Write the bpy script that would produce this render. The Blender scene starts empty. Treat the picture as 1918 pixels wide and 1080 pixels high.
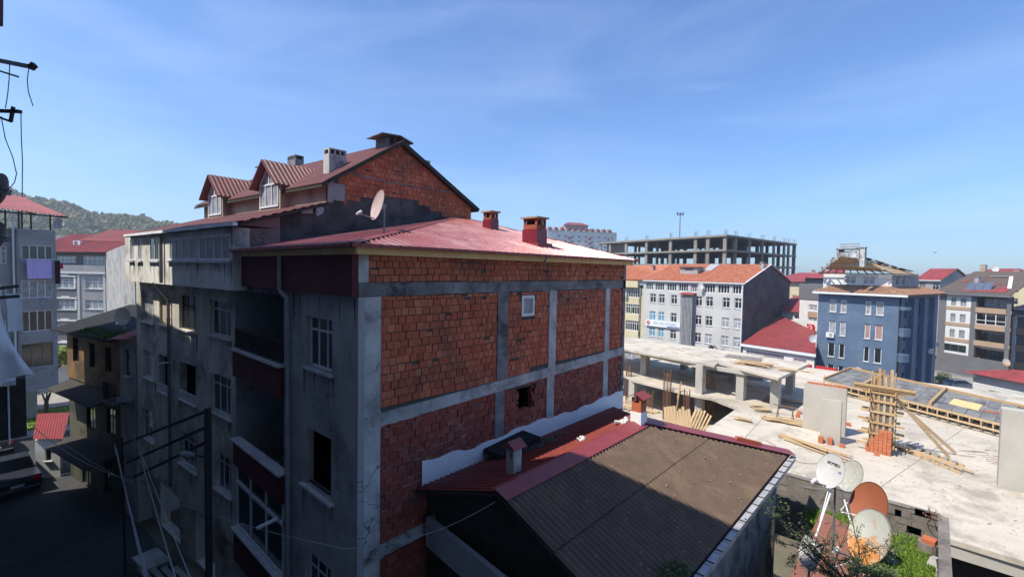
import bpy, math, random
from mathutils import Vector as V, Matrix
R = random.Random(7)
SC = bpy.context.scene
COL = SC.collection
rad = math.radians
# ------------------------------------------------------------------ camera
EYE = V((0, 0, 12.5))
FPX, CX, CY = 868.0, 959.0, 540.0
def _c(x, y): return V(((x-CX)/FPX, -(y-CY)/FPX, -1)).normalized()
_X = _c(1751, 520); _Y = _c(5, 490); _Y = (_Y - _X*_X.dot(_Y)).normalized(); _Z = _X.cross(_Y)
RW = Matrix((_X, _Y, _Z))
cam = bpy.data.objects.new('camera', bpy.data.cameras.new('camera')); COL.objects.link(cam)
cam.data.sensor_width = 36; cam.data.lens = FPX/1918*36; cam.data.clip_start = 0.05; cam.data.clip_end = 9000
cam.matrix_world = Matrix.Translation(EYE) @ RW.to_4x4()
SC.camera = cam
# ------------------------------------------------------------------ sun and sky
SUN = V((-.636, .281, 1)).normalized()
SEL = math.asin(SUN.z); SAZ = math.atan2(SUN.x, SUN.y)
lt = bpy.data.lights.new('sun', 'SUN'); lt.energy = 4.2; lt.angle = rad(.5); lt.color = (1, .93, .81)
sun = bpy.data.objects.new('sun', lt); COL.objects.link(sun); sun.location = (0, 0, 60)
sun.rotation_euler = (-SUN).to_track_quat('-Z', 'Y').to_euler()
wd = bpy.data.worlds.new('World'); SC.world = wd; wd.use_nodes = True
nt = wd.node_tree; N = nt.nodes; LK = nt.links; N.clear()
out = N.new('ShaderNodeOutputWorld'); bg = N.new('ShaderNodeBackground')
sky = N.new('ShaderNodeTexSky'); sky.sky_type = 'NISHITA'; sky.sun_disc = False
sky.sun_elevation = SEL; sky.sun_rotation = SAZ; sky.air_density = 1.0; sky.dust_density = .6; sky.ozone_density = 3.0; sky.altitude = 0
tc = N.new('ShaderNodeTexCoord'); mp = N.new('ShaderNodeMapping'); mp.inputs['Scale'].default_value = (1.0, .7, 4.0)
mp.inputs['Rotation'].default_value = (.16, -.1, .5)
ns = N.new('ShaderNodeTexNoise'); ns.inputs['Scale'].default_value = 2.1; ns.inputs['Detail'].default_value = 7; ns.inputs['Roughness'].default_value = .55; ns.inputs['Distortion'].default_value = .8
rp = N.new('ShaderNodeValToRGB'); rp.color_ramp.elements[0].position = .42; rp.color_ramp.elements[1].position = .82
rp.color_ramp.elements[0].color = (0, 0, 0, 1); rp.color_ramp.elements[1].color = (.16, .16, .16, 1)
mx = N.new('ShaderNodeMix'); mx.data_type = 'RGBA'; mx.inputs[7].default_value = (7.4, 8.4, 9.6, 1)
LK.new(tc.outputs['Generated'], mp.inputs[0]); LK.new(mp.outputs[0], ns.inputs[0]); LK.new(ns.outputs[0], rp.inputs[0])
LK.new(rp.outputs[0], mx.inputs[0]); tn = N.new('ShaderNodeMix'); tn.data_type = 'RGBA'; tn.blend_type = 'MULTIPLY'; tn.inputs[0].default_value = 1; tn.inputs[7].default_value = (.70, .93, 1.22, 1)
LK.new(sky.outputs[0], tn.inputs[6]); LK.new(tn.outputs[2], mx.inputs[6]); LK.new(mx.outputs[2], bg.inputs[0])
bg.inputs[1].default_value = .11; LK.new(bg.outputs[0], out.inputs[0])
SC.view_settings.view_transform = 'Standard'; SC.view_settings.look = 'None'; SC.view_settings.gamma = 1
SC.view_settings.exposure = .66
SC.cycles.max_bounces = 8; SC.cycles.diffuse_bounces = 6; SC.cycles.caustics_reflective = False; SC.cycles.caustics_refractive = False

# ------------------------------------------------------------------ materials
def srgb(r, g, b):
    f = lambda c: (c/255/12.92) if c <= 10 else ((c/255+.055)/1.055)**2.4
    return (f(r), f(g), f(b))
MATS = {}
def mat(name, c1, c2=None, sc=3, rough=.85, bump=.3, bsc=40, stain=None, sam=.5, ssc=.6, streak=0, island=None, metal=0, wave=None, spec=.4, fine=.35, stz=.35, trans=0, crack=0):
    """surface built from noise: c1/c2 mottling, stain = large blotches, streak = vertical runs, island = per-piece colours"""
    if name in MATS: return MATS[name]
    m = bpy.data.materials.new(name); m.use_nodes = True; MATS[name] = m
    t = m.node_tree; n = t.nodes; l = t.links; n.clear()
    o = n.new('ShaderNodeOutputMaterial'); b = n.new('ShaderNodeBsdfPrincipled'); l.new(b.outputs[0], o.inputs[0])
    b.inputs['Metallic'].default_value = metal; b.inputs['Roughness'].default_value = rough; b.inputs['Specular IOR Level'].default_value = spec
    c2 = c2 or tuple(x*.8 for x in c1)
    tc = n.new('ShaderNodeTexCoord')
    def noise(s, det=5, scale=(1, 1, 1), ro=.6, dist=0):
        mp = n.new('ShaderNodeMapping'); mp.inputs['Scale'].default_value = scale
        q = n.new('ShaderNodeTexNoise'); q.inputs['Scale'].default_value = s; q.inputs['Detail'].default_value = det; q.inputs['Roughness'].default_value = ro; q.inputs['Distortion'].default_value = dist
        l.new(tc.outputs['Object'], mp.inputs[0]); l.new(mp.outputs[0], q.inputs[0]); return q.outputs[0]
    def ramp(v, a, c):
        r = n.new('ShaderNodeMapRange'); r.inputs[1].default_value = a; r.inputs[2].default_value = c; r.clamp = True; l.new(v, r.inputs[0]); return r.outputs[0]
    def mix(f, a, c):
        x = n.new('ShaderNodeMix'); x.data_type = 'RGBA'
        if isinstance(f, float): x.inputs[0].default_value = f
        else: l.new(f, x.inputs[0])
        for i, s in ((6, a), (7, c)):
            if isinstance(s, tuple): x.inputs[i].default_value = (*s, 1)
            else: l.new(s, x.inputs[i])
        return x.outputs[2]
    def mul(v, k):
        x = n.new('ShaderNodeMath'); x.operation = 'MULTIPLY'; l.new(v, x.inputs[0])
        if isinstance(k, (int, float)): x.inputs[1].default_value = k
        else: l.new(k, x.inputs[1])
        return x.outputs[0]
    col = mix(ramp(noise(sc), .35, .68), tuple(c1), tuple(c2))
    if island:
        g = n.new('ShaderNodeNewGeometry'); cr = n.new('ShaderNodeValToRGB'); cr.color_ramp.interpolation = 'LINEAR'
        el = cr.color_ramp.elements
        while len(el) < len(island): el.new(.5)
        for i, cc in enumerate(island): el[i].position = i/(len(island)-1); el[i].color = (*cc, 1)
        l.new(g.outputs['Random Per Island'], cr.inputs[0]); col = mix(.82, col, cr.outputs[0])
        if True:
            col = mix(ramp(noise(sc*1.7, 3), .5, .9), col, tuple(x*.55 for x in c1))
    if fine:
        col = mix(mul(ramp(noise(bsc*.6, 2), .5, .75), fine), col, tuple(x*.6 for x in c1))
    if stain:
        col = mix(mul(ramp(noise(ssc, 6, ro=.7, dist=.4), .5, .66), sam), col, tuple(stain))
    if streak:
        st = mul(ramp(noise(1.6, 5, (1.1, 1.1, .22)), .5, .78), streak*.6)
        col = mix(st, col, tuple(stain or (x*.3 for x in c1)))
    if crack or name.startswith(('render_', 'concrete_old', 'concrete_column', 'lightgrey')):
        vo = n.new('ShaderNodeTexVoronoi'); vo.feature = 'DISTANCE_TO_EDGE'; vo.inputs['Scale'].default_value = .55; mp = n.new('ShaderNodeVectorMath'); mp.operation = 'ADD'
        qn = n.new('ShaderNodeTexNoise'); qn.inputs['Scale'].default_value = 2.5; qn.inputs['Detail'].default_value = 6; l.new(tc.outputs['Object'], qn.inputs[0]); l.new(tc.outputs['Object'], mp.inputs[0]); l.new(qn.outputs[1], mp.inputs[1]); l.new(mp.outputs[0], vo.inputs['Vector'])
        inv = n.new('ShaderNodeMapRange'); inv.inputs[1].default_value = .012; inv.inputs[2].default_value = .003; l.new(vo.outputs['Distance'], inv.inputs[0])
        col = mix(mul(inv.outputs[0], ramp(noise(.5, 2), .45, .6)), col, tuple(x*.25 for x in c1))
    l.new(col, b.inputs['Base Color'])
    if trans: b.inputs['Transmission Weight'].default_value = trans
    bp = n.new('ShaderNodeBump'); bp.inputs['Strength'].default_value = bump; bp.inputs['Distance'].default_value = .02
    l.new(noise(bsc, 6), bp.inputs['Height'])
    if wave:
        axis, ws, wst = wave
        mp = n.new('ShaderNodeMapping'); w = n.new('ShaderNodeTexWave'); w.wave_type = 'BANDS'; w.bands_direction = axis; w.inputs['Scale'].default_value = ws; w.inputs['Distortion'].default_value = .3
        l.new(tc.outputs['Object'], w.inputs[0]); b2 = n.new('ShaderNodeBump'); b2.inputs['Strength'].default_value = wst; b2.inputs['Distance'].default_value = .03
        l.new(w.outputs['Fac'], b2.inputs['Height']); l.new(bp.outputs[0], b2.inputs['Normal']); l.new(b2.outputs[0], b.inputs['Normal'])
    else: l.new(bp.outputs[0], b.inputs['Normal'])
    rr = n.new('ShaderNodeMapRange'); l.new(noise(sc*2.3), rr.inputs[0]); rr.inputs[3].default_value = max(0, rough-.12); rr.inputs[4].default_value = min(1, rough+.12); l.new(rr.outputs[0], b.inputs['Roughness'])
    return m
BR = [(.44, .11, .052), (.54, .14, .065), (.46, .115, .055), (.58, .19, .095), (.34, .08, .045), (.50, .11, .05), (.60, .24, .13), (.40, .085, .04)]
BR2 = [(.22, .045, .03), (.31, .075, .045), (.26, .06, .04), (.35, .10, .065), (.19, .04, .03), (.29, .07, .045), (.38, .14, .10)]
def Mt():
    mat('brick', BR[1], BR[2], sc=9, bump=.5, bsc=60, island=BR, stain=(.06, .045, .04), sam=.55, ssc=.55, streak=.25)
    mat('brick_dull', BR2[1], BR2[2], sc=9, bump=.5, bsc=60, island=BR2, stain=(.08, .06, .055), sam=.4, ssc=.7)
    mat('mortar', (.10, .08, .07), (.05, .04, .035), sc=6, bump=.7)
    mat('mortar_white', (.45, .43, .41), (.25, .22, .2), sc=12, bump=.8, bsc=50)
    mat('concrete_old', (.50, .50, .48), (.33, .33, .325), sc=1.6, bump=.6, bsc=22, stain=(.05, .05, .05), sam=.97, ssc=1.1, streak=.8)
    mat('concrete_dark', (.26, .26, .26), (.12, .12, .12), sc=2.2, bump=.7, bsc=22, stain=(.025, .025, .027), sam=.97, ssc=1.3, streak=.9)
    mat('concrete_column', (.56, .565, .55), (.38, .385, .38), sc=2.2, bump=.6, bsc=24, stain=(.07, .07, .07), sam=.6, ssc=.9, streak=.35)
    mat('concrete_new', (.48, .45, .39), (.39, .365, .32), sc=.5, bump=.25, bsc=18, stain=(.30, .28, .245), sam=.55, ssc=.22, fine=.2)
    mat('concrete_slab', (.57, .51, .42), (.43, .385, .32), sc=.28, bump=.3, bsc=14, stain=(.27, .235, .19), sam=.8, ssc=.45, fine=.5)
    mat('render_grey', (.44, .43, .41), (.30, .295, .285), sc=1.2, bump=.8, bsc=60, stain=(.05, .05, .05), sam=.45, ssc=.5, streak=.35, fine=.6)
    mat('render_beige', (.66, .62, .54), (.48, .45, .40), sc=1.0, bump=.5, bsc=45, stain=(.08, .075, .065), sam=.65, ssc=.45, streak=.5)
    mat('render_white', (.78, .76, .70), (.62, .60, .55), sc=.8, bump=.4, bsc=35, stain=(.12, .115, .10), sam=.7, ssc=.55, streak=.55)
    mat('render_pink', (.44, .29, .27), (.28, .19, .18), sc=1.4, bump=.5, stain=(.07, .05, .05), sam=.6, ssc=.8)
    mat('attic_beige', (.50, .43, .33), (.38, .32, .25), sc=1.5, bump=.4, stain=(.17, .13, .09), sam=.6, ssc=.8, streak=.5)
    mat('render_black', (.06, .055, .058), (.14, .125, .125), sc=1.1, bump=.8, bsc=25, stain=(.02, .018, .02), sam=.9, ssc=.9, streak=.3)
    mat('burgundy', (.13, .022, .03), (.085, .016, .022), sc=2, rough=.75, bump=.5, bsc=70, stain=(.02, .01, .012), sam=.6, ssc=.6, streak=.3)
    mat('whitewash', (.84, .85, .86), (.76, .78, .80), sc=2, bump=.6, bsc=30)
    mat('red_sheet', (.30, .075, .072), (.235, .055, .055), sc=.8, rough=.3, bump=.4, bsc=3, metal=.25, spec=.9, stain=(.42, .24, .22), sam=.65, ssc=.6, streak=.25)
    mat('red_sheet_dull', (.30, .05, .045), (.22, .035, .035), sc=.9, rough=.5, bump=.2, bsc=8, stain=(.14, .05, .045), sam=.6, ssc=.9, spec=.5)
    mat('old_sheet', (.20, .075, .065), (.15, .055, .05), sc=.9, rough=.55, bump=.2, bsc=8, stain=(.10, .05, .04), sam=.6, ssc=.9, spec=.4)
    mat('orange_sheet', (.24, .04, .03), (.16, .027, .022), sc=1.5, rough=.5, bump=.2, bsc=9, stain=(.16, .04, .03), sam=.4, ssc=1.2, spec=.5)
    mat('brown_sheet', (.135, .095, .07), (.105, .072, .055), sc=2.5, rough=.8, bump=.4, bsc=25, stain=(.19, .135, .09), sam=.5, ssc=1.3, spec=.2)
    mat('red_cap', (.27, .05, .055), (.21, .038, .042), sc=2, rough=.42, bump=.1, bsc=5, spec=.5)
    mat('tile_orange', (.46, .15, .075), (.34, .10, .055), sc=1.5, bump=.5, bsc=14, stain=(.52, .30, .18), sam=.7, ssc=1.6)
    mat('tile_brown', (.30, .16, .10), (.20, .11, .08), sc=2.5, bump=.5, bsc=14, stain=(.40, .30, .14), sam=.7, ssc=1)
    mat('tile_near', (.25, .10, .07), (.16, .08, .06), sc=5, bump=.6, bsc=40, stain=(.13, .10, .08), sam=.7, ssc=2.5)
    mat('roof_patch', (.11, .085, .07), (.08, .06, .05), sc=2, bump=.5, bsc=14)
    mat('pvc', (.72, .73, .74), (.62, .63, .65), sc=6, rough=.4, bump=.05, fine=.1)
    mat('pvc_grey', (.16, .165, .17), (.12, .12, .13), sc=6, rough=.45, bump=.05, fine=.1)
    mat('wood_brown', (.06, .028, .015), (.03, .015, .01), sc=7, rough=.6)
    mat('marble', (.62, .62, .60), (.46, .46, .45), sc=4, rough=.5, bump=.2, stain=(.2, .2, .2), sam=.5, ssc=2)
    mat('glass', (.018, .026, .032), (.012, .018, .022), sc=2, rough=.06, bump=.02, bsc=1.5, spec=.9, fine=0)
    mat('glass_painted_sky', (.24, .31, .31), (.17, .22, .23), sc=1.5, rough=.16, bump=.02, bsc=1.5, spec=.8, fine=0)  # glass copy with the bright sky reflection painted into its colour
    mat('curtain', (.40, .41, .42), (.16, .17, .19), sc=3, rough=.35, bump=.02, bsc=2, spec=.7, wave=('X', 6, .4))
    mat('curtain_pink', (.42, .25, .22), (.3, .18, .16), sc=3, rough=.5, bump=.1)
    mat('glass_blue', (.12, .32, .44), (.08, .22, .32), sc=1, rough=.15, bump=.02, spec=.7, fine=0)
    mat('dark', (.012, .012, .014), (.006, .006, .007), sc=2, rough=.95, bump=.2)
    mat('steel_black', (.015, .015, .017), (.03, .022, .018), sc=6, rough=.6, bump=.2)
    mat('steel_grey', (.30, .31, .33), (.20, .21, .22), sc=5, rough=.45, bump=.1, metal=.4)
    mat('pipe_plastic', (.34, .35, .37), (.24, .25, .27), sc=3, rough=.55, bump=.1, stain=(.12, .12, .12), sam=.4)
    mat('wood_new', (.78, .54, .25), (.66, .43, .18), sc=3, rough=.7, bump=.25, bsc=16, fine=.2)
    mat('wood_form', (.50, .33, .17), (.36, .23, .12), sc=4, rough=.8, bump=.3, bsc=20, island=[(.56, .38, .19), (.44, .29, .15), (.62, .46, .27), (.38, .26, .15), (.52, .31, .13)])
    mat('board_grey', (.30, .28, .26), (.2, .19, .18), sc=4, rough=.85, bump=.3)
    mat('ply_deck', (.20, .195, .185), (.15, .15, .148), sc=.9, rough=.9, spec=.15, bump=.2, island=[(.19, .19, .19), (.24, .24, .235), (.17, .17, .17), (.22, .22, .215), (.26, .26, .25)], stain=(.045, .045, .05), sam=.8, ssc=.9)
    mat('crumbs', (.36, .30, .23), (.26, .22, .18), sc=4, rough=.9, bump=.3, island=[(.40, .33, .24), (.24, .21, .18), (.46, .36, .22), (.30, .27, .23), (.20, .17, .14)])
    mat('drip_stain', (.17, .165, .16), (.09, .088, .085), sc=7, bump=.5, rough=.95)
    mat('moss_mat', (.055, .085, .018), (.035, .05, .015), sc=4, rough=.9, island=[(.05, .08, .015), (.07, .11, .02), (.035, .05, .015)], fine=0)
    mat('rebar', (.26, .13, .075), (.18, .09, .055), sc=8, rough=.8, bump=.3)
    mat('hollow_brick', (.52, .16, .075), (.42, .12, .055), sc=8, bump=.4, bsc=60, island=[(.50, .15, .07), (.58, .19, .09), (.44, .12, .055), (.55, .2, .11)])
    mat('block_grey', (.24, .21, .18), (.15, .135, .12), sc=3, bump=.8, bsc=28, stain=(.07, .06, .055), sam=.7, ssc=1.2)
    mat('skeleton', (.30, .275, .235), (.21, .195, .17), sc=.4, bump=.3, bsc=6, stain=(.12, .11, .10), sam=.6, ssc=.25, streak=.35)
    mat('white_render', (.70, .70, .68), (.60, .60, .585), sc=.4, bump=.2, bsc=12, stain=(.5, .49, .46), sam=.4, ssc=.3, streak=.15)
    mat('offwhite_render', (.56, .55, .53), (.47, .465, .45), sc=.25, bump=.25, bsc=12, stain=(.36, .35, .33), sam=.5, ssc=.2, streak=.35)
    mat('yellow_render', (.60, .53, .35), (.52, .45, .29), sc=.3, bump=.2, bsc=12, stain=(.4, .34, .22), sam=.4, ssc=.3)
    mat('blue_render', (.10, .155, .235), (.08, .128, .20), sc=.35, bump=.25, bsc=14, stain=(.16, .22, .30), sam=.45, ssc=.3, streak=.25, rough=.7)
    mat('gable_black', (.085, .08, .09), (.13, .125, .13), sc=.5, bump=.4, bsc=8, stain=(.03, .028, .033), sam=.7, ssc=.35, streak=.3)
    mat('grey_render', (.155, .155, .165), (.13, .13, .14), sc=.5, bump=.15, bsc=10)
    mat('lightgrey_render', (.36, .36, .37), (.29, .29, .30), sc=.6, bump=.25, bsc=14, stain=(.2, .19, .19), sam=.5, ssc=.4, streak=.35)
    mat('beige_render', (.42, .30, .20), (.37, .26, .17), sc=.5, bump=.15)
    mat('ochre_render', (.24, .13, .045), (.12, .08, .035), sc=1, bump=.5, stain=(.03, .028, .02), sam=.85, ssc=.6, streak=.5)
    mat('moss_wall', (.10, .095, .06), (.05, .05, .035), sc=1, bump=.6, stain=(.015, .02, .012), sam=.8, ssc=.6, streak=.4)
    mat('asphalt', (.055, .056, .058), (.038, .038, .04), sc=1.2, bump=.5, bsc=50, stain=(.03, .036, .024), sam=.6, ssc=.35)
    mat('paving', (.30, .28, .25), (.22, .21, .19), sc=1.5, bump=.3, bsc=20)
    mat('soil', (.16, .13, .09), (.10, .085, .06), sc=.5, bump=.6, bsc=9, stain=(.08, .10, .04), sam=.6, ssc=.15)
    mat('grass_mat', (.13, .22, .025), (.08, .15, .02), sc=4, rough=.8, bump=.3, island=[(.16, .27, .025), (.10, .19, .02), (.21, .30, .04), (.13, .22, .03)], fine=0)
    mat('leaf', (.055, .085, .02), (.035, .06, .018), sc=4, rough=.6, bump=.2, island=[(.05, .09, .02), (.035, .06, .02), (.09, .13, .03), (.06, .08, .025)], fine=0)
    mat('leaf_bright', (.17, .24, .03), (.10, .16, .02), sc=4, rough=.7, bump=.2, island=[(.2, .26, .03), (.12, .18, .025), (.26, .28, .05)], fine=0)
    mat('forest', (.07, .085, .022), (.13, .11, .045), sc=.05, rough=.9, bump=.2, island=[(.05, .08, .02), (.09, .11, .03), (.15, .125, .06), (.06, .09, .025), (.16, .14, .08), (.07, .075, .03)], fine=0)
    mat('hill_ground', (.06, .075, .03), (.09, .085, .045), sc=.02, rough=.95, bump=.2)
    mat('bark', (.09, .075, .06), (.05, .04, .033), sc=9, bump=.5)
    mat('dish_white', (.54, .54, .54), (.47, .47, .47), sc=3, rough=.45, bump=.05, stain=(.5, .49, .46), sam=.35, ssc=4)
    mat('dish_grey', (.42, .42, .37), (.33, .33, .29), sc=5, rough=.6, bump=.1, stain=(.55, .54, .48), sam=.6, ssc=7)
    mat('dish_brown', (.30, .095, .045), (.26, .08, .04), sc=2, rough=.6, bump=.1)
    mat('dish_rust', (.47, .49, .44), (.40, .43, .40), sc=2, rough=.6, bump=.1, stain=(.50, .19, .04), sam=.95, ssc=2.2)
    mat('dish_pink', (.52, .40, .38), (.42, .32, .31), sc=3, rough=.5, bump=.05)
    mat('dish_dark', (.07, .07, .085), (.05, .05, .06), sc=2, rough=.5)
    mat('car_paint', (.03, .032, .04), (.025, .027, .034), sc=2, rough=.18, bump=.0, spec=.8, fine=0)
    mat('car_silver', (.45, .46, .48), (.42, .43, .45), sc=2, rough=.25, bump=.0, spec=.8, fine=0, metal=.3)
    mat('rubber', (.015, .015, .015), (.02, .02, .02), rough=.8)
    mat('chrome', (.6, .6, .62), (.5, .5, .52), rough=.2, metal=.9, bump=0, fine=0)
    mat('lamp_red', (.4, .01, .01), (.3, .01, .01), rough=.2, bump=0, fine=0)
    mat('cloth_white', (.72, .74, .78), (.62, .64, .68), sc=5, rough=.9, bump=.4, bsc=9)
    mat('cloth_purple', (.56, .48, .82), (.50, .42, .76), sc=5, rough=.9, bump=.4, bsc=9)
    mat('cloth_dark', (.05, .015, .03), (.03, .01, .02), sc=5, rough=.9)
    mat('cloth_red', (.55, .04, .07), (.45, .03, .05), sc=5, rough=.9)
    mat('tarp_red', (.25, .02, .035), (.16, .015, .025), sc=6, rough=.35, bump=.9, bsc=9, spec=.6)
    mat('sign_white', (.72, .74, .76), (.68, .70, .72), sc=1, rough=.4, bump=0, fine=0)
    mat('sign_red', (.58, .03, .03), (.5, .025, .025), sc=1, rough=.45, bump=0, fine=0)
    mat('sign_blue', (.07, .12, .33), (.06, .1, .28), sc=1, rough=.45, bump=0, fine=0)
    mat('sign_text', (.32, .40, .50), (.30, .38, .48), sc=1, rough=.5, bump=0, fine=0)
    mat('wood_old', (.05, .042, .035), (.03, .026, .022), sc=4, bump=.6)
    mat('skin', (.42, .24, .16), (.38, .21, .14), sc=9, rough=.6, bump=.05)
    mat('trousers', (.03, .035, .06), (.02, .025, .045), sc=9, rough=.9)
    mat('grey_shirt', (.30, .31, .33), (.24, .25, .27), sc=9, rough=.9)
    mat('sea_water', (.02, .05, .09), (.015, .04, .08), sc=.01, rough=.25, bump=.3, bsc=.3, fine=0)
    mat('cable', (.02, .02, .02), (.03, .03, .03), rough=.7, bump=0, fine=0)
    mat('cable_pale', (.35, .36, .38), (.28, .29, .3), rough=.7, bump=0, fine=0)
    mat('solar', (.10, .13, .18), (.08, .1, .14), sc=3, rough=.2, bump=.02, spec=.8)
    mat('flashing', (.42, .41, .42), (.30, .30, .31), sc=3, rough=.5, bump=.2)
Mt()
M = MATS
def rust_low(m):   # rust has eaten the lower half of this dish: mix it in by height on the bowl
    t = m.node_tree; n = t.nodes; l = t.links; b = [x for x in n if x.type == 'BSDF_PRINCIPLED'][0]; src = b.inputs['Base Color'].links[0].from_socket
    tc = n.new('ShaderNodeTexCoord'); sp = n.new('ShaderNodeSeparateXYZ'); l.new(tc.outputs['Object'], sp.inputs[0])
    q = n.new('ShaderNodeTexNoise'); q.inputs['Scale'].default_value = 5; q.inputs['Detail'].default_value = 6; l.new(tc.outputs['Object'], q.inputs[0])
    a = n.new('ShaderNodeMath'); a.operation = 'MULTIPLY_ADD'; a.inputs[1].default_value = -1.1; l.new(sp.outputs[2], a.inputs[0]); l.new(q.outputs[0], a.inputs[2])
    r = n.new('ShaderNodeMapRange'); r.inputs[1].default_value = .56; r.inputs[2].default_value = .80; l.new(a.outputs[0], r.inputs[0])
    x = n.new('ShaderNodeMix'); x.data_type = 'RGBA'; l.new(r.outputs[0], x.inputs[0]); l.new(src, x.inputs[6]); x.inputs[7].default_value = (.50, .22, .065, 1); l.new(x.outputs[2], b.inputs['Base Color'])
rust_low(MATS['dish_rust'])
# ------------------------------------------------------------------ mesh helpers
LOC = {}
def tag(o, label=None, cat=None, group=None, kind=None):
    for k, v in (('label', label), ('category', cat), ('group', group), ('kind', kind)):
        if v: o[k] = v
    return o
def root(name, label, cat, loc, group=None):
    o = bpy.data.objects.new(name, None); COL.objects.link(o); o.location = loc; o.empty_display_size = .3
    LOC[o.name] = V(loc); return tag(o, label, cat, group)
class MB:
    def __init__(s): s.v = []; s.f = []; s.m = []
    def poly(s, pts, mi=0):
        k = len(s.v); s.v += [V(p) for p in pts]; s.f.append(list(range(k, k+len(pts)))); s.m.append(mi)
    def hexa(s, p, mi=0):   # p: 4 bottom ccw, 4 top
        k = len(s.v); s.v += [V(q) for q in p]
        for f in ((3, 2, 1, 0), (4, 5, 6, 7), (0, 1, 5, 4), (1, 2, 6, 5), (2, 3, 7, 6), (3, 0, 4, 7)):
            s.f.append([k+i for i in f]); s.m.append(mi)
    def box(s, x0, x1, y0, y1, z0, z1, mi=0):
        s.hexa([(x0, y0, z0), (x1, y0, z0), (x1, y1, z0), (x0, y1, z0), (x0, y0, z1), (x1, y0, z1), (x1, y1, z1), (x0, y1, z1)], mi)
    def bar(s, p, q, w, h, up=V((0, 0, 1)), mi=0):
        p = V(p); q = V(q); d = (q-p).normalized(); a = d.cross(up)
        a = a.normalized() if a.length > 1e-4 else V((1, 0, 0)); b = a.cross(d).normalized(); a = a*w/2; b = b*h/2
        s.hexa([p-a-b, p+a-b, q+a-b, q-a-b, p-a+b, p+a+b, q+a+b, q-a+b], mi)
    def tube(s, p, q, r, n=8, r2=None, cap=True, mi=0):
        p = V(p); q = V(q); d = (q-p).normalized(); a = d.orthogonal().normalized(); b = d.cross(a); r2 = r if r2 is None else r2
        k = len(s.v)
        for c, rr in ((p, r), (q, r2)):
            for i in range(n): t = 2*math.pi*i/n; s.v.append(c+a*math.cos(t)*rr+b*math.sin(t)*rr)
        for i in range(n): j = (i+1) % n; s.f.append([k+i, k+j, k+n+j, k+n+i]); s.m.append(mi)
        if cap: s.f.append([k+i for i in reversed(range(n))]); s.f.append([k+n+i for i in range(n)]); s.m += [mi, mi]
    def path(s, pts, r, n=6, mi=0):
        for a, b in zip(pts, pts[1:]): s.tube(a, b, r, n, mi=mi)
    def prism(s, pts, d, mi=0):
        pts = [V(p) for p in pts]; d = V(d); s.poly(pts, mi); s.poly([p+d for p in reversed(pts)], mi)
        for i in range(len(pts)): j = (i+1) % len(pts); s.poly([pts[j], pts[i], pts[i]+d, pts[j]+d], mi)
    def build(s, name, m, parent=None, smooth=False, loc=None):
        if not s.f: return None
        me = bpy.data.meshes.new(name)
        if parent is not None: off = LOC[parent.name]
        elif loc is not None: off = V(loc)
        else:
            xs = [v.x for v in s.v]; ys = [v.y for v in s.v]; zs = [v.z for v in s.v]
            off = V(((min(xs)+max(xs))/2, (min(ys)+max(ys))/2, min(zs)))
        me.from_pydata([v-off for v in s.v], [], s.f)
        for x in (m if isinstance(m, (list, tuple)) else [m]): me.materials.append(M[x] if isinstance(x, str) else x)
        me.polygons.foreach_set('material_index', s.m)
        if smooth: me.polygons.foreach_set('use_smooth', [True]*len(s.f))
        me.update()
        o = bpy.data.objects.new(name, me); COL.objects.link(o)
        if parent is not None: o.parent = parent; LOC[o.name] = off
        else: o.location = off; LOC[o.name] = off
        return o
def copytree(o, parent=None):
    c = o.copy(); COL.objects.link(c)
    if parent is not None: c.parent = parent
    for ch in list(o.children): copytree(ch, c)
    return c
def ray(x, y): return RW @ _c(x, y)
def atX(x, y, v): r = ray(x, y); return EYE + r*(v/r.x)
def atY(x, y, v): r = ray(x, y); return EYE + r*(v/r.y)
def atZ(x, y, v): r = ray(x, y); return EYE + r*((v-EYE.z)/r.z)
FD = V((.7391, .6736, 0)); RD = V((.6736, -.7391, 0))
def cd(x, depth): return FD*depth + RD*depth*(x-CX)/FPX
def cdz(x, y, depth):
    r = ray(x, y); return EYE + r*(depth/(r.x*FD.x+r.y*FD.y))
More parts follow.
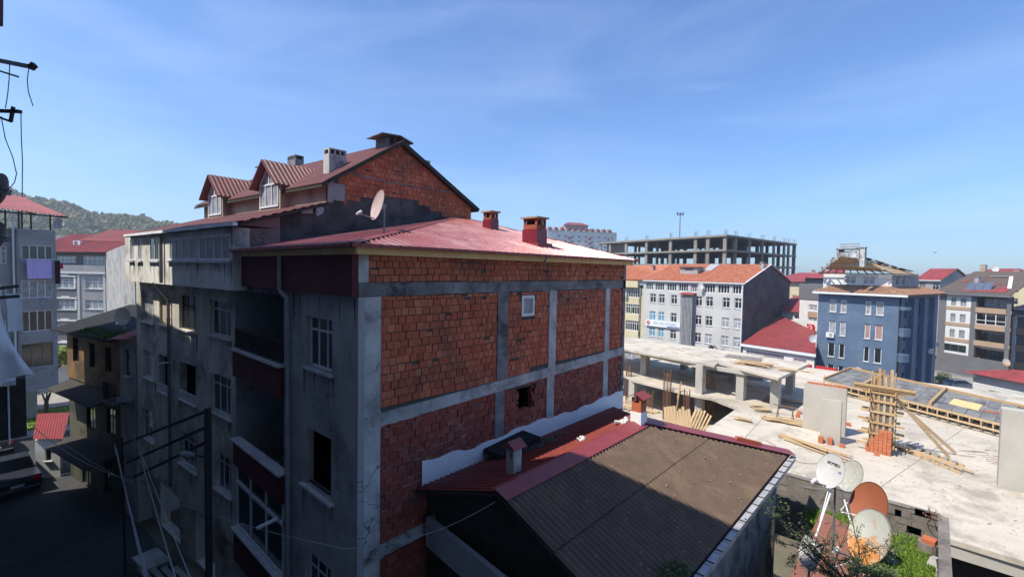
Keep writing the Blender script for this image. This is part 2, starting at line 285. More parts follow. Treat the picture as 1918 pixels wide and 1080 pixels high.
class Fr:
    """a facade plane: s runs along it, d stands out of it, z is height"""
    def __init__(s, o, az=None, u=None, d=0, flip=False):
        s.u = V((math.cos(rad(az)), math.sin(rad(az)), 0)) if u is None else V(u).normalized()
        s.n = V((s.u.y, -s.u.x, 0)); s.o = V((o[0], o[1], 0))
        if (EYE-s.o).dot(s.n) < 0: s.n = -s.n
        if flip: s.n = -s.n
        s.o = s.o + s.n*d
    def P(s, a, d, z): return s.o + s.u*a + s.n*d + V((0, 0, z))
    def at(s, x, y, d=0):
        r = ray(x, y); o = s.o+s.n*d; t = (o-EYE).dot(s.n)/r.dot(s.n); p = EYE+r*t; return (p-s.o).dot(s.u), p.z
    def box(s, mb, a0, a1, d0, d1, z0, z1, mi=0):
        P = s.P; mb.hexa([P(a0, d0, z0), P(a1, d0, z0), P(a1, d1, z0), P(a0, d1, z0), P(a0, d0, z1), P(a1, d0, z1), P(a1, d1, z1), P(a0, d1, z1)], mi)
    def wall(s, mb, a0, a1, z0, z1, holes=(), rv=.22, d=0, mi=0, top=None):
        """sheet with real openings whose reveals go rv deep"""
        A = sorted({a0, a1, *[h[0] for h in holes], *[h[1] for h in holes]}); Z = sorted({z0, z1, *[h[2] for h in holes], *[h[3] for h in holes]})
        A = [a for a in A if a0 <= a <= a1]; Z = [z for z in Z if z0 <= z <= z1]
        for i in range(len(A)-1):
            run = None
            for j in range(len(Z)-1):
                ca = (A[i]+A[i+1])/2; cz = (Z[j]+Z[j+1])/2
                if any(h[0] < ca < h[1] and h[2] < cz < h[3] for h in holes): continue
                mb.poly([s.P(A[i], d, Z[j]), s.P(A[i+1], d, Z[j]), s.P(A[i+1], d, Z[j+1]), s.P(A[i], d, Z[j+1])], mi)
        for h in holes:
            b0, b1, y0, y1 = h[:4]
            for q in ([(b0, y0), (b1, y0)], [(b1, y0), (b1, y1)], [(b1, y1), (b0, y1)], [(b0, y1), (b0, y0)]):
                (p, z), (p2, z2) = q; mb.poly([s.P(p, d, z), s.P(p2, d, z2), s.P(p2, d-rv, z2), s.P(p, d-rv, z)], mi)
    def win(s, par, a0, a1, z0, z1, d=-.12, cols=2, tr=.0, fw=.06, fm='pvc', gm='glass', sill='marble', sw=.08, label=None, name='window', sp=None):
        mb = MB(); t = .05
        s.box(mb, a0, a0+fw, d-t, d, z0, z1); s.box(mb, a1-fw, a1, d-t, d, z0, z1)
        s.box(mb, a0+fw, a1-fw, d-t, d, z0, z0+fw); s.box(mb, a0+fw, a1-fw, d-t, d, z1-fw, z1)
        for i in range(1, cols):
            c = a0+(a1-a0)*i/cols; s.box(mb, c-fw*.5, c+fw*.5, d-t, d-.004, z0+fw, z1-fw)
        if tr:
            zt = z1-(z1-z0)*tr; s.box(mb, a0+fw, a1-fw, d-t, d-.008, zt-fw*.5, zt+fw*.5)
        w = mb.build(name, fm, par)
        if label: w['label'] = label
        g = MB(); s.box(g, a0+fw*.5, a1-fw*.5, d-t*.7, d-t*.4, z0+fw*.5, z1-fw*.5); g.build('pane', gm, w)
        if sill:
            g = MB(); e = sw; s.box(g, a0-e, a1+e, -.02, .09, z0-.07, z0-.012); g.build('sill', sill, w)
        return w
    def drips(s, par, a0, a1, z, n=4, d=.004, ln=.9):
        mb = MB()
        for i in range(n):
            a = R.choice((a0, a1, R.uniform(a0, a1)))+R.uniform(-.05, .05); w = R.uniform(.015, .05); l = ln*R.uniform(.3, 1); k = 5; pts = []
            for j in range(k+1): f = j/k; pts.append((a+R.uniform(-.012, .012), w*(1-f)**.7*R.uniform(.7, 1.2)+.002, z-l*f))
            for (p0, w0, y0), (p1, w1, y1) in zip(pts, pts[1:]): mb.poly([s.P(p0-w0, d, y0), s.P(p0+w0, d, y0), s.P(p1+w1, d, y1), s.P(p1-w1, d, y1)])
        return tag(mb.build('drip_stain', 'drip_stain', par), kind='stuff')
    def bricks(s, mb, a0, a1, z0, z1, bw=.19, bh=.19, gap=.018, holes=(), top=None, low=None, jit=.012, skip=0, mi=0, skips=()):
        z = z0; row = 0; ph = R.uniform(0, 6)
        while z < z1-.02:
            zt = min(z+bh, z1); ph += R.uniform(-.8, .8); am = R.uniform(.0, .014); a = a0-(bw*.5 if row % 2 else 0)-R.random()*.04
            while a < a1-.01:
                w = bw*(1+R.uniform(-.08, .08)); b0 = max(a, a0); b1 = min(a+w, a1); a += w
                if b1-b0 < .03: continue
                c = (b0+b1)/2; cz = (z+zt)/2
                if top and zt > top(c): 
                    if top(c)-z < .06: continue
                if low and cz < low(c): continue
                if any(h[0]-.02 < c < h[1]+.02 and h[2]-.05 < cz < h[3]+.05 for h in holes): continue
                if any((c-q[0])**2+(cz-q[1])**2 < q[2]**2*R.uniform(.6, 1.3) for q in skips): continue
                if R.random() < skip: continue
                e = R.uniform(-jit, jit); dz = R.uniform(-.006, .006)+am*math.sin(c*1.7+ph); bot = R.random() < .035
                z1b = min(zt, top(c)) if top else zt
                s.box(mb, b0+gap/2, b1-gap/2, -.02, .026+e, z+gap/2+dz, z1b-gap/2+dz-(R.uniform(.03, .08) if bot else 0), mi)
            z += bh; row += 1
def cyl_pts(*a): return None
def corr(mb, pts, ribdir, pitch=.2, h=.03, prof='trap', mi=0, lap=None):
    """ribbed sheet clipped to a convex planar polygon"""
    pts = [V(p) for p in pts]; n = (pts[1]-pts[0]).cross(pts[2]-pts[0]).normalized()
    if n.z < 0: n = -n
    v = V(ribdir); v = (v-n*v.dot(n)).normalized(); w = v.cross(n).normalized(); o = pts[0]
    P2 = [((p-o).dot(w), (p-o).dot(v)) for p in pts]
    a0 = min(p[0] for p in P2)+1e-4; a1 = max(p[0] for p in P2)-1e-4
    pr = {'trap': [(0, 0), (.45, 0), (.58, 1), (.87, 1)], 'sine': [(i/6, .5-.5*math.cos(2*math.pi*i/6)) for i in range(6)], 'rib': [(0, 0), (.86, 0), (.9, 1), (.96, 1)]}[prof]
    xs = [a0]; hs = [0]; k = math.floor(a0/pitch)
    while k*pitch < a1:
        for f, g in pr:
            a = (k+f)*pitch
            if a0 < a < a1: xs.append(a); hs.append(g*h)
        k += 1
    xs.append(a1); hs.append(hs[-1])
    def span(a):
        b = []
        for i in range(len(P2)):
            (x0, y0), (x1, y1) = P2[i], P2[(i+1) % len(P2)]
            if (x0-a)*(x1-a) <= 0 and abs(x1-x0) > 1e-9: b.append(y0+(y1-y0)*(a-x0)/(x1-x0))
        return (min(b), max(b)) if b else (0, 0)
    prev = None
    for a, g in zip(xs, hs):
        b0, b1 = span(a); k = len(mb.v)
        mb.v += [o+w*a+v*b0+n*g, o+w*a+v*b1+n*g]
        if prev is not None: mb.f.append([prev, k, k+1, prev+1]); mb.m.append(mi)
        prev = k
def tiles(mb, pts, updir, cw=.22, rl=.36, h=.045, mi=0):
    """rows of pantiles: a rolled sheet with stepped rows, clipped cell by cell to the polygon"""
    pts = [V(p) for p in pts]; n = (pts[1]-pts[0]).cross(pts[2]-pts[0]).normalized()
    if n.z < 0: n = -n
    v = V(updir); v = (v-n*v.dot(n)).normalized(); w = v.cross(n).normalized(); o = pts[0]
    P2 = [((p-o).dot(w), (p-o).dot(v)) for p in pts]
    def inside(a, b):
        s = None
        for i in range(len(P2)):
            (x0, y0), (x1, y1) = P2[i], P2[(i+1) % len(P2)]; c = (x1-x0)*(b-y0)-(y1-y0)*(a-x0)
            if abs(c) < 1e-6: continue
            if s is None: s = c > 0
            elif (c > 0) != s: return False
        return True
    a0 = min(p[0] for p in P2); a1 = max(p[0] for p in P2); b0 = min(p[1] for p in P2); b1 = max(p[1] for p in P2)
    nb = int((b1-b0)/rl)+1; na = int((a1-a0)/cw)+1
    for j in range(nb):
        for i in range(na):
            ca = a0+(i+.5)*cw; cb = b0+(j+.5)*rl
            if not inside(ca, cb): continue
            e = R.uniform(-.006, .006); tw = R.uniform(-.012, .012); k = len(mb.v); q = 5
            for t in range(q):
                f = t/(q-1); g = h*.5*(1-math.cos(2*math.pi*f)) if True else 0
                a = ca-cw*.5+cw*f
                mb.v += [o+w*a+v*(cb-rl*.58)+n*(g+.05+e+tw*f), o+w*a+v*(cb+rl*.5)+n*(g+.012+e)]
            for t in range(q-1): mb.f.append([k+2*t, k+2*t+2, k+2*t+3, k+2*t+1]); mb.m.append(mi)
            k2 = len(mb.v)
            for t in range(q): mb.v.append(mb.v[k+2*t]-n*.02)
            for t in range(q-1): mb.f.append([k+2*t, k2+t, k2+t+1, k+2*t+2]); mb.m.append(mi)
def slab_roof(name, pts, m, par, th=.08):
    mb = MB(); mb.prism(pts, (0, 0, -th)); return mb.build(name, m, par)
def dish(name, label, c, aim, r, m, group=None, tilt=1.0, arm=True, back='dish_dark', pole=None, text=None):
    """offset satellite dish: bowl, feed arm with receiver head, bracket"""
    c = V(c); aim = V(aim).normalized(); t = root(name, label, 'satellite dish', c, group)
    a = aim.cross(V((0, 0, 1))).normalized(); b = a.cross(aim).normalized()
    mb = MB(); rings = [0, .25, .5, .75, .93, 1]; n = 28; k0 = len(mb.v)
    for side in (0, 1):
        off = -aim*.012*side
        for q in rings:
            for i in range(n):
                th = 2*math.pi*i/n; z = (q*q-1)*.17*r
                mb.v.append(c+a*math.cos(th)*r*.8*q+b*math.sin(th)*r*q*tilt+aim*z+off)
    for side in (0, 1):
        s0 = side*len(rings)*n
        for j in range(len(rings)-1):
            for i in range(n):
                i2 = (i+1) % n; f = [s0+j*n+i, s0+j*n+i2, s0+(j+1)*n+i2, s0+(j+1)*n+i]
                mb.f.append(f if side else f[::-1]); mb.m.append(side)
    e = (len(rings)-1)*n
    for i in range(n): i2 = (i+1) % n; mb.f.append([e+i, e+i2, e+len(rings)*n+i2, e+len(rings)*n+i]); mb.m.append(0)
    mb.build('reflector', [m, m], t, smooth=True)
    f = c+aim*r*1.05-b*r*.95
    if arm:
        mb = MB(); mb.tube(c-b*r*.9-aim*.03, f, .018*max(1, r), 8); mb.build('feed_arm', 'steel_grey', t)
        mb = MB(); mb.tube(f, f+(c-f).normalized()*.12, .035, 10, r2=.05); mb.box(f.x-.03, f.x+.03, f.y-.03, f.y+.03, f.z-.03, f.z+.02); mb.build('receiver_head', 'pvc', t)
    mb = MB(); mb.bar(c-aim*.17*r, c-aim*(.17*r+.16), .14, .14); p = c-aim*(.17*r+.14)
    if pole is not None: mb.tube(p, (p.x, p.y, pole), .025, 10); mb.tube((p.x, p.y, pole), (p.x, p.y, pole+.03), .09, 10)
    mb.build('mount', 'steel_grey', t)
    return t, a, b
def textobj(body, size, M4, m, par, name='lettering', ext=.01, bold=False):
    cu = bpy.data.curves.new(name, 'FONT'); cu.body = body; cu.size = size; cu.extrude = ext; cu.align_x = 'CENTER'; cu.align_y = 'CENTER'
    if bold: cu.offset = size*.02
    tmp = bpy.data.objects.new('t', cu); COL.objects.link(tmp); dg = bpy.context.evaluated_depsgraph_get(); me = bpy.data.meshes.new_from_object(tmp.evaluated_get(dg)); bpy.data.objects.remove(tmp)
    me.materials.clear(); me.materials.append(M[m]); off = LOC[par.name]
    me.transform(Matrix.Translation(-off) @ M4); o = bpy.data.objects.new(name, me); COL.objects.link(o); o.parent = par; LOC[o.name] = off
    return o
def frame4(c, a, b, nrm): return Matrix(((a.x, b.x, nrm.x, c.x), (a.y, b.y, nrm.y, c.y), (a.z, b.z, nrm.z, c.z), (0, 0, 0, 1)))
def chimney(par, c, w, dd, z0, z1, m, cap=None, holes=True, az=0, name='chimney', label=None):
    F = Fr((c[0], c[1]), az, flip=False); F.o = V((c[0], c[1], 0)); mb = MB(); hh = .22
    F.box(mb, -w/2, w/2, -dd/2, dd/2, z0, z1-hh)
    n = max(2, int(w/.2))
    for sd in (-1, 1):
        for i in range(n+1):
            a = -w/2+.035+(w-.07)*i/n; d = sd*(dd/2-.04); F.box(mb, a-.035, a+.035, d-.04, d+.04, z1-hh+.001, z1-.05)
    F.box(mb, -w/2-.002, w/2+.002, -dd/2-.002, dd/2+.002, z1-.05, z1)
    ch = mb.build(name, m, par)
    mb = MB(); F.box(mb, -w/2+.07, w/2-.07, -dd/2+.09, dd/2-.09, z1-hh, z1-.051); mb.build('flue', 'dark', ch)
    if cap: mb = MB(); F.box(mb, -w/2-.08, w/2+.08, -dd/2-.08, dd/2+.08, z1+.002, z1+.06); mb.build('cap', cap, ch)
    if label: ch['label'] = label
    return ch
def leafblob(mb, c, rx, ry, rz, n, s, mi=0):
    for _ in range(n):
        while True:
            p = V((R.uniform(-1, 1), R.uniform(-1, 1), R.uniform(-1, 1)))
            if .25 < p.length < 1: break
        q = V(c)+V((p.x*rx, p.y*ry, p.z*rz)); a = V((R.gauss(0, 1), R.gauss(0, 1), R.gauss(0, 1))).normalized(); b = a.orthogonal().normalized(); sz = s*R.uniform(.5, 1.3)
        mb.poly([q-a*sz, q+b*sz*.5, q+a*sz, q-b*sz*.5], mi)
# ================================================================== GROUND
def gz(x, y):
    t = max(0, min(1, (x-24)/8)); g = -1.2*t*t*(3-2*t)
    t = max(0, min(1, (x-52)/45)); g -= 6.6*t*t*(3-2*t)
    return g
mb = MB(); xs = [-900, -300, -80, -30, -10, 0, 6, 12, 18, 24, 26, 28, 30, 32, 38, 46, 54, 60, 66, 72, 80, 88, 96, 110, 140, 220, 420]; ys = [-420, -200, -80, -40, -15, -4, 0, 6, 12, 20, 30, 45, 65, 90, 140, 260, 500, 900]
for i in range(len(xs)):
    for j in range(len(ys)): mb.v.append(V((xs[i], ys[j], gz(xs[i], ys[j])-.02)))
for i in range(len(xs)-1):
    for j in range(len(ys)-1): a = i*len(ys)+j; mb.f.append([a, a+len(ys), a+len(ys)+1, a+1]); mb.m.append(0)
tag(mb.build('ground', 'soil', loc=(0, 0, 0)), kind='structure')
mb = MB(); mb.poly([(-.4, -12, .012), (5.2, -12, .012), (5.15, 17, .012), (4.2, 28, .012), (2.3, 40, .012), (3.5, 47, .012), (-6, 47, .012), (-3, 30, .012)])
tag(mb.build('road', 'asphalt', loc=(0, 0, 0)), kind='structure')
mb = MB(); mb.box(-14, 30, 47.2, 48.8, -.01, .10); mb.box(-14, 30, 55.5, 57, -.01, .1)
tag(mb.build('pavement', 'paving', loc=(0, 0, 0)), kind='structure')
mb = MB(); mb.poly([(-20, 57.2, .01), (34, 57.2, .01), (34, 64, .01), (-20, 64, .01)]); tag(mb.build('path', 'paving', loc=(0, 0, 0)), kind='structure')
mb = MB(); mb.poly([(70, -40, gz(84, 0)+.03), (96, -60, gz(96, 0)+.05), (112, 8, gz(104, 0)+.05), (84, 12, gz(86, 0)+.10)]); tag(mb.build('street', 'paving', loc=(0, 0, 0)), kind='structure')
# sea out to the horizon
mb = MB(); mb.poly([(420, -700, -8.6), (1300, -1200, -8.6), (1300, 1500, -8.6), (420, 900, -8.6)]); tag(mb.build('sea', 'sea_water', loc=(0, 0, 0)), kind='structure')
# wooded hill
HP = [(-260, 92), (-60, 86), (20, 75), (50, 68), (100, 65.5), (140, 62), (180, 54.5), (230, 54), (270, 53), (300, 49), (340, 46), (390, 36), (440, 26), (520, 12), (640, 4)]
def hilltop(x):
    for (a, p), (b, q) in zip(HP, HP[1:]):
        if a <= x <= b: return p+(q-p)*(x-a)/(b-a)
    return HP[0][1] if x < 0 else 3
mb = MB(); px_ = list(range(-260, 641, 12)); dd = [230, 260, 300, 340, 380, 400, 430, 500]
for x in px_:
    for d in dd:
        f = max(0, min(1, (d-230)/170)); f = f*f*(3-2*f); h = (hilltop(x)-5)*f if d <= 400 else (hilltop(x)-5)*(1-(d-400)/140)
        p = cd(x, d); mb.v.append(V((p.x, p.y, h+R.uniform(-.6, .6)-2)))
for i in range(len(px_)-1):
    for j in range(len(dd)-1): a = i*len(dd)+j; mb.f.append([a, a+len(dd), a+len(dd)+1, a+1]); mb.m.append(0)
tag(mb.build('hill', 'hill_ground', loc=(0, 0, 0), smooth=True), kind='structure')
mb = MB()
for _ in range(4200):
    x = R.uniform(-120, 430); d = 400-abs(R.gauss(0, 52))
    if d < 250: continue
    f = max(0, min(1, (d-230)/170)); f = f*f*(3-2*f); p = cd(x, d); z = (hilltop(x)-5)*f-2
    r = R.uniform(1.8, 4.2); k = len(mb.v); n = 6; hh = r*R.uniform(.8, 1.5)
    for q, (rr, zz) in enumerate(((.55, -.2), (1, .35), (.8, .8), (.3, 1.1))):
        for i in range(n):
            t = 2*math.pi*i/n+q*.5; e = R.uniform(.75, 1.25); mb.v.append(V((p.x+math.cos(t)*r*rr*e, p.y+math.sin(t)*r*rr*e, z+zz*hh*2*e*.6)))
    for q in range(3):
        for i in range(n): j = (i+1) % n; mb.f.append([k+q*n+i, k+q*n+j, k+(q+1)*n+j, k+(q+1)*n+i]); mb.m.append(0)
    mb.f.append([k+3*n+i for i in range(n)]); mb.m.append(0)
tag(mb.build('hillside_forest', 'forest', loc=(0, 0, 0)), 'hazy green and brown woodland covering the hill behind the houses', 'woodland', kind='stuff')

# ================================================================== VIEWER'S OWN BUILDING (left, shades the street)
t = root('apartment_building', 'tall pale apartment block at the left edge carrying dishes and washing above the street', 'building', (-5, 10, 0))
F = Fr((-.4, -8), 90); F.n = V((1, 0, 0)); mb = MB()
hs = []
for k in range(7):
    for y in (3, 7, 19, 23, 28): hs.append((y, y+1.4, 1.2+3*k, 2.7+3*k))
F.wall(mb, 0, 31.6, 0, 22.1, hs); mb.box(-10, -.41, -8, -7.9, 0, 22.1); mb.box(-10, -.41, 23.5, 23.6, 0, 22.1); mb.box(-10, -9.9, -7.9, 23.5, 0, 22.1)
mb.build('wall', 'lightgrey_render', t)
for h in hs: F.win(t, *h, cols=2, tr=.25)
mb = MB(); mb.prism([(-10.4, -9, 22.4), (1.0, -9, 22.4), (1.25, 4, 22.4), (1.3, 7.7, 22.4), (.4, 10.2, 22.4), (-.55, 11.6, 22.4), (-.55, 23.9, 22.4), (-10.4, 23.9, 22.4)], (0, 0, -.28)); mb.build('roof', 'concrete_old', t)  # out of view; overhang outline shaped for the shadow edge on the workshop roof
t = root('apartment_building', 'unseen lower plain block past the tall one, added to shade the left street facade', 'building', (-4, 32, 0))
mb = MB(); mb.box(-7, -.42, 23.61, 36, 0, 17.6); mb.build('wall', 'lightgrey_render', t); mb = MB(); mb.box(-7.4, -.3, 23.62, 36.4, 17.61, 17.8); mb.build('roof', 'concrete_old', t)  # out of view; added, its height and length set by the facade shade

# ================================================================== BRICK BUILDING
T = root('brick_building', 'unfinished apartment block with bare orange brick side wall, concrete frame and red metal hip roof', 'building', (11, 13, 0))
F1 = Fr((5.2, 9.3), 90)
A = (1.16, 2.56, 9.98, 11.27); B = (1.2, 2.6, 6.9, 8.4); Cw = (1.2, 2.6, 3.5, 5.2)
mb = MB(); F1.wall(mb, 0, 3.95, 0, 11.87, [A, B, Cw], rv=.22); F1.wall(mb, 0, 7.0, 11.87, 13.0, [], d=-.01)
F1.box(mb, 3.87, 3.95, -1.6, -.002, 0, 11.87); mb.build('street_wall', 'render_grey', T)
# balcony recess: side walls, back wall, floors
mb = MB(); F1.box(mb, 7.9, 8.0, -1.7, .0, 0, 11.87); F1.wall(mb, 3.95, 7.9, 2.9, 11.87, [(5.0, 5.9, 9.1, 11.1), (6.3, 7.4, 9.9, 11.1), (5.0, 5.9, 6.0, 8.1), (6.3, 7.4, 6.9, 8.1)], d=-1.6, rv=.15)
mb.build('balcony_wall', 'lightgrey_render', T)
for q0, q1 in ((8.86, 9.02), (5.82, 5.97), (11.7, 11.86), (2.8, 2.98)): mb = MB(); F1.box(mb, 3.96, 7.89, -1.58, -.01, q0, q1); mb.build('balcony_slab', 'concrete_dark', T)
for q in ((5.0, 5.9, 9.1, 11.1), (6.3, 7.4, 9.9, 11.1), (5.0, 5.9, 6.0, 8.1), (6.3, 7.4, 6.9, 8.1)): F1.win(T, *q, d=-1.7, cols=2, fm='wood_brown', sill=None)
for h in (A, B, Cw): F1.drips(T, h[0]-.05, h[1]+.1, h[2]-.08, 7)
F1.drips(T, .1, 3.3, 11.8, 10, ln=1.2)
# interior darkness of the glassless hole, painted near-black on the room box
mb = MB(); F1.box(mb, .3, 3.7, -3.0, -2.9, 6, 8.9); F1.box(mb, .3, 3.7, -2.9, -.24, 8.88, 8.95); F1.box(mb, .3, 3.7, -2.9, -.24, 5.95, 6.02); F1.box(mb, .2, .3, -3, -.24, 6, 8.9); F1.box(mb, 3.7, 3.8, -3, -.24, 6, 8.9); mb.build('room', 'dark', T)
F1.win(T, *A, cols=3, tr=.27, fw=.055, gm='glass'); F1.win(T, *Cw, cols=3, tr=.27)
mb = MB(); F1.box(mb, 1.05, 2.75, -.1, .12, 6.83, 6.895); w = mb.build('window_sill', 'marble', T); 
mb = MB(); F1.box(mb, 1.2, 1.26, -.16, -.1, 6.9, 8.4); F1.box(mb, 1.2, 2.6, -.16, -.1, 6.9, 6.94); mb.build('window_frame', 'wood_old', T, )
# burgundy panels, marble copings
mb = MB(); F1.box(mb, -.04, 7.0, .0, .15, 11.87, 12.84); mb.build('upper_panel', 'burgundy', T)
for z0, z1 in ((8.85, 9.72), (5.87, 6.68), (2.6, 3.66)):
    mb = MB(); F1.box(mb, 3.93, 7.86, .0, .12, z0, z1); pz = mb.build('balcony_parapet', 'burgundy', T)
    mb = MB(); F1.box(mb, 3.87, 7.9, -.12, .2, z1+.003, z1+.06); mb.build('coping', 'marble', pz)
# railing of upper balcony
mb = MB(); F1.box(mb, 3.96, 7.86, .02, .05, 10.39, 10.43); F1.box(mb, 3.96, 7.86, .02, .05, 9.84, 9.86)
for i in range(40): a = 4.0+i*.098; F1.box(mb, a, a+.014, .026, .044, 9.78, 10.39)
mb.build('railing', 'steel_black', T)
# enclosed lower balcony
mb = MB(); W0, W1, z0, z1 = 3.97, 7.86, 3.74, 5.86
for a in (W0, W0+1.25, W0+2.55, W1-.07): F1.box(mb, a, a+.07, -.04, .03, z0, z1)
F1.box(mb, W0, W1, -.035, .035, z0-.01, z0+.06); F1.box(mb, W0, W1, -.035, .035, z1-.06, z1); F1.box(mb, W0, W1, -.045, .045, 5.2, 5.30)
gw = mb.build('balcony_glazing', 'pvc', T); mb = MB(); F1.box(mb, W0+.01, W1-.01, -.015, -.005, z0, z1); mb.build('pane', 'glass', gw)
mb = MB(); mb.tube(F1.P(4.25, .05, 5.35), F1.P(4.55, .5, 5.12), .055, 10); mb.build('flue_pipe', 'pvc', T)
# plants and sticks on the middle balcony
mb = MB()
for i in range(26):
    p = F1.P(R.uniform(4.1, 6.6), R.uniform(-1.1, -.15), 5.99); mb.tube(p, p+V((R.uniform(-.3, .3), R.uniform(-.5, .5), R.uniform(.2, .85))), .012, 5)
mb.build('dry_sticks', 'wood_old', T)
# rain pipe
mb = MB(); mb.tube(F1.P(3.72, .2, 12.8), F1.P(3.72, .2, 11.86), .055, 12); mb.path([F1.P(3.72, .2, 11.86), F1.P(3.6, .16, 11.74), F1.P(3.5, .08, 11.66)], .055, 12); mb.tube(F1.P(3.5, .08, 11.68), F1.P(3.5, .08, .3), .055, 12)
for z in (11.2, 9.6, 8.1, 6.5, 5.0, 3.4): mb.tube(F1.P(3.5, .08, z), F1.P(3.5, .08, z+.06), .068, 12)
mb.build('drain_pipe', 'pipe_plastic', T, smooth=False)
# ---- brick side wall
F3 = Fr((5.2, 9.3), 0)
b2 = lambda s: 9.03+.28*(s-.5)/11      # centre of the sagging middle beam
HW = (5.42, 6.02, 11.1, 11.74); HH = (5.3, 6.1, 8.15, 8.88)
mb = MB(); F3.wall(mb, 0, 11.8, 6.0, 12.84, [HW, HH], rv=.2); F3.wall(mb, 0, 11.8, 0, 6.0)
mb.build('mortar_bed', 'mortar', T)
mb = MB(); F3.bricks(mb, .26, 11.62, 12.19, 12.84, .2, .163, low=None); 
for a0, a1 in ((.57, 4.37), (4.83, 6.79), (7.19, 10.29), (10.61, 11.6)):
    F3.bricks(mb, a0, a1, 9.1, 11.86, .2, .19, holes=[HW], low=lambda s: b2(s)+.22, skip=.0015)
mb.build('brick_infill', 'brick', T)
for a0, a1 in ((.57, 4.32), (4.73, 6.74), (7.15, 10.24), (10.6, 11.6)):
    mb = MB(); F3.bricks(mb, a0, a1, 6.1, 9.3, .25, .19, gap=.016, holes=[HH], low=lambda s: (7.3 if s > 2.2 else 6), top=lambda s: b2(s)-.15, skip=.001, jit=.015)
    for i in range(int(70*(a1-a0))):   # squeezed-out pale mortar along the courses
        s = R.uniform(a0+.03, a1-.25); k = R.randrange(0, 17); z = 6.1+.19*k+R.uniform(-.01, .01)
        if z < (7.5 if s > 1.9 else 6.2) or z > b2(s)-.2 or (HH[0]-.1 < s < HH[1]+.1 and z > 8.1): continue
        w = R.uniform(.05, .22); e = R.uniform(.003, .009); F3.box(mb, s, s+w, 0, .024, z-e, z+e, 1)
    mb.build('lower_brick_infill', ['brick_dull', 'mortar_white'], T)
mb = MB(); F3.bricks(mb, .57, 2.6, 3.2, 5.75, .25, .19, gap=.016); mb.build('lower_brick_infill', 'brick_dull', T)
for i, (c0, c1, e0_, e1_) in enumerate(((4.38, 4.82, 4.33, 4.72), (6.8, 7.18, 6.75, 7.14), (10.3, 10.6, 10.25, 10.59))):
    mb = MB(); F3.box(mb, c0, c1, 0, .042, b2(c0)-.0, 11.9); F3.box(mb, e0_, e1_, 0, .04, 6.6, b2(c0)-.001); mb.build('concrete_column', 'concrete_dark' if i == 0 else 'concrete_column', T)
mb = MB()
for i in range(90):
    s = R.choice((R.gauss(7.75, .25), R.gauss(8.5, .45), R.gauss(9.7, .3))); z = 11.72-abs(R.gauss(0, .16))
    if 7.2 < s < 10.25 and z < 11.84: w = R.uniform(.03, .12); h = R.uniform(.01, .06); mb.prism([F3.P(s, .037, z), F3.P(s+w, .037, z+R.uniform(-.01, .02)), F3.P(s+w*.8, .037, z+h), F3.P(s+w*.1, .037, z+h*.8)], F3.n*.004)
tag(mb.build('mortar_smear', 'render_pink', T), kind='stuff')
mb = MB(); F3.box(mb, 11.6, 11.8, 0, .05, 6, 12.84); mb.build('end_column', 'concrete_dark', T)
mb = MB()
def rough_strip(mb, F, s0, s1, lo, hi, d, step=.12, jl=.012, jh=.012):
    s = s0; prev = None
    while s < s1+.001:
        c = (F.P(s, d, lo(s)+R.uniform(-jl, jl)), F.P(s, d, hi(s)+R.uniform(-jh, jh)), F.P(s, 0, lo(s)), F.P(s, 0, hi(s)))
        if prev: mb.poly([prev[0], c[0], c[1], prev[1]]); mb.poly([prev[1], c[1], c[3], prev[3]]); mb.poly([prev[2], c[2], c[0], prev[0]])
        prev = c; s = s1 if s1-s < step and s < s1-.001 else s+step
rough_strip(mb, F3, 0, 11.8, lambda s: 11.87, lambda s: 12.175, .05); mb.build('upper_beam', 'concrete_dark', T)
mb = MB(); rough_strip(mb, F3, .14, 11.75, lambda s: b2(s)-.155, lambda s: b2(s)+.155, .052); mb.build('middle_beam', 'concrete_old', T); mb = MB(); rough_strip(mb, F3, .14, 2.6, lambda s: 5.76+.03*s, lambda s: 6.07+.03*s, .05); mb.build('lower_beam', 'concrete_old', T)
mb = MB(); rough_strip(mb, F3, .15, .56, lambda s: 0, lambda s: 11.86, .047, step=.06, jl=0, jh=0)
F3.box(mb, 0, .25, 0, .035, 12.18, 12.84); mb.build('corner_column', 'concrete_column', T)
mb = MB(); F3.box(mb, -.012, .145, -.05, .058, 0, 11.86); mb.build('corner_render', 'lightgrey_render', T)
mb = MB()
def wt(s): return 7.64+.05*math.sin(s*1.3)+.03*math.sin(s*5.1)+(0 if s > 3 else .04)
rough_strip(mb, F3, 1.73, 11.8, lambda s: 6.98, wt, .065, step=.07, jh=.03); mb.build('whitewashed_strip', 'whitewash', T)
w = F3.win(T, *HW, d=.05, cols=1, fw=.085, sill=None, gm='curtain')
mb = MB(); F3.box(mb, 4.9, 6.6, -1.9, -1.85, 7.4, 9.2); F3.box(mb, 4.9, 4.95, -1.9, -.22, 7.4, 9.2); F3.box(mb, 6.55, 6.6, -1.9, -.22, 7.4, 9.2); F3.box(mb, 4.95, 6.55, -1.85, -.22, 9.15, 9.2); F3.box(mb, 4.95, 6.55, -1.85, -.22, 7.4, 7.45); mb.build('hole_interior', 'dark', T)  # near-black colour stands in for the darkness inside the hole
mb = MB()   # broken edges of the hole
for i in range(22):
    side = R.choice((0, 1, 1, 2)); z = R.uniform(8.15, 8.85)
    if side == 0: F3.box(mb, 5.22, 5.3+R.uniform(.02, .10), -.15, .0, z, z+.09)
    elif side == 1: F3.box(mb, 6.1-R.uniform(.02, .14), 6.18, -.15, .0, z, z+.1)
    else: s = R.uniform(5.3, 6.0); F3.box(mb, s, s+.16, -.15, .0, 8.08, 8.15+R.uniform(.02, .08))
mb.build('broken_bricks', 'brick_dull', T)
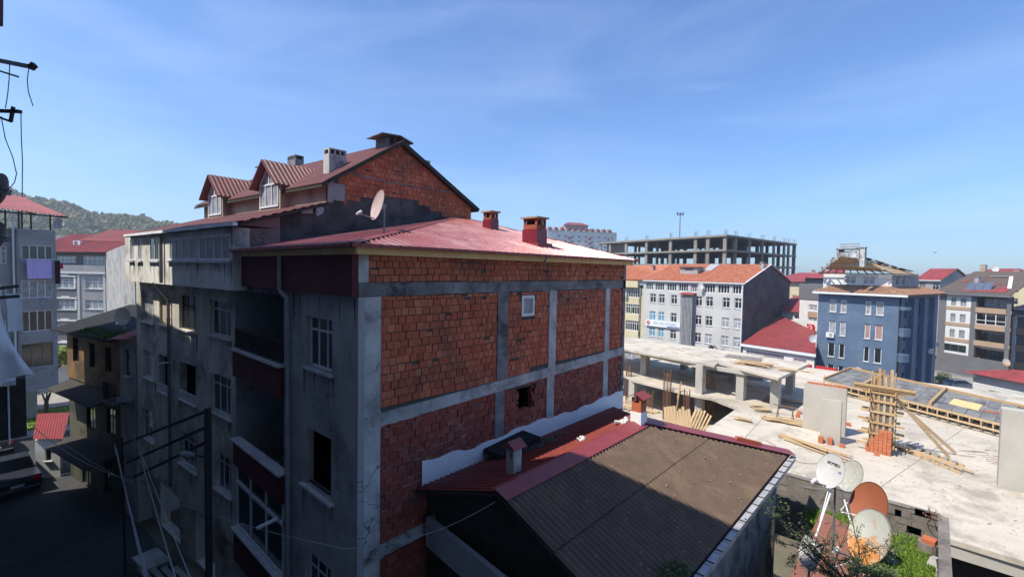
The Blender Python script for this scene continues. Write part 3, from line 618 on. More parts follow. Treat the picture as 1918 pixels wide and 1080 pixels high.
mb = MB(); mb.box(16.99, 17.04, 9.31, 17.2, 0, 12.84); mb.build('far_wall', 'lightgrey_render', T)
# wooden fascia + gutters + roof
E0 = 12.97; PK = V((15, 17.2, E0+2.06)); SWc = V((4.85, 8.9, E0)); SEc = V((17.25, 8.9, E0))
mb = MB(); mb.box(5.02, 17.1, 9.00, 9.04, 12.79, 12.955); mb.box(5.0, 5.04, 9.04, 16.3, 12.79, 12.94); mb.build('fascia_board', 'wood_new', T)
mb = MB(); mb.box(5.04, 17.05, 9.05, 17.1, 12.845, 12.90); mb.build('soffit', 'wood_old', T)
mb = MB(); corr(mb, [SWc, PK, SEc], (0, 1, 0), .25, .05); corr(mb, [SWc, (4.85, 16.35, E0), (5.15, 17.2, E0+.06), PK], (1, 0, 0), .25, .05); corr(mb, [SEc, PK, (17.25, 17.2, E0)], (1, 0, 0), .2, .035)
rf = mb.build('roof', 'red_sheet', T)
mb = MB(); mb.bar(SWc+V((0, 0, .05)), PK+V((0, 0, .05)), .16, .03); mb.bar(SEc+V((0, 0, .05)), PK+V((0, 0, .05)), .22, .03); mb.build('hip_cap', 'red_cap', rf)
mb = MB(); mb.box(4.80, 17.3, 8.80, 8.90, 12.935, 13.01); mb.box(4.75, 4.85, 8.90, 16.3, 12.935, 13.01)
for i in range(26): x = 5+i*.48; mb.box(x, x+.02, 8.79, 8.8, 12.93, 13.015)
for i in range(16): y = 9+i*.48; mb.box(4.74, 4.75, y, y+.02, 12.93, 13.015)
mb.build('gutter', 'red_sheet_dull', rf)
mb = MB(); mb.bar((11.3, 8.86, 12.93), (11.25, 8.95, 12.72), .05, .05); mb.build('gutter_spout', 'steel_grey', rf)
def onpl(x, y, p, n): r = ray(x, y); n = V(n); return EYE+r*((V(p)-EYE).dot(n)/r.dot(n))
nS = (0, -2.06/8.3, 1)
p = onpl(1006, 462, SWc, nS)
c1 = chimney(T, (p.x+.15, p.y+.25), .52, .62, p.z-.3, p.z+1.0, 'brick', cap='beige_render')
mb = MB(); Fc = Fr((0, 0), 0); mb.box(p.x-.14, p.x+.44, p.y-.09, p.y+.585, p.z-.2, p.z+.62); mb.build('tarp_wrap', 'tarp_red', c1)
mb = MB(); mb.box(p.x-.25, p.x+.55, p.y-.25, p.y+.7, p.z-.1, p.z+.13); mb.build('flashing', 'red_cap', c1)
p = onpl(922, 431, SWc, nS)
c1 = chimney(T, (p.x+.1, p.y+.2), .42, .45, p.z-.3, p.z+.74, 'brick', cap='beige_render')
mb = MB(); mb.box(p.x-.13, p.x+.33, p.y-.045, p.y+.445, p.z-.2, p.z+.45); mb.build('tarp_wrap', 'tarp_red', c1)
p = onpl(706, 441, SWc, (-.203, 0, 1))
dish('satellite_dish', 'pink white satellite dish on a rusty stand on the red roof before the blackened gable', V((p.x, p.y, p.z+.85)), (-.97, .12, .24), .44, 'dish_pink', pole=p.z-.02)

# ================================================================== GREY NEIGHBOUR WITH ATTIC
T = root('apartment_building', 'weathered grey apartment block with projecting top floor, red dormer roof and brick gable', 'building', (8.5, 23, 0))
F2 = Fr((5.2, 17.3), 95); FA = Fr((8.38, 17.4), 95); FG = Fr((5.2, 17.3), 0)
def rng(F, x0, y0, x1, y1, d=0):
    a, z1 = F.at(x0, y0, d); b, z0 = F.at(x1, y1, d); return (min(a, b), max(a, b), min(z0, z1), max(z0, z1))
r1 = [rng(F2, 264, 545, 288, 605), rng(F2, 335, 552, 367, 622), rng(F2, 392, 560, 432, 634)]
r2 = [rng(F2, 268, 654, 290, 713), rng(F2, 393, 696, 432, 785)]
op = [rng(F2, 297, 662, 319, 740), rng(F2, 337, 676, 367, 758)]
r3 = [rng(F2, 265, 761, 288, 829), rng(F2, 337, 804, 368, 886), rng(F2, 403, 843, 433, 932)]
nich = (6.32, 7.6, 9.95, 11.2)
hs = r1+r2+op+r3
mb = MB(); F2.wall(mb, 0, 10.9, 3.0, 11.75, hs+[nich], rv=.24); F2.box(mb, 0, 10.9, -.01, .0, 2.9, 3.0); F2.wall(mb, 0, 10.9, 0, 2.9, [(.6, 2.0, .1, 2.3), (3.2, 5.2, .1, 2.4), (7, 9.6, .1, 2.4)], d=-.5, rv=.4)
mb.poly([F2.P(0, -.5, 2.9), F2.P(10.9, -.5, 2.9), F2.P(10.9, 0, 2.9), F2.P(0, 0, 2.9)])
F2.box(mb, 10.85, 10.9, -8, -.03, 0, 11.7)
mb.build('street_wall', 'render_beige', T)
mb = MB(); F2.box(mb, nich[0], nich[1], -.14, -.1, nich[2], nich[3]); mb.build('blind_window', 'attic_beige', T); 
mb = MB(); F2.box(mb, nich[0]-.1, nich[1]+.1, -.05, .1, nich[2]-.08, nich[2]-.01); mb.build('window_sill', 'marble', T)
for i, h in enumerate(r1+r2+r3):
    brown = (i == 1)
    F2.win(T, *h, cols=3, tr=.27 if not brown else .3, fw=.05, fm='wood_brown' if brown else 'pvc', gm='curtain' if i in (0, 3) else 'glass', label='brown wooden window' if brown else None)
for h in op:
    mb = MB(); F2.box(mb, h[0]-.3, h[1]+.3, -2, -1.95, h[2]-.3, h[3]+.1); F2.box(mb, h[0]-.02, h[0], -2, -.24, h[2], h[3]); F2.box(mb, h[1], h[1]+.02, -2, -.24, h[2], h[3]); F2.box(mb, h[0], h[1], -2, -.24, h[2]-.05, h[2]-.01); F2.box(mb, h[0], h[1], -2, -.24, h[3]+.01, h[3]+.05); mb.build('loggia', 'dark', T)  # loggia painted near-black in place of its shade
    mb = MB()
    for k in range(4): z = h[2]+.02+.09*k; F2.box(mb, h[0], h[1], -.03, .01, z, z+.03)
    for k in range(4): a = h[0]+(h[1]-h[0])*k/3; F2.box(mb, a-.015, a+.015, -.04, .02, h[2], h[2]+.33)
    mb.build('railing', 'pvc', T); mb = MB(); F2.box(mb, h[0]-.08, h[1]+.08, -.02, .1, h[2]-.07, h[2]-.012); mb.build('window_sill', 'marble', T)
for h in r1+r2+r3+op: F2.drips(T, h[0]-.05, h[1]+.05, h[2]-.08, 6)
mb = MB(); a, z = F2.at(322, 700); mb.path([F2.P(a+.35, .5, 11.75), F2.P(a, .1, 11.0), F2.P(a, .1, 3.2)], .06, 10)
for z in (10.2, 8.7, 7.2, 5.7, 4.2): mb.tube(F2.P(a, .1, z), F2.P(a, .1, z+.07), .075, 10)
mb.build('drain_pipe', 'pvc_grey', T)
mb = MB(); mb.tube(F2.P(6.1, .0, 8.45), F2.P(6.1, .45, 8.45), .03, 8); mb.box(*[0]*0 or (0,)*0) if False else None
mb.build('pipe_outlet', 'pvc', T)
# projecting top floor
D = .5; hw = [rng(F2, x0, y0, x1, y1, D) for x0, y0, x1, y1 in ((243.5, 448, 251, 487), (258.5, 446.5, 266, 487.5), (281, 445, 299, 487.5), (317, 435, 368, 486), (372.5, 431.5, 432.5, 484.5))]
hw[3] = (hw[3][0], hw[3][1], 12.66, 13.5); hw[4] = (hw[4][0], hw[4][1], 12.66, 13.5)
sR = F2.at(436, 500, D)[0]; sL = F2.at(235, 500, D)[0]
mb = MB(); F2.wall(mb, sR, sL, 11.74, 13.7, hw, d=D, rv=.12); F2.box(mb, sR, sL, .02, D-.002, 11.72, 11.8); F2.box(mb, sR, sR+.06, -.0, D-.003, 11.8, 13.7); F2.box(mb, sL-.06, sL, -.2, D-.003, 11.8, 13.7)
mb.build('top_floor_wall', 'render_white', T)
for i, h in enumerate(hw): F2.win(T, *h, d=D+.015, cols=(1, 1, 2, 4, 4)[i], fw=(.05, .05, .05, .075, .075)[i], gm=('curtain', 'curtain', 'glass', 'glass_painted_sky', 'glass_painted_sky')[i], sill=None)
for h in hw: F2.drips(T, h[0]-.05, h[1]+.05, h[2]-.09, 6, d=D+.004, ln=.8)
for h in hw: mb = MB(); F2.box(mb, h[0]-.1, h[1]+.1, D-.02, D+.1, h[2]-.08, h[2]-.012); mb.build('window_sill', 'marble', T)
mb = MB(); F2.box(mb, sR+.05, sL-.05, .02, D+.0, 13.7, 13.76); mb.build('top_slab', 'dark', T)
mb = MB(); a, z = F2.at(307, 470, D); mb.tube(F2.P(a, D+.1, 13.6), F2.P(a, D+.1, 11.78), .06, 10); mb.build('drain_pipe', 'pvc_grey', T)
g0 = F2.at(436, 412, .75)[0]; g1 = F2.at(231, 440, .75)[0]
mb = MB(); s = g0
while s < g1: e = min(s+.42, g1); F2.box(mb, s, e-.03, .62, .75, 13.70+R.uniform(-.01, .01), 13.80); s = e
mb.build('gutter', 'whitewash', T)
# lower roof strip
def P3(F, s, d, z): return F.P(s, d, z)
L = 11.9
gn = F2.P(g0, .62, 13.8); gf = F2.P(g1, .62, 13.8)
an = V((8.4, 17.28, 14.98)); af = FA.P(L, 0, 14.98)
mb = MB(); corr(mb, [gn, V((gn.x+.3, 17.0, 13.87)) if False else gn, an, af, gf][0:1]+[an, af, gf], (1, 0, 0), .2, .03); rf2 = mb.build('lower_roof', 'old_sheet', T)
mb = MB(); mb.prism([gn-V((0, 0, .03)), an-V((0, 0, .03)), af-V((0, 0, .03)), gf-V((0, 0, .03))], (0, 0, -.08)); mb.build('roof_board', 'wood_old', rf2)
# gable end wall facing the viewer
mb = MB(); zr = lambda X: 13.75+(X-gn.x)*(14.98-13.8)/(8.4-gn.x)-.08
mb.prism([(5.0, 17.3, 12.9), (15.84, 17.3, 12.9), (15.84, 17.3, 15.66), (11.59, 17.3, 17.86), (8.38, 17.3, 15.86), (8.38, 17.3, 14.86), (5.0, 17.3, zr(5.0))], (0, .2, 0)); mb.build('gable_wall', 'render_black', T)
mb = MB(); FG.box(mb, -.35, 1.45, 0, .03, 12.95, 13.85); mb.prism([FG.P(-.35, .03, 13.85), FG.P(1.45, .03, 13.85), FG.P(1.45, .03, zr(6.6)), FG.P(-.3, .03, zr(4.95))], FG.n*-.03); mb.build('pink_render', 'render_pink', T)
zp = lambda x, y: (340+x/3.425, 240+y/3.425)
lowp = sorted(FG.at(*zp(x, y)) for x, y in ((1030, 500), (1120, 462), (1280, 447), (1420, 440), (1560, 500), (1700, 572), (1830, 585)))
def lowc(s):
    if s < lowp[0][0]: return 15.55-(s-3.2)*.35 if s > 3.9 else 16.4-(s-3.2)*1.2
    for (a, p), (b, q) in zip(lowp, lowp[1:]):
        if a <= s <= b: return p+(q-p)*(s-a)/(b-a)
    return lowp[-1][1]
topc = lambda s: min(17.82-(6.39-s)*.62, 17.82-(s-6.39)*.515)
mb = MB(); FG.bricks(mb, 3.2, 10.62, 14.6, 17.8, .215, .19, gap=.014, low=lowc, top=topc, jit=.014); mb.build('gable_bricks', 'brick', T)
mb = MB(); FG.box(mb, 3.2, 3.42, 0, .04, 15.0, 15.9); FG.box(mb, 3.42, 3.9, 0, .034, 15.1, 15.75); mb.build('render_patch', 'lightgrey_render', T)
mb = MB(); q = [FG.at(*zp(x, y)) for x, y in ((1080, 285), (1330, 345), (1500, 372), (1740, 412))]
for (a, z), (b, z2) in zip(q, q[1:]): mb.hexa([FG.P(a, 0, z-.05), FG.P(b, 0, z2-.05), FG.P(b, .045, z2-.05), FG.P(a, .045, z-.05), FG.P(a, 0, z), FG.P(b, 0, z2), FG.P(b, .045, z2), FG.P(a, .045, z)])
mb.build('mortar_band', 'concrete_dark', T)
# attic street wall with two dormers
da = [rng(FA, 503.5, 330, 538.5, 391), rng(FA, 405.7, 350, 430.5, 404)]
mb = MB(); FA.wall(mb, -.0, L, 14.9, 15.75, [(d[0]-.05, d[1]+.05, 14.9, 15.75) for d in da]); FA.box(mb, L-.1, L, -6, -.01, 13, 15.7); mb.build('attic_wall', 'attic_beige', T)
ez = 15.66; rz = 17.95; edn = FA.P(-.25, .3, ez); edf = FA.P(L+.5, .3, ez); rn = V((11.62, 17.08, rz)); rfar = rn+FA.u*(L+.7)
hd = 3.55; sl = (rz-ez)/hd
en = V((16.15, 17.08, 15.55)); ef = en+FA.u*(L+.7)
mb = MB(); corr(mb, [edn, rn, rfar, edf], FA.n, .2, .03); corr(mb, [rn, en, ef, rfar], (1, 0, 0), .2, .03); rf3 = mb.build('attic_roof', 'old_sheet', T)
mb = MB(); dn = V((0, 0, -.05))
mb.prism([edn+dn, rn+dn, rfar+dn, edf+dn], (0, 0, -.09)); mb.prism([rn+dn, en+dn, ef+dn, rfar+dn], (0, 0, -.09)); mb.build('roof_board', 'wood_old', rf3)
mb = MB(); mb.bar(edn+V((0, -.02, -.06)), rn+V((0, -.02, -.06)), .05, .14); mb.bar(rn+V((0, -.02, -.06)), en+V((0, -.02, -.06)), .06, .16); mb.build('rake_board', 'wood_old', rf3)
for d in da:
    w = d[1]-d[0]; sc_ = (d[0]+d[1])/2; hw_ = w/2+.12; zb = 15.0; ze = 15.98; zt = 16.98; db = -(zt-ez)/sl+.3
    t = MB(); FA.box(t, d[0]-.12, d[0]-.02, -.6, .36, zb-.1, ze); FA.box(t, d[1]+.02, d[1]+.12, -.6, .36, zb-.1, ze); FA.box(t, d[0]-.02, d[1]+.02, .0, .36, zb-.1, zb-.01); dm = t.build('dormer', 'attic_beige', T)
    t = MB(); fw = .055
    for a in (d[0]-.0, d[0]+w/3, d[0]+2*w/3, d[1]-fw): FA.box(t, a, a+fw, .33, .40, zb, ze)
    for z in (zb, ze-.05): FA.box(t, d[0], d[1], .325, .405, z, z+.07)
    for sgn in (-1, 1): t.bar(FA.P(sc_+sgn*w*.5, .365, ze), FA.P(sc_, .365, zt-.15), .07, .07, up=FA.n)
    FA.box(t, sc_-.03, sc_+.03, .33, .40, ze, zt-.2); t.build('window', 'pvc', dm)
    t = MB(); FA.box(t, d[0]+.02, d[1]-.02, .35, .36, zb, ze); t.prism([FA.P(d[0], .355, ze), FA.P(d[1], .355, ze), FA.P(sc_, .355, zt-.15)], FA.n*.01); t.build('pane', 'curtain', dm)
    t = MB(); ex = hw_+.22
    for sgn in (-1, 1):
        corr(t, [FA.P(sc_, .7, zt), FA.P(sc_, db, zt), FA.P(sc_+sgn*ex, -.10, ze-.12), FA.P(sc_+sgn*ex, .7, ze-.12)], FA.u, .2, .035)
        t.prism([FA.P(sc_, .7, zt-.01), FA.P(sc_, db+.1, zt-.01), FA.P(sc_+sgn*ex, -.0, ze-.13), FA.P(sc_+sgn*ex, .7, ze-.13)], (0, 0, -.05))
    t.build('dormer_roof', 'old_sheet', dm)
nW = FA.n*sl+V((0, 0, 1))
def atroof(x, y): return onpl(x, y, edn, nW)
p = atroof(623, 322); chimney(T, (p.x+.2, p.y+.2), .75, .5, p.z-.3, p.z+.95, 'concrete_old', az=0)
p = atroof(492, 341); chimney(T, (p.x+.2, p.y+.3), .6, .5, p.z-.3, p.z+.8, 'concrete_old', az=95, cap='concrete_dark')
p = atroof(543, 318)+V((.8, 1.2, .1)); chimney(T, (p.x, p.y), .9, .5, p.z-.3, p.z+.95, 'concrete_dark', az=95)
p = V((13.8, 18.6, 0)); chimney(T, (p.x, p.y), .6, .45, 16.2, 17.75, 'concrete_old', az=0)
mb = MB(); c = rn+FA.u*.75; mb.box(c.x-.5, c.x-.34, c.y-.35, c.y+.45, rz-.35, rz+.12); mb.box(c.x+.3, c.x+.45, c.y-.35, c.y+.45, rz-.3, rz+.12)
mb.hexa([c+V(q) for q in ((-.85, -.6, .16), (.1, -.6, .24), (.1, .65, .24), (-.85, .65, .14), (-.85, -.6, .2), (.1, -.6, .28), (.1, .65, .28), (-.85, .65, .18))]); mb.hexa([c+V(q) for q in ((.1, -.6, .23), (.75, -.6, .05), (.75, .65, .05), (.1, .65, .23), (.1, -.6, .27), (.75, -.6, .09), (.75, .65, .09), (.1, .65, .27))])
for i in range(9): a = c+V((R.uniform(-.4, .3), R.uniform(-.3, .3), -.1)); mb.bar(a, a+V((R.uniform(-.2, .2), R.uniform(-.2, .2), .3)), .06, .03)
mb.build('ridge_vent', 'concrete_dark', T)
p = FG.P(*[(lambda q: q[0])(FG.at(580, 391)), .05, FG.at(580, 391)[1]])
mb = MB(); a, z = FG.at(590, 392); 
for i, (da_, dz_, w, h, an_) in enumerate(((-.35, -.1, .42, .2, .1), (.12, .0, .28, .22, -.3), (.05, -.16, .2, .14, .5))):
    cc = FG.P(a+da_, .1+.03*i, z+dz_); u = FG.u*math.cos(an_)+V((0, 0, math.sin(an_))); v = V((0, 0, math.cos(an_)))-FG.u*math.sin(an_)
    mb.prism([cc-u*w/2-v*h/2, cc+u*w/2-v*h/2, cc+u*w/2+v*h/2, cc-u*w/2+v*h/2], FG.n*.03)
mb.build('loose_flashing', 'flashing', T)

# ================================================================== LOW WORKSHOP
T = root('workshop_building', 'low building with ribbed brown and red hip roof against the brick wall', 'building', (11, 6, 0))
zE = lambda X: 8.03-(X-13)*.31
r0 = V((6.7, 6.44, 8.0)); r1_ = V((13.0, 6.44, 8.03)); nw = V((6.72, 9.22, 7.1)); ne = V((16.3, 9.22, zE(16.3))); se = V((17.26, 3.28, 6.7)); see = V((17.4, 9.22, 6.66)); sw = V((6.7, 3.28, 6.63))
mb = MB(); corr(mb, [nw, r0, r1_, ne], (0, 1, 0), .17, .035, 'trap'); corr(mb, [r1_, ne, see, se], (1, -.1, 0), .32, .04, 'trap'); rr_ = mb.build('red_roof', 'orange_sheet', T)
ml = 4.95; t_ = (6.44-ml)/(6.44-3.28); mL = r0.lerp(sw, t_); mR = r1_.lerp(se, t_)
up = V((0, 0, .02))
mb = MB(); corr(mb, [r0+up, r1_+up, mR+up, mL+up], (0, 1, 0), .15, .05, 'sine'); corr(mb, [mL, mR, se, sw], (0, 1, 0), .15, .05, 'sine'); br_ = mb.build('brown_roof', 'brown_sheet', T)
mb = MB(); dn = V((0, 0, -.03))
for q in ([nw, r0, r1_, ne], [r1_, ne, see, se], [r0, r1_, se, sw]): mb.prism([a+dn for a in q], (0, 0, -.07))
mb.build('roof_board', 'wood_old', T)
mb = MB(); a = r0+V((-.05, 0, .07)); b = r1_+V((.05, 0, .07)); sd = V((0, -.34, -.125)); nd = V((0, .12, -.03))
mb.prism([a, b, b+sd, a+sd], (0, 0, -.012)); mb.prism([a, a+nd, b+nd, b], (0, 0, -.012))
a = r1_+V((0, 0, .07)); b = se+V((.05, .0, .06)); sd = V((-.27, -.2, -.03)); sd2 = V((.16, .12, -.03)); mb.prism([a, b, b+sd, a+sd], (0, 0, -.012)); mb.prism([a, a+sd2, b+sd2, b], (0, 0, -.012))
mb.build('ridge_cap', 'red_cap', T)
mb = MB(); a = r1_+V((0, 0, .06)); b = ne+V((0, 0, .06)); mb.prism([a, b, b+V((.28, -.05, -.06)), a+V((.2, -.1, -.05))], (0, 0, -.012)); mb.prism([a, a+V((-.2, .1, -.03)), b+V((-.42, .0, 0)), b], (0, 0, -.012)); mb.build('valley_flashing', 'pvc_grey', T)
# walls
mb = MB(); mb.box(7.1, 16.9, 3.55, 3.75, -1, 6.55); mb.box(16.7, 16.9, 3.75, 9.2, -1, 6.6); mb.build('wall', 'concrete_dark', T)
mb = MB(); mb.prism([(7.1, 3.76, 0), (7.1, 9.2, 0), (7.1, 9.2, 6.95), (7.1, 6.44, 7.85), (7.1, 3.76, 6.8)], (.15, 0, 0)); mb.build('gable_wall', 'wood_old', T)
for i in range(9): y = 3.9+i*.6; pass
mb = MB()
for i in range(8): y = 4.0+i*.66; mb.box(7.02, 7.1, y, y+.08, 3.5, 6.6)
mb.build('stud', 'wood_old', T)
mb = MB(); a = V((sw.x, 3.2, 6.56)); s = 6.75
while s < 17.2:
    e = min(s+.55, 17.25); mb.box(s, e-.03, 3.1, 3.24, 6.5+R.uniform(-.012, .012), 6.63); s = e
mb.build('gutter', 'flashing', T)
mb = MB()
for i in range(20): x = 6.9+i*.54; mb.box(x, x+.02, 3.08, 3.3, 6.635, 6.65)
mb.box(6.8, 17.2, 3.26, 3.3, 6.651, 6.665)
mb.build('gutter_bracket', 'steel_black', T)
# grey parapet of the gable balcony
o = atX(798, 967, 6.9); FB = Fr((o.x, o.y), 83); z1 = o.z; z0 = FB.at(799, 1022)[1]
mb = MB(); FB.box(mb, -6, .0, -.12, 0, z0, z1); FB.box(mb, -.12, 0, -.8, -.13, z0, z1); mb.build('balcony_parapet', 'lightgrey_render', T)
mb = MB(); FB.box(mb, -6, -.0, -.9, -.13, z0-.02, z0+.1); FB.box(mb, -6, 0, -1.0, -.95, 0, z0-.05)
for i in range(24): FB.box(mb, -6+i*.25, -5.97+i*.25, -.1, -.06, z0-1.2, z0-.02)
mb.build('balcony_floor', 'wood_old', T)
# chimneys
p = atY(962, 888, 7.0); p = onpl(962, 886, r0, (0, .322, 1)); c = chimney(T, (p.x, p.y), .26, .24, p.z-.2, p.z+.62, 'concrete_old')
mb = MB(); mb.prism([(p.x-.22, p.y-.22, p.z+.64), (p.x-.22, p.y+.22, p.z+.64), (p.x-.22, p.y, p.z+.8)], (.44, 0, 0)); mb.build('cap', 'red_sheet_dull', c)
p = onpl(1200, 792, r0, (0, .322, 1)); p.x += .1; p.y += .12
mb = MB(); mb.box(p.x-.19, p.x+.19, p.y-.17, p.y+.17, p.z-.3, p.z+.32); c = mb.build('chimney', 'whitewash', T)
mb = MB(); mb.box(p.x-.17, p.x+.17, p.y-.15, p.y+.15, p.z+.321, p.z+.58)
for q in ((-.14, -.12), (.14, -.12), (-.14, .12), (.14, .12), (0, -.12)): mb.box(p.x+q[0]-.03, p.x+q[0]+.03, p.y+q[1]-.03, p.y+q[1]+.03, p.z+.581, p.z+.74)
mb.build('brick_stack', 'hollow_brick', c)
mb = MB()
for sg in (-1, 1): mb.prism([(p.x-.27, p.y, p.z+.9), (p.x+.27, p.y, p.z+.9), (p.x+.27, p.y+sg*.27, p.z+.74), (p.x-.27, p.y+sg*.27, p.z+.74)], (0, 0, -.02))
mb.build('cap', 'red_sheet_dull', c)
# debris lying on the roof
mb = MB()
for i in range(150):
    x = R.gauss(10.2, .55); y = R.uniform(8.0, 8.9); z = 8.0-(y-6.44)*.322+.05; s = R.uniform(.02, .08)
    mb.bar((x, y, z), (x+R.uniform(-s, s)*1.6, y+R.uniform(-s, s), z+R.uniform(0, .07)), s, s*.5)
tag(mb.build('rubble', 'render_black'), 'dark heap of broken tile and mortar lying on the red roof below the white strip', 'rubble')
mb = MB(); z = 8.0-(8.75-6.44)*.322
mb.hexa([(9.0, 8.5, z+.12), (10.7, 8.5, z+.12), (10.7, 9.2, z+.1), (9.0, 9.2, z+.1), (9.05, 8.5, z+.2), (10.7, 8.5, z+.32), (10.7, 9.2, z+.34), (9.05, 9.2, z+.22)]); tag(mb.build('tar_board', 'dark'), 'black bent sheet leaning on the whitewashed strip beside the roof rubble', 'sheet')
for (x, y, s, l) in ((10.75, 7.05, .1, 'small pale mortar lump on the sunlit part of the red roof'), (12.6, 6.75, .17, 'long pale mortar smear by the ridge end chimney')):
    mb = MB()
    for i in range(9): a = V((x+R.uniform(-s, s)*1.5, y+R.uniform(-s, s)*.6, 8.0-(y-6.44)*.322+.06)); mb.tube(a, a+V((R.uniform(-s, s), R.uniform(-s, s), .03)), s*.35, 6)
    tag(mb.build('mortar_lump', 'marble'), l, 'rubble')
p = onpl(1380, 838, r0, (0, -.42, 1)); p = r1_.lerp(se, .64)+V((-.1, .06, .14)); q = r1_.lerp(se, .80)+V((-.13, .02, .13)); mb = MB(); mb.bar(p, q, .12, .09); tag(mb.build('ridge_tile', 'hollow_brick'), 'loose orange tile lying across the red hip cap', 'tile')
mb = MB(); specks = []
for i in range(150):
    u, w = R.random(), R.random(); a = r0.lerp(r1_, u); b = sw.lerp(se, u); c = a.lerp(b, w)+V((0, 0, .05)); s = R.uniform(.008, .028); mb.bar(c, c+V((R.uniform(-s, s)*2, R.uniform(-s, s)*2, .004)), s, .008)
tag(mb.build('mortar_crumbs', 'beige_render'), 'pale crumbs of mortar scattered over the brown ribbed roof', 'crumbs', kind='stuff')
# ================================================================== LEFT SIDE OF THE STREET VIEW
# old mossy house
T = root('old_house', 'decaying ochre and grey house with mossy roof edge at the end of the grey block', 'house', (4, 33, 0))
H1 = Fr((4.2, 28.5), 104); LG = 1.5; k = H1.P(LG, 0, 0); H2 = Fr((k.x, k.y), 101.5); LY = 7.2
gw = rng(H1, 226, 650, 243, 695); gw = (min(gw[0], .5), min(gw[0], .5)+.55, 7.0, 8.3)
mb = MB(); H1.wall(mb, -.1, LG, 0, 8.7, [gw], rv=.15); mb.build('side_wall', 'render_grey', T); H1.win(T, *gw, cols=2, tr=.3, fm='wood_brown', gm='curtain')
yw = [(.9, 1.8, 6.9, 8.2), (3.1, 3.9, 6.9, 8.2), (5.4, 6.3, 6.9, 8.3)]; yl = [(.8, 1.9, 3.6, 5.0), (3.4, 4.6, 3.4, 5.0), (1.2, 2.4, .4, 2.2), (4.2, 5.4, .1, 2.2)]
mb = MB(); H2.wall(mb, 0, LY, 5.9, 8.7, yw, rv=.15); mb.build('upper_wall', 'ochre_render', T)
mb = MB(); H2.wall(mb, 0, LY, 0, 5.9, yl, rv=.15, d=-.05); H2.box(mb, LY-.06, LY, -6, -.06, 0, 8.7); mb.build('lower_wall', 'moss_wall', T)
for q in yw+yl: H2.win(T, *q, cols=2, tr=.3, fm='wood_brown', sill=None)
for z, dd_, l in ((5.75, 1.0, 6.8), (2.75, 1.3, 5.8)):
    mb = MB(); mb.hexa([H2.P(.4, 0, z), H2.P(l, 0, z), H2.P(l, dd_, z-.35), H2.P(.4, dd_, z-.35), H2.P(.4, 0, z+.07), H2.P(l, 0, z+.07), H2.P(l, dd_, z-.28), H2.P(.4, dd_, z-.28)]); mb.build('canopy', 'wood_old', T)
mb = MB(); H1.box(mb, .1, 1.45, .0, .75, 5.75, 5.88); bs = mb.build('balcony_slab', 'concrete_dark', T)
mb = MB()
for i in range(11): a = .12+i*.13; H1.box(mb, a, a+.02, .71, .73, 5.88, 6.75)
H1.box(mb, .1, 1.46, .70, .74, 6.75, 6.79); H1.box(mb, .9, 1.45, .68, .70, 5.95, 6.7); mb.build('railing', 'steel_black', bs)
a = H2.P(-.2, .45, 8.75); b = H2.P(LY+.5, .6, 8.7); c = H2.P(LY+.5, -3.2, 9.9); d = H1.P(-.1, -3.2, 10.0); e = H1.P(-.1, .45, 8.9)
mb = MB(); corr(mb, [e, a+V((0, 0, .05)), H2.P(0, -3.2, 9.95), d], H1.n, .18, .035); mb.build('sheet_roof', 'red_sheet_dull', T)
mb = MB(); mb.prism([a, b, c, H2.P(-.2, -3.2, 9.9)], (0, 0, -.1)); mb.build('tar_roof', 'dark', T)
mb = MB()
for i in range(900):
    s = R.uniform(.1, 4.4); dd_ = R.gauss(.05, .3)*(1-.1*s); 
    if dd_ > .5: continue
    p = H2.P(s, dd_, 8.75+(.5-dd_)*.32+.02); leafblob(mb, p, .05, .05, .05, 1, .07)
mb.build('moss', 'moss_mat', T)
p = H2.P(1.2, -.55, 9.75); dish('satellite_dish', 'grey dish on the mossy roof of the old ochre house', p, (-.55, -.83, .2), .46, 'dish_grey', pole=9.1)

# shed with red roof beside the parked car
T = root('shed', 'small white lean-to shed with bright red ribbed roof beside the dark parked car', 'shed', (1.6, 39, 0))
P = [atZ(118, 822, 2.9), atZ(72, 805, 2.9), atZ(45, 838, 2.45), atZ(112, 858, 2.25)]
mb = MB(); q = [V((2.15, 37.0, 2.3)), V((2.75, 41.4, 2.75)), V((1.3, 42.4, 2.75)), V((.95, 38.0, 2.3))]
corr(mb, q, (.1, 1, .1), .12, .03); mb.build('roof', 'red_sheet_dull', T)
mb = MB(); F = Fr((1.05, 38.1), u=(1, -.78, 0)); F.wall(mb, 0, 1.25, 0, 2.22, [(.5, .8, 1.0, 1.7)], rv=.1); mb.box(1.15, 2.2, 38.2, 41.3, 0, 2.2); mb.build('wall', 'white_render', T)
F.win(T, .5, .8, 1.0, 1.7, cols=1, fm='wood_brown')
F = Fr((1.13, 38.2), 86); F.win(T, .1, 1.3, .9, 1.9, d=.02, cols=3, tr=.4, fm='wood_brown', gm='curtain')

# dark closed balcony at the left edge
T = root('closed_balcony', 'dark boarded balcony with thin pale eave at the left edge under the white sheet', 'balcony', (-.1, 14, 8.9))
mb = MB(); mb.box(-.39, .26, 13.4, 15.5, 9.0, 10.18); mb.build('wall', 'wood_old', T)
mb = MB(); mb.box(-.39, .12, 12.7, 15.6, 10.19, 10.27); mb.build('roof', 'marble', T)
mb = MB(); mb.tube((.02, 13.38, 10.18), (.02, 13.38, 8.9), .015, 8); mb.build('drain_pipe', 'pvc', T)

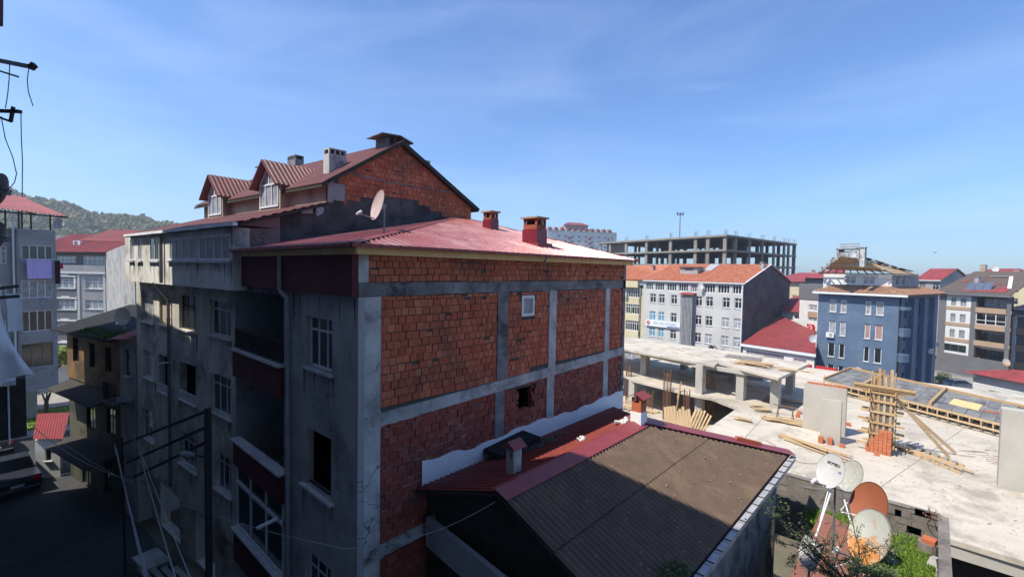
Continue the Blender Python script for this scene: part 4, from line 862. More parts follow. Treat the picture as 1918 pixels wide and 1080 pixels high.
# grey apartment block with washing
o = cd(105, 36); FL = Fr((o.x, o.y), 201.4)
def pl(x, y, d=0): return FL.at(x, y, d)
T = root('apartment_building', 'grey apartment block with glazed loggias, purple washing and open roof terrace', 'building', (o.x, o.y, 0))
wl = pl(34, 480)[0]; zt = pl(70, 430)[1]; zb = pl(105, 724)[1]
sg = 1 if wl > 0 else -1
rows = [(458, 486), (525, 556.5), (583, 621), (645, 686)]
glz = []
for i, (y0, y1) in enumerate(rows):
    a, z1 = pl(40, y0); b, z0 = pl(100, y1 if i < 2 else y1-4); b2_ = pl(40, y1)[1]; glz.append((min(a, b), max(a, b), min(z0, b2_), z1))
mb = MB(); s1 = max(0, wl); s0 = min(0, wl); FL.wall(mb, s0, s1, zb, zt, glz, rv=.3, d=.0); FL.box(mb, s0, s1, -3, -.32, zb-.02, zb+.15)
e = 1 if wl > 0 else -1
hw2 = []
for y0, y1 in ((459, 493), (532, 556), (600, 632)):
    a, z1 = pl(-8, y0, -.6); b, z0 = pl(14, y1, -.6); hw2.append((min(a, b), max(a, b), z0, z1))
s2 = wl+e*4.5; FL.wall(mb, min(wl, s2), max(wl, s2), 0, zt, hw2, rv=.2, d=-.6); FL.box(mb, min(0, wl), max(0, wl), -9, -3.0, -.2, zb); FL.box(mb, -.05 if wl > 0 else 0, 0 if wl > 0 else .05, -9, -.31, zb, zt)
FL.box(mb, min(wl, wl-e*.02), max(wl, wl-e*.02), -.6, -.0, zb, zt)
mb.build('wall', 'lightgrey_render', T)
for i, h in enumerate(glz): FL.win(T, *h, d=-.05, cols=4 if i != 3 else 3, tr=0, fw=.06, fm='pvc' if i != 3 else 'pvc_grey', gm=('glass', 'curtain', 'glass', 'glass')[i], sill=None)
for h in hw2: FL.win(T, *h, d=-.7, cols=2, tr=.3, gm='curtain', sill=None)
mb = MB(); FL.box(mb, s0+.2, s1-.2, -3.2, -.34, zb+.16, zt-.05); mb.build('interior', 'dark', T)  # near-black core stands in for unlit rooms
mb = MB(); ps = pl(27, 480, -.2)[0]; mb.tube(FL.P(ps, -.3, zt+.9), FL.P(ps, -.3, 1), .07, 8); mb.build('drain_pipe', 'pvc', T)
zr0 = pl(60, 405)[1]; eL, eR = s0-(0 if wl > 0 else 5), s1+(5 if wl > 0 else 0); near = -.4 if wl > 0 else .4
mb = MB(); xa = -.5*e; xb = s2+e*2; zl = pl(105, 404, .5)[1]
A1, A2 = FL.P(xa, .7, zl), FL.P(xb, .7, zl+.35); B1, B2 = FL.P(xa, -6, zl+1.3), FL.P(xb, -6, zl+2.2)
corr(mb, [A1, A2, B2, B1], FL.n, .25, .05); mb.build('roof', 'red_sheet_dull', T)
mb = MB()
for x in (13, 38, 44, 61, 97): s = pl(x, 420)[0]; FL.box(mb, s-.04, s+.04, -.25, -.17, zt, zl+.15)
FL.box(mb, min(xa, xb), max(xa, xb), .55, .65, zl-.12, zl-.02)
for k in range(6): s = xa+(xb-xa)*k/5; mb.bar(FL.P(s, .65, zl-.07), FL.P(s, -5, zl+1.0), .06, .1)
mb.build('roof_frame', 'steel_black', T)
# washing and fittings on that block
def cloth(name, label, F, s0, s1, d, z0, z1, m, wav=.05, nx=18, nz=12, sag=.0, taper=0, cat='washing', group=None):
    mb = MB(); 
    for sd in (0, 1):
        for j in range(nz+1):
            for i in range(nx+1):
                f = i/nx; g = j/nz; w = wav*(g**.6)*math.sin(f*9+1.5*math.sin(f*5+g))+.02*math.sin(f*23+g*3)
                zz = z1-(z1-z0)*g-sag*math.sin(math.pi*f)*(.4+.6*(1-g)); ss = s0+(s1-s0)*f; ss += taper*g*(f-.1)
                mb.v.append(F.P(ss, d+w+sd*.012, zz-(R.uniform(0, .02) if j == nz else 0)))
    q = (nx+1)*(nz+1)
    for sd in (0, 1):
        for j in range(nz):
            for i in range(nx): a = sd*q+j*(nx+1)+i; f = [a, a+1, a+nx+2, a+nx+1]; mb.f.append(f if sd else f[::-1]); mb.m.append(0)
    return tag(mb.build(name, m, smooth=True), label, cat, group)
a = pl(50, 486, .45); b = pl(97, 521, .45); cloth('hanging_sheet', 'purple bed sheet hanging below the top loggia of the grey block', FL, min(a[0], b[0]), max(a[0], b[0]), .45, b[1], a[1], 'cloth_purple', wav=.04)
a = pl(102, 488, .6); b = pl(113, 531, .6); cloth('hanging_towel', 'dark maroon towel hanging at the end of the airer beside the purple sheet', FL, min(a[0], b[0]), max(a[0], b[0]), .6, b[1], a[1], 'cloth_dark', wav=.03)
a = pl(112, 493, .65); b = pl(118, 503, .65); cloth('hanging_towel', 'small red cloth at the outer tip of the airer', FL, min(a[0], b[0]), max(a[0], b[0]), .65, b[1], a[1], 'cloth_red', wav=.01, nx=6, nz=5)
mb = MB(); a = pl(96, 486, .4); b = pl(118, 487, .7)
for dd_ in (.3, .5, .7): mb.tube(FL.P(pl(45, 486)[0], dd_, a[1]+.03), FL.P(b[0], dd_, a[1]+.03), .012, 6)
tag(mb.build('clothes_line', 'pvc'), 'metal airer arms holding the purple washing', 'clothes airer')
p = FL.P(pl(108, 432)[0]*.2-.9*e*0, -1, zt+.5); pc = cdz(110, 418, 37.5); dish('satellite_dish', 'small pink dish on the terrace corner of the grey block with purple washing', pc, (-.3, -.95, .2), .42, 'dish_white', pole=pc.z-.9)
def ac(name, label, F, s, d, z, w=.8, h=.55, group=None):
    t = root(name, label, 'air conditioner', F.P(s, d, z), group); mb = MB(); F.box(mb, s-w/2, s+w/2, d, d+.32, z, z+h); mb.build('casing', 'pvc', t)
    mb = MB(); c = F.P(s-.1, d+.325, z+h/2)
    for r_ in (.22, .16, .1, .04):
        n = 16
        for i in range(n): a0, a1 = 2*math.pi*i/n, 2*math.pi*(i+1)/n; mb.bar(c+F.u*math.cos(a0)*r_+V((0, 0, math.sin(a0)*r_)), c+F.u*math.cos(a1)*r_+V((0, 0, math.sin(a1)*r_)), .02, .015, up=F.n)
    mb.build('fan_grille', 'steel_black', t); mb = MB(); 
    for q in (-.3, .3): F.box(mb, s+q-.02, s+q+.02, d-.02, d+.3, z-.05, z-.005)
    mb.build('bracket', 'steel_grey', t); return t
# ornate grey and white block behind
o = cd(152, 56); FO = Fr((o.x, o.y), -47.7)
T = root('apartment_building', 'dark grey and white block with quoined pilaster and moulded window surrounds behind the old house', 'building', (o.x, o.y, 0))
def po(x, y): return FO.at(x, y)
sa = po(98, 600)[0]; sb = po(200, 600)[0]; sm = po(149, 600)[0]; z0_ = -3; z1_ = po(150, 472)[1]; zq = po(150, 512)[1]
wn = [('d', 104, 521, 139, 540), ('w', 160, 520, 193, 541), ('d', 107, 562, 141, 580), ('w', 160, 561, 194, 579), ('d', 105, 604, 141, 622), ('w', 160, 602, 194, 620), ('w', 160, 645, 194, 662), ('d', 105, 645, 141, 662)]
hh = [rng(FO, *q[1:]) for q in wn]; tp = [rng(FO, 99, 479, 137, 492), rng(FO, 148, 479, 193, 496)]
mb = MB(); FO.wall(mb, sa-3, sm, z0_, zq, [h for h, q in zip(hh, wn) if q[0] == 'd'], rv=.15); FO.wall(mb, sa-3, sb, po(150, 498)[1], z1_, tp, rv=.15, d=-.4); mb.build('grey_wall', 'grey_render', T)
mb = MB(); FO.wall(mb, sm, sb, z0_, zq, [h for h, q in zip(hh, wn) if q[0] == 'w'], rv=.15); FO.box(mb, sa-3, sb, -.41, .12, zq, po(150, 498)[1]+.1); mb.build('white_wall', 'lightgrey_render', T)
for h in hh: FO.win(T, *h, cols=3, tr=.35, fw=.08, fm='pvc', gm='curtain', sill='marble', sw=.2)
for h in tp: FO.win(T, *h, d=-.5, cols=5, tr=.3, fw=.07, gm='glass_painted_sky', sill=None)
mb = MB()
for h, q in zip(hh, wn):
    if q[0] == 'd': FO.box(mb, h[0]-.22, h[0]-.0, 0, .06, h[2], h[3]+.2); FO.box(mb, h[1], h[1]+.22, 0, .06, h[2], h[3]+.2); FO.box(mb, h[0]-.3, h[1]+.3, 0, .12, h[3]+.2, h[3]+.38); FO.box(mb, (h[0]+h[1])/2-.5, (h[0]+h[1])/2+.5, 0, .1, h[3]+.38, h[3]+.52)
mb.build('window_surround', 'white_render', T)
mb = MB()
z = z0_
while z < zq: FO.box(mb, sm-.16, sm+.16, 0, .09, z, z+.16); z += .3
FO.box(mb, sm-.05, sm+.05, 0, .05, z0_, zq); mb.build('quoins', 'white_render', T)
mb = MB(); z = z0_
while z < zq: FO.box(mb, sb-.3, sb-.02, 0, .09, z, z+.16); z += .3
FO.box(mb, sb-.2, sb-.1, 0, .05, z0_, zq); mb.build('quoins', 'white_render', T)
mb = MB(); s = sa-3
while s < sb: FO.box(mb, s, s+.14, .12, .2, zq-.05, zq+.12); s += .28
FO.box(mb, sa-3, sb, .121, .15, zq+.0, zq+.2)
mb.build('cornice_dentils', 'white_render', T)
e2 = FO.P(sb, 0, 0); q2 = cd(252, 44); FS = Fr((e2.x, e2.y), u=(q2.x-e2.x, q2.y-e2.y, 0)); LS = (q2-e2).length
mb = MB(); mb.prism([FS.P(0, 0, z0_), FS.P(LS, 0, z0_), FS.P(LS, 0, z1_+.9), FS.P(0, 0, z1_)], -FS.n*.3); mb.build('side_wall', 'render_grey', T)
mb = MB(); a, b = FO.P(sa-3, .5, z1_), FO.P(sb+.1, .5, z1_); c = FO.P(sb+4.5, -6, z1_+2.5); d = FO.P(sa-3, -6, z1_+2.5); corr(mb, [a, b, c, d], FO.n, .3, .05); mb.build('roof', 'red_sheet_dull', T)
c = cdz(205, 452, 60); mb = MB(); Fz = Fr((c.x, c.y), -47.7); Fz.box(mb, -2.4, 2.4, -3, 0, z1_+1.2, c.z-.1); mb.build('roof_lantern', 'dark', T)
mb = MB(); corr(mb, [Fz.P(-3.4, .8, c.z), Fz.P(4.2, .8, c.z-.1), Fz.P(2.4, -2, c.z+1.6), Fz.P(-1.6, -2, c.z+1.6)], Fz.n, .3, .05); mb.build('lantern_roof', 'red_sheet_dull', T)
ac('air_conditioner', 'white air conditioner on the terrace wall beside the red roof of the ornate block', FO, po(116, 455)[0], -2.2, po(116, 458)[1], .9, .6)
# flat roofed block piece between
T = root('apartment_building', 'partly hidden flat roofed block with pale fascia beside the terrace of the grey block', 'building', tuple(cd(125, 60)))
c = cdz(130, 440, 62); Fz = Fr((c.x, c.y), -47.7); mb = MB(); Fz.box(mb, -3, 4.4, -4, 0, 4, c.z-.6); mb.build('wall', 'grey_render', T); mb = MB(); Fz.box(mb, -3.4, 4.8, -4.4, .4, c.z-.6, c.z-.2); mb.build('roof', 'lightgrey_render', T)

# park behind the pilotis
T = root('garden_wall', 'long low white garden wall with coping behind the grass verge', 'wall', (4, 60, 0))
mb = MB(); mb.box(-6, 16, 64, 64.25, 0, 1.9); mb.build('wall_face', 'white_render', T); mb = MB(); mb.box(-6, 16, 63.9, 64.35, 1.903, 2.05); mb.build('coping', 'white_render', T)
mb = MB(); mb.poly([(-8, 48.9, .03), (14, 48.9, .03), (14, 55.4, .03), (-8, 55.4, .03)])
for i in range(5200): x = R.uniform(-3, 9); y = R.uniform(48.9, 55.4); a = V((x, y, .02)); b = V((R.uniform(-.05, .05), R.uniform(-.05, .05), R.uniform(.06, .16))); mb.poly([a, a+V((.05, 0, 0)), a+b])
tag(mb.build('grass', 'grass_mat', loc=(0, 0, 0)), 'bright grass verge behind the iron railing', 'grass', kind='stuff')
T = root('iron_railing', 'thin black iron railing along the bright grass verge', 'railing', (3, 48.9, 0)); mb = MB()
for i in range(15): x = -4+i*.9; mb.box(x, x+.05, 48.85, 48.9, 0, 1.0)
mb.build('post', 'steel_black', T); mb = MB(); mb.box(-4, 8.6, 48.86, 48.89, .93, .97); mb.box(-4, 8.6, 48.86, 48.89, .5, .54); mb.build('rail', 'steel_black', T)
def tree(name, label, c, h, r, m='leaf', n=1400, ls=.16, tr=.35, group=None, trunk_r=None, seed=0):
    t = root(name, label, 'tree' if h > 2 else 'shrub', c, group); c = V(c); mb = MB(); tr_ = trunk_r or h*.03
    top = c+V((0, 0, h*tr)); mb.tube(c, top, tr_, 8, r2=tr_*.7); ends = []
    for i in range(7):
        a = 2*math.pi*i/7+R.uniform(-.3, .3); e = top+V((math.cos(a)*r*.6, math.sin(a)*r*.6, R.uniform(.2, .5)*h)); mb.tube(top-V((0, 0, .1)), e, tr_*.45, 6, r2=tr_*.12); ends.append(e)
    mb.build('trunk', 'bark', t); mb = MB()
    for i in range(13):
        e = R.choice(ends)+V((R.gauss(0, r*.3), R.gauss(0, r*.3), R.gauss(0, h*.1))); leafblob(mb, e, r*.42, r*.42, r*.34, n//13, ls)
    mb.build('crown', m, t); return t
for i, (x, y, hh_, r, l) in enumerate(((70, 735, 4.2, 2.2, 'yellow green bushy tree behind the white garden wall, left one'), (95, 730, 4.6, 2.4, 'yellow green bushy tree behind the white garden wall, right one'))):
    p = cd(x, 48); tree('tree', l, (p.x, 65.2+i, .0), hh_, r, 'leaf_bright', 1500, .2, .3)
p = cd(77, 40); T = root('pruned_tree', 'bare pollarded street tree standing in the grass verge', 'tree', (p.x, 51.5, 0)); mb = MB(); c = V((2.05, 51.5, 0)); mb.tube(c, c+V((.05, 0, 1.5)), .16, 8, r2=.13)
for a in (-.5, .1, .6, 2.8): mb.tube(c+V((.05, 0, 1.4)), c+V((.05+.5*math.sin(a), .2*math.cos(a), 2.2)), .09, 7, r2=.04)
mb.build('trunk', 'bark', T)

# ---------------- cars
def car(name, label, c, az, L=4.4, W=1.78, Hh=1.5, paint='car_paint', pick=False, group=None):
    t = root(name, label, 'car', c, group); F = Fr((c[0], c[1]), az); F.o = V((c[0], c[1], c[2])); h = W/2
    prof = [(-L/2, .35), (-L/2-.02, .7), (-L/2+.08, .95), (-L*.40, 1.0)] if not pick else [(-L/2, .4), (-L/2-.02, .75), (-L/2+.02, 1.02), (-L*.3, 1.03)]
    body = prof+[(L*.16, 1.0), (L*.36, .9), (L/2-.06, .74), (L/2, .5), (L/2-.03, .32)]
    mb = MB(); n = len(body)
    for w, ins in ((-h, 0), (h, 0)):
        pass
    secs = [(-h+.05, .0), (-h, .06), (h, .06), (h-.05, 0)]
    def sec(w, sh): return [F.P(a*(1-sh*.02), w, .3+(z-.3)*(1-sh*.05)) for a, z in body]
    S_ = [sec(-h+.10, 1), sec(-h, 0), sec(h, 0), sec(h-.10, 1)]
    for A_, B_ in zip(S_[1:2], S_[2:3]):
        for i in range(n): j = (i+1) % n; mb.poly([A_[i], A_[j], B_[j], B_[i]])
    mb.poly(S_[1][::-1]); mb.poly(S_[2])
    mb.build('body', paint, t)
    a0, a1, a2, a3 = (-L*.44, -L*.33, L*.05, L*.22) if not pick else (-L*.2, -L*.14, L*.06, L*.22)
    mb = MB(); q = []
    for a, z, w in ((a0, .99, h-.06), (a3, .98, h-.06), (a2, Hh, h-.24), (a1, Hh+.01, h-.24)): q.append((F.P(a, -w, z), F.P(a, w, z)))
    for i in range(4): j = (i+1) % 4; mb.poly([q[i][0], q[j][0], q[j][1], q[i][1]])
    mb.poly([p[0] for p in q][::-1]); mb.poly([p[1] for p in q]); mb.build('window', 'glass', t)
    mb = MB(); F.box(mb, a1-.05, a2+.05, -h+.2, h-.2, Hh+.005, Hh+.04)
    for i in range(4):
        j = (i+1) % 4
        for sd in (0, 1):
            if i != 0: mb.bar(q[i][sd], q[j][sd], .07, .05)
    mb.build('roof', paint, t)
    for a in (-L*.32, L*.31):
        for w in (-h+.08, h-.08):
            mb = MB(); mb.tube(F.P(a, w-.1, .32), F.P(a, w+.1, .32), .32, 18); wh = mb.build('wheel', 'rubber', t); mb = MB(); sg_ = 1 if w > 0 else -1; mb.tube(F.P(a, w+sg_*.09, .32), F.P(a, w+sg_*.115, .32), .19, 12); mb.build('rim', 'chrome', wh)
    for w in (-h+.2, h-.2):
        mb = MB(); F.box(mb, -L/2-.04, -L/2+.05, w-.12, w+.12, .72, .9); mb.build('taillight', 'lamp_red', t)
        mb = MB(); F.box(mb, L/2-.12, L/2+.0, w-.14, w+.14, .6, .72); mb.build('headlight', 'chrome', t)
    mb = MB(); F.box(mb, -L/2-.05, -L/2-.01, -h+.1, h-.1, .42, .5); mb.build('bumper', 'chrome', t)
    mb = MB(); F.box(mb, -L/2-.06, -L/2-.02, -.26, .26, .56, .67); mb.build('number_plate', 'pvc', t)
    return t
p = atZ(36, 918, 0); car('parked_car', 'dark pickup parked tail-on in the shade beside the red-roofed shed', (p.x-.35, p.y+1.2, .01), 97, 4.6, 1.85, 1.6, pick=True)
p = atZ(6, 850, 0); car('parked_car', 'second dark car partly cut off by the left edge beyond the pickup', (p.x-.6, p.y+1.5, .01), 97, 4.3, 1.75, 1.45)
# people standing in the sunlit road beyond (seated pair) -> none readable; planter block
# steps and blocks at the foot of the grey block
for (x, y, w, l, h, an, lab) in ((3.95, 23.7, .9, 1.5, .25, 8, 'pale concrete slab lying at the foot of the grey block, farthest of the slabs'), (4.3, 20.6, .7, .9, .35, 14, 'upper pale concrete step slab below the grey block'), (3.9, 19.9, .6, .8, .2, 14, 'lower broken concrete step slab below the grey block')):
    mb = MB(); F = Fr((x, y), an); F.o = V((x, y, 0)); F.box(mb, -w/2, w/2, -l/2, l/2, .02, h); tag(mb.build('stone_slab', 'concrete_column'), lab, 'slab')
for i in range(4):
    mb = MB(); x = 3.5+i*.32; mb.bar((x, 23.2-i*.3, .28), (x+.35, 19.8-i*.2, .3), .2, .05); tag(mb.build('wooden_board', 'board_grey'), 'grey board laid lengthwise between the concrete slabs at the wall foot', 'board', 'boards between the slabs at the wall foot')

# ---------------- black steel pole with three arms, lamp
PX = 3.55; pt = atX(389, 764, PX); T = root('utility_pole', 'black steel pole with three long slanting arms above the dark street', 'pole', (PX, pt.y, 0))
mb = MB(); F = Fr((PX, pt.y), 0); F.o = V((PX, pt.y, 0)); F.box(mb, -.07, .07, -.07, .07, 0, pt.z); mb.build('post', 'steel_black', T)
tipdir = None
for (ya, xb, yb) in ((766, 226, 833), (795, 238, 866), (823, 252, 892)):
    a = atX(391, ya, PX); b = cdz(xb, yb, 17.0); mb = MB(); mb.bar(a+V((0, -.08, 0)), b, .07, .07); mb.build('arm', 'steel_black', T)
b = cdz(228, 826, 17.0); mb = MB(); mb.bar((b.x, b.y, b.z+.15), (b.x+.05, b.y, 0), .07, .07); mb.build('arm_post', 'steel_black', T)
for (x, y) in ((252, 822), (275, 842), (300, 862), (303, 800)): mb = MB(); c = cdz(x, y, 15.2); mb.tube(c+V((0, 0, -.08)), c+V((0, 0, .1)), .04, 8); mb.build('insulator', 'steel_grey', T)
T = root('street_lamp', 'flat grey street lamp head on a short arm from the black pole', 'street lamp', (PX, pt.y, 0))
a = atX(390, 856, PX); b = cdz(365, 852, a.x*FD.x+a.y*FD.y); c = cdz(338, 850, a.x*FD.x+a.y*FD.y); mb = MB(); mb.path([a, b], .02, 8); mb.build('arm', 'steel_black', T)
mb = MB(); ax = (b-c); n_ = 10
for i in range(n_):
    f = i/(n_-1); r_ = .10*math.sin(math.pi*(f*.92+.06))**.6; q0 = c+ax*f
    if i: mb.tube(pr_, q0, rp_, 10, r2=r_)
    pr_, rp_ = q0, r_
mb.build('lamp_head', 'steel_grey', T, smooth=True)
# ---------------- cables
def cable(label, a, b, sag, r=.012, m='cable', n=14, group='overhead cables'):
    a, b = V(a), V(b); pts = [a.lerp(b, i/n)-V((0, 0, sag*4*(i/n)*(1-i/n))) for i in range(n+1)]; mb = MB(); mb.path(pts, r, 5); return tag(mb.build('overhead_cable', m), label, 'cable', group)
for i, (x0, y0, d0, x1, y1, d1, l) in enumerate(((214, 831, 17, 277, 1085, 8, 'pale cable dropping from the arm ends to the bottom edge, leftmost'), (218, 840, 17, 272, 1085, 8.3, 'cable beside the leftmost pale drop, just right of it at the top'), (252, 815, 16.5, 358, 1085, 7.5, 'single bright cable falling steeply right of the twin cables'), (262, 850, 16, 330, 1085, 8, 'faint cable between the twin cables and the bright one'), )):
    cable(l, cdz(x0, y0, d0), cdz(x1, y1, d1), .05, .014 if i != 2 else .009, 'cable_pale', group=None)
cable('thin cable crossing the facade from the dark left to the low workshop gable', cdz(120, 830, 19), cdz(640, 1026, 9.2), .5, .009, 'cable_pale', 30, None)
cable('thin pale wire from the brick corner up to the workshop gable end', cdz(640, 1026, 9.2), V((6.75, 6.5, 7.75)), .25, .006, 'cable_pale', 16, None)
cable('long slack cable in the dark from left edge to the pole foot', cdz(0, 730, 22), cdz(250, 900, 15.5), .7, .012, 'cable_pale', 20, None)
# ---------------- things on the viewer's building side (left frame edge)
FV = Fr((.0, 0), 90); FV.n = V((1, 0, 0)); FV.o = V((0, 0, 0))
def lv(x, y, X): return atX(x, y, X)
def dep(x, y, d): return cdz(x, y, d)
c = dep(-5, 355, 11); dish('satellite_dish', 'upper dark dish cut by the left edge, back turned', c, (-.85, .5, .25), .40, 'dish_dark', group=None, arm=False)
c = dep(-8, 443, 11); dish('satellite_dish', 'lower dark dish cut by the left edge, back turned', c, (-.85, .5, .25), .36, 'dish_dark', group=None, arm=False)
T = root('tv_antenna', 'bent pale boom antenna with dangling wires at the upper left edge', 'antenna', dep(0, 120, 7)); mb = MB(); mb.bar(dep(-25, 109, 7.4), dep(60, 126, 7), .05, .06); mb.build('boom', 'steel_grey', T)
mb = MB(); mb.bar(dep(-20, 127, 7.2), dep(34, 144, 7), .025, .025); mb.build('strut', 'steel_black', T); mb = MB(); mb.bar(dep(58, 121, 7), dep(64, 128, 7), .06, .09); mb.build('end_cap', 'wood_old', T)
T = root('tv_antenna', 'short dark bracket antenna below the pale boom at the upper left edge', 'antenna', dep(0, 210, 7)); mb = MB(); mb.bar(dep(-25, 207, 7.2), dep(38, 209, 7), .05, .045); mb.bar(dep(20, 228, 7), dep(25, 200, 7), .035, .035); mb.bar(dep(-15, 215, 7), dep(21, 228, 7), .03, .03); mb.build('boom', 'steel_black', T)
def wire(label, pts, r=.006, m='cable', d=7):
    P_ = [dep(x, y, d) for x, y in pts]; mb = MB(); mb.path(P_, r, 5); tag(mb.build('dangling_wire', m), label, 'wire')
wire('short curved wire hanging from the tip of the pale boom', [(54, 128), (51, 150), (53, 172), (62, 199)])
wire('thin wire hanging between the two antennas', [(18, 122), (17, 150), (14, 180), (10, 203)])
wire('long looping wire from the lower antenna down to the upper dish', [(2, 218), (10, 260), (24, 295), (31, 325), (27, 342), (18, 352), (8, 360)])
wire('long straight wire hanging from the end of the lower antenna', [(39, 208), (40, 260), (42, 300), (41.5, 368)])
T = root('awning_bracket', 'pink corner of a balcony box at the top left corner', 'balcony', dep(0, 20, 6)); mb = MB(); a = dep(-30, -30, 6.2); mb.hexa([dep(-40, 50, 6.4), dep(6, 50, 6), dep(6, 48, 6.3), dep(-40, 48, 6.7), dep(-40, -60, 6.4), dep(7, -60, 6), dep(7, -60, 6.3), dep(-40, -60, 6.7)]); mb.build('panel', 'render_pink', T)
mb = MB(); c1_ = dep(-40, 572, 8.6); 
FW = Fr((0, 11.5), u=(1, .15, 0)); a = FW.at(-60, 562); b = FW.at(14, 705)
# white washing with a flaring hem
mb = MB(); nx, nz = 26, 26; base = V((-.55, 11.2, 0)); u = V((.93, .36, 0))
for sd in (0, 1):
    for j in range(nz+1):
        g = j/nz; z = 11.85-(1.35)*g
        for i in range(nx+1):
            f = i/nx; w = .10+.30*g; flare = (.54+.38*g**1.3)
            p = base+u*(f*flare)+V((-.36, .93, 0))*(w*.35*math.sin(f*13+1.2*math.sin(g*4))+.03*math.sin(f*31+g*5))
            mb.v.append(V((p.x, p.y, z-.28*(1-f)*g*0+.10*f*g*math.sin(f*9)-.0))+V((-.36, .93, 0))*.012*sd)
q = (nx+1)*(nz+1)
for sd in (0, 1):
    for j in range(nz):
        for i in range(nx): a = sd*q+j*(nx+1)+i; f = [a, a+1, a+nx+2, a+nx+1]; mb.f.append(f if sd else f[::-1]); mb.m.append(0)
tag(mb.build('hanging_sheet', 'cloth_white', smooth=True), 'big white sheet flaring out on the line at the left edge', 'washing')
mb = MB(); mb.bar((-.4, 11.0, 11.9), (.16, 11.3, 11.93), .05, .05); tag(mb.build('clothes_line', 'steel_black'), 'dark airer arm above the white sheet at the left edge', 'clothes airer')
mb = MB(); mb.bar((-.4, 10.2, 12.05), (.14, 10.7, 12.12), .06, .04); tag(mb.build('clothes_line', 'steel_black'), 'upper dark airer arm over the small pale cloth at the left edge', 'clothes airer')
FW = Fr((-.1, 11.8), u=(.9, .4, 0)); cloth('hanging_towel', 'small pale blue striped cloth hanging behind the big white sheet', FW, .12, .33, 0, 11.3, 11.95, 'cloth_white', wav=.03, nx=8, nz=8)
# ================================================================== CONSTRUCTION SITE
ZA = 2.0
T = root('building_site', 'pale concrete deck and two storey open frame of a building under construction', 'building', (40, 5, -1))
def notch(mb, pts, z, th): mb.prism([(x, y, z) for x, y in pts], (0, 0, -th))
mb = MB(); notch(mb, [(25.6, 1.2), (25.5, -2.9), (25.4, -26), (62, -26), (62, 10.9), (58, 26.5), (43.6, 27), (43.2, 24), (41.4, 21.4), (40.2, 15.1), (40.3, 13.6), (38.8, 11.1), (25.6, 10.9)], ZA, .22)
mb.build('deck_slab', 'concrete_slab', T)
mb = MB(); mb.box(25.62, 25.9, -26, 10.8, ZA-.75, ZA-.225); mb.box(25.9, 62, 10.6, 10.88, ZA-.55, ZA-.225); mb.build('edge_beam', 'concrete_new', T)
zs = 4.72
top = [atZ(1162, 651, zs), atZ(1186, 657, zs), atZ(1312, 679, zs), atZ(1338, 684, zs), atZ(1346, 679, zs), atZ(1458, 708, zs), atZ(1515, 681, zs), atZ(1400, 662, zs), atZ(1209, 635, zs), atZ(1120, 622, zs), atZ(1120, 644, zs)]
mb = MB(); mb.prism(top, (0, 0, -.18)); mb.build('roof_slab', 'concrete_slab', T)
cols = [(40.9, 14.9), (44.2, 21.8), (43.0, 25.6), (41.4, 11.7), (40.9, 9.0), (47.0, 9.2), (48.5, 14.5), (50, 20), (51, 25), (45.5, 17.8)]
for x, y in cols[:9]:
    mb = MB(); mb.box(x-.1, x+.75, y-.3, y+.3, ZA+.002, zs-.182); mb.build('upper_column', 'concrete_new', T)
mb = MB(); bm = zs-.5
for (a, b) in (((41.2, 8.7), (41.4, 15.0)), ((41.2, 15), (44.6, 25.6)), ((41.0, 8.9), (49, 8.4)), ((41.2, 14.9), (49, 14.6))): mb.bar((a[0], a[1], bm+.15), (b[0], b[1], bm+.15), .35, .32)
mb.build('roof_beam', 'concrete_new', T)
for x, y in ((40.9, 14.9), (41.8, 21.8), (44.3, 26), (46, 13), (48, 18), (42.0, 11.6)):
    mb = MB(); mb.box(x-.05, x+.7, y-.3, y+.3, -.8, ZA-.222); mb.build('lower_column', 'concrete_new', T)
mb = MB(); mb.box(50.5, 50.75, 12.2, 17.5, ZA+.002, zs-.182); mb.box(46, 50.5, 17.3, 17.5, ZA+.002, zs-.182); mb.box(52, 52.3, 13, 30, -.8, ZA-.222); mb.box(46, 52, 12.2, 12.4, -.8, ZA-.222); mb.build('back_wall', 'concrete_new', T)
mb = MB(); mb.prism([(30, 10.95, -.8), (56, 10.95, -.8), (56, 30, -.8), (30, 34, -.8)], (0, 0, -.4)); mb.build('basement_slab', 'concrete_slab', T)
mb = MB()   # sawn joints on the deck, shallow raised battens
mb.bar((25.8, 8.3, ZA+.006), (46, 9.4, ZA+.006), .03, .012); mb.bar((25.8, 2.4, ZA+.006), (60, -5.2, ZA+.006), .03, .012); mb.bar((25.65, -6, ZA+.006), (55, -11, ZA+.006), .03, .012); mb.build('pour_joint', 'board_grey', T)
# concrete wall columns
def block_thing(name, label, pts, h, m, cat, parts=None, z0=ZA+.003):
    t = root(name, label, cat, (pts[0][0], pts[0][1], z0)); mb = MB(); mb.prism([(x, y, z0) for x, y in pts], (0, 0, h)); mb.build('shaft', m, t); return t
t = block_thing('concrete_wall', 'tall broad grey concrete shear wall with a row of bricks on top', [(36.9, 6.35), (36.9, 3.95), (37.25, 3.95), (37.25, 6.35)][::1], 3.15, 'concrete_new', 'wall')
mb = MB()
for i in range(11): y = 4.0+i*.2; mb.box(36.95, 37.2, y, y+.18, ZA+3.155, ZA+3.155+.1)
mb.build('brick_course', 'hollow_brick', t)
t = block_thing('concrete_column', 'smooth pale concrete column standing before the broad shear wall', [(34.75, 5.0), (34.75, 3.95), (35.1, 3.95), (35.1, 5.0)], 2.75, 'concrete_new', 'column')
mb = MB(); 
for i in range(8): y = 4.05+i*.12; mb.tube((34.9, y, ZA+2.75), (34.9, y, ZA+2.75+R.uniform(.03, .09)), .012, 5)
mb.build('rebar_stub', 'rebar', t)
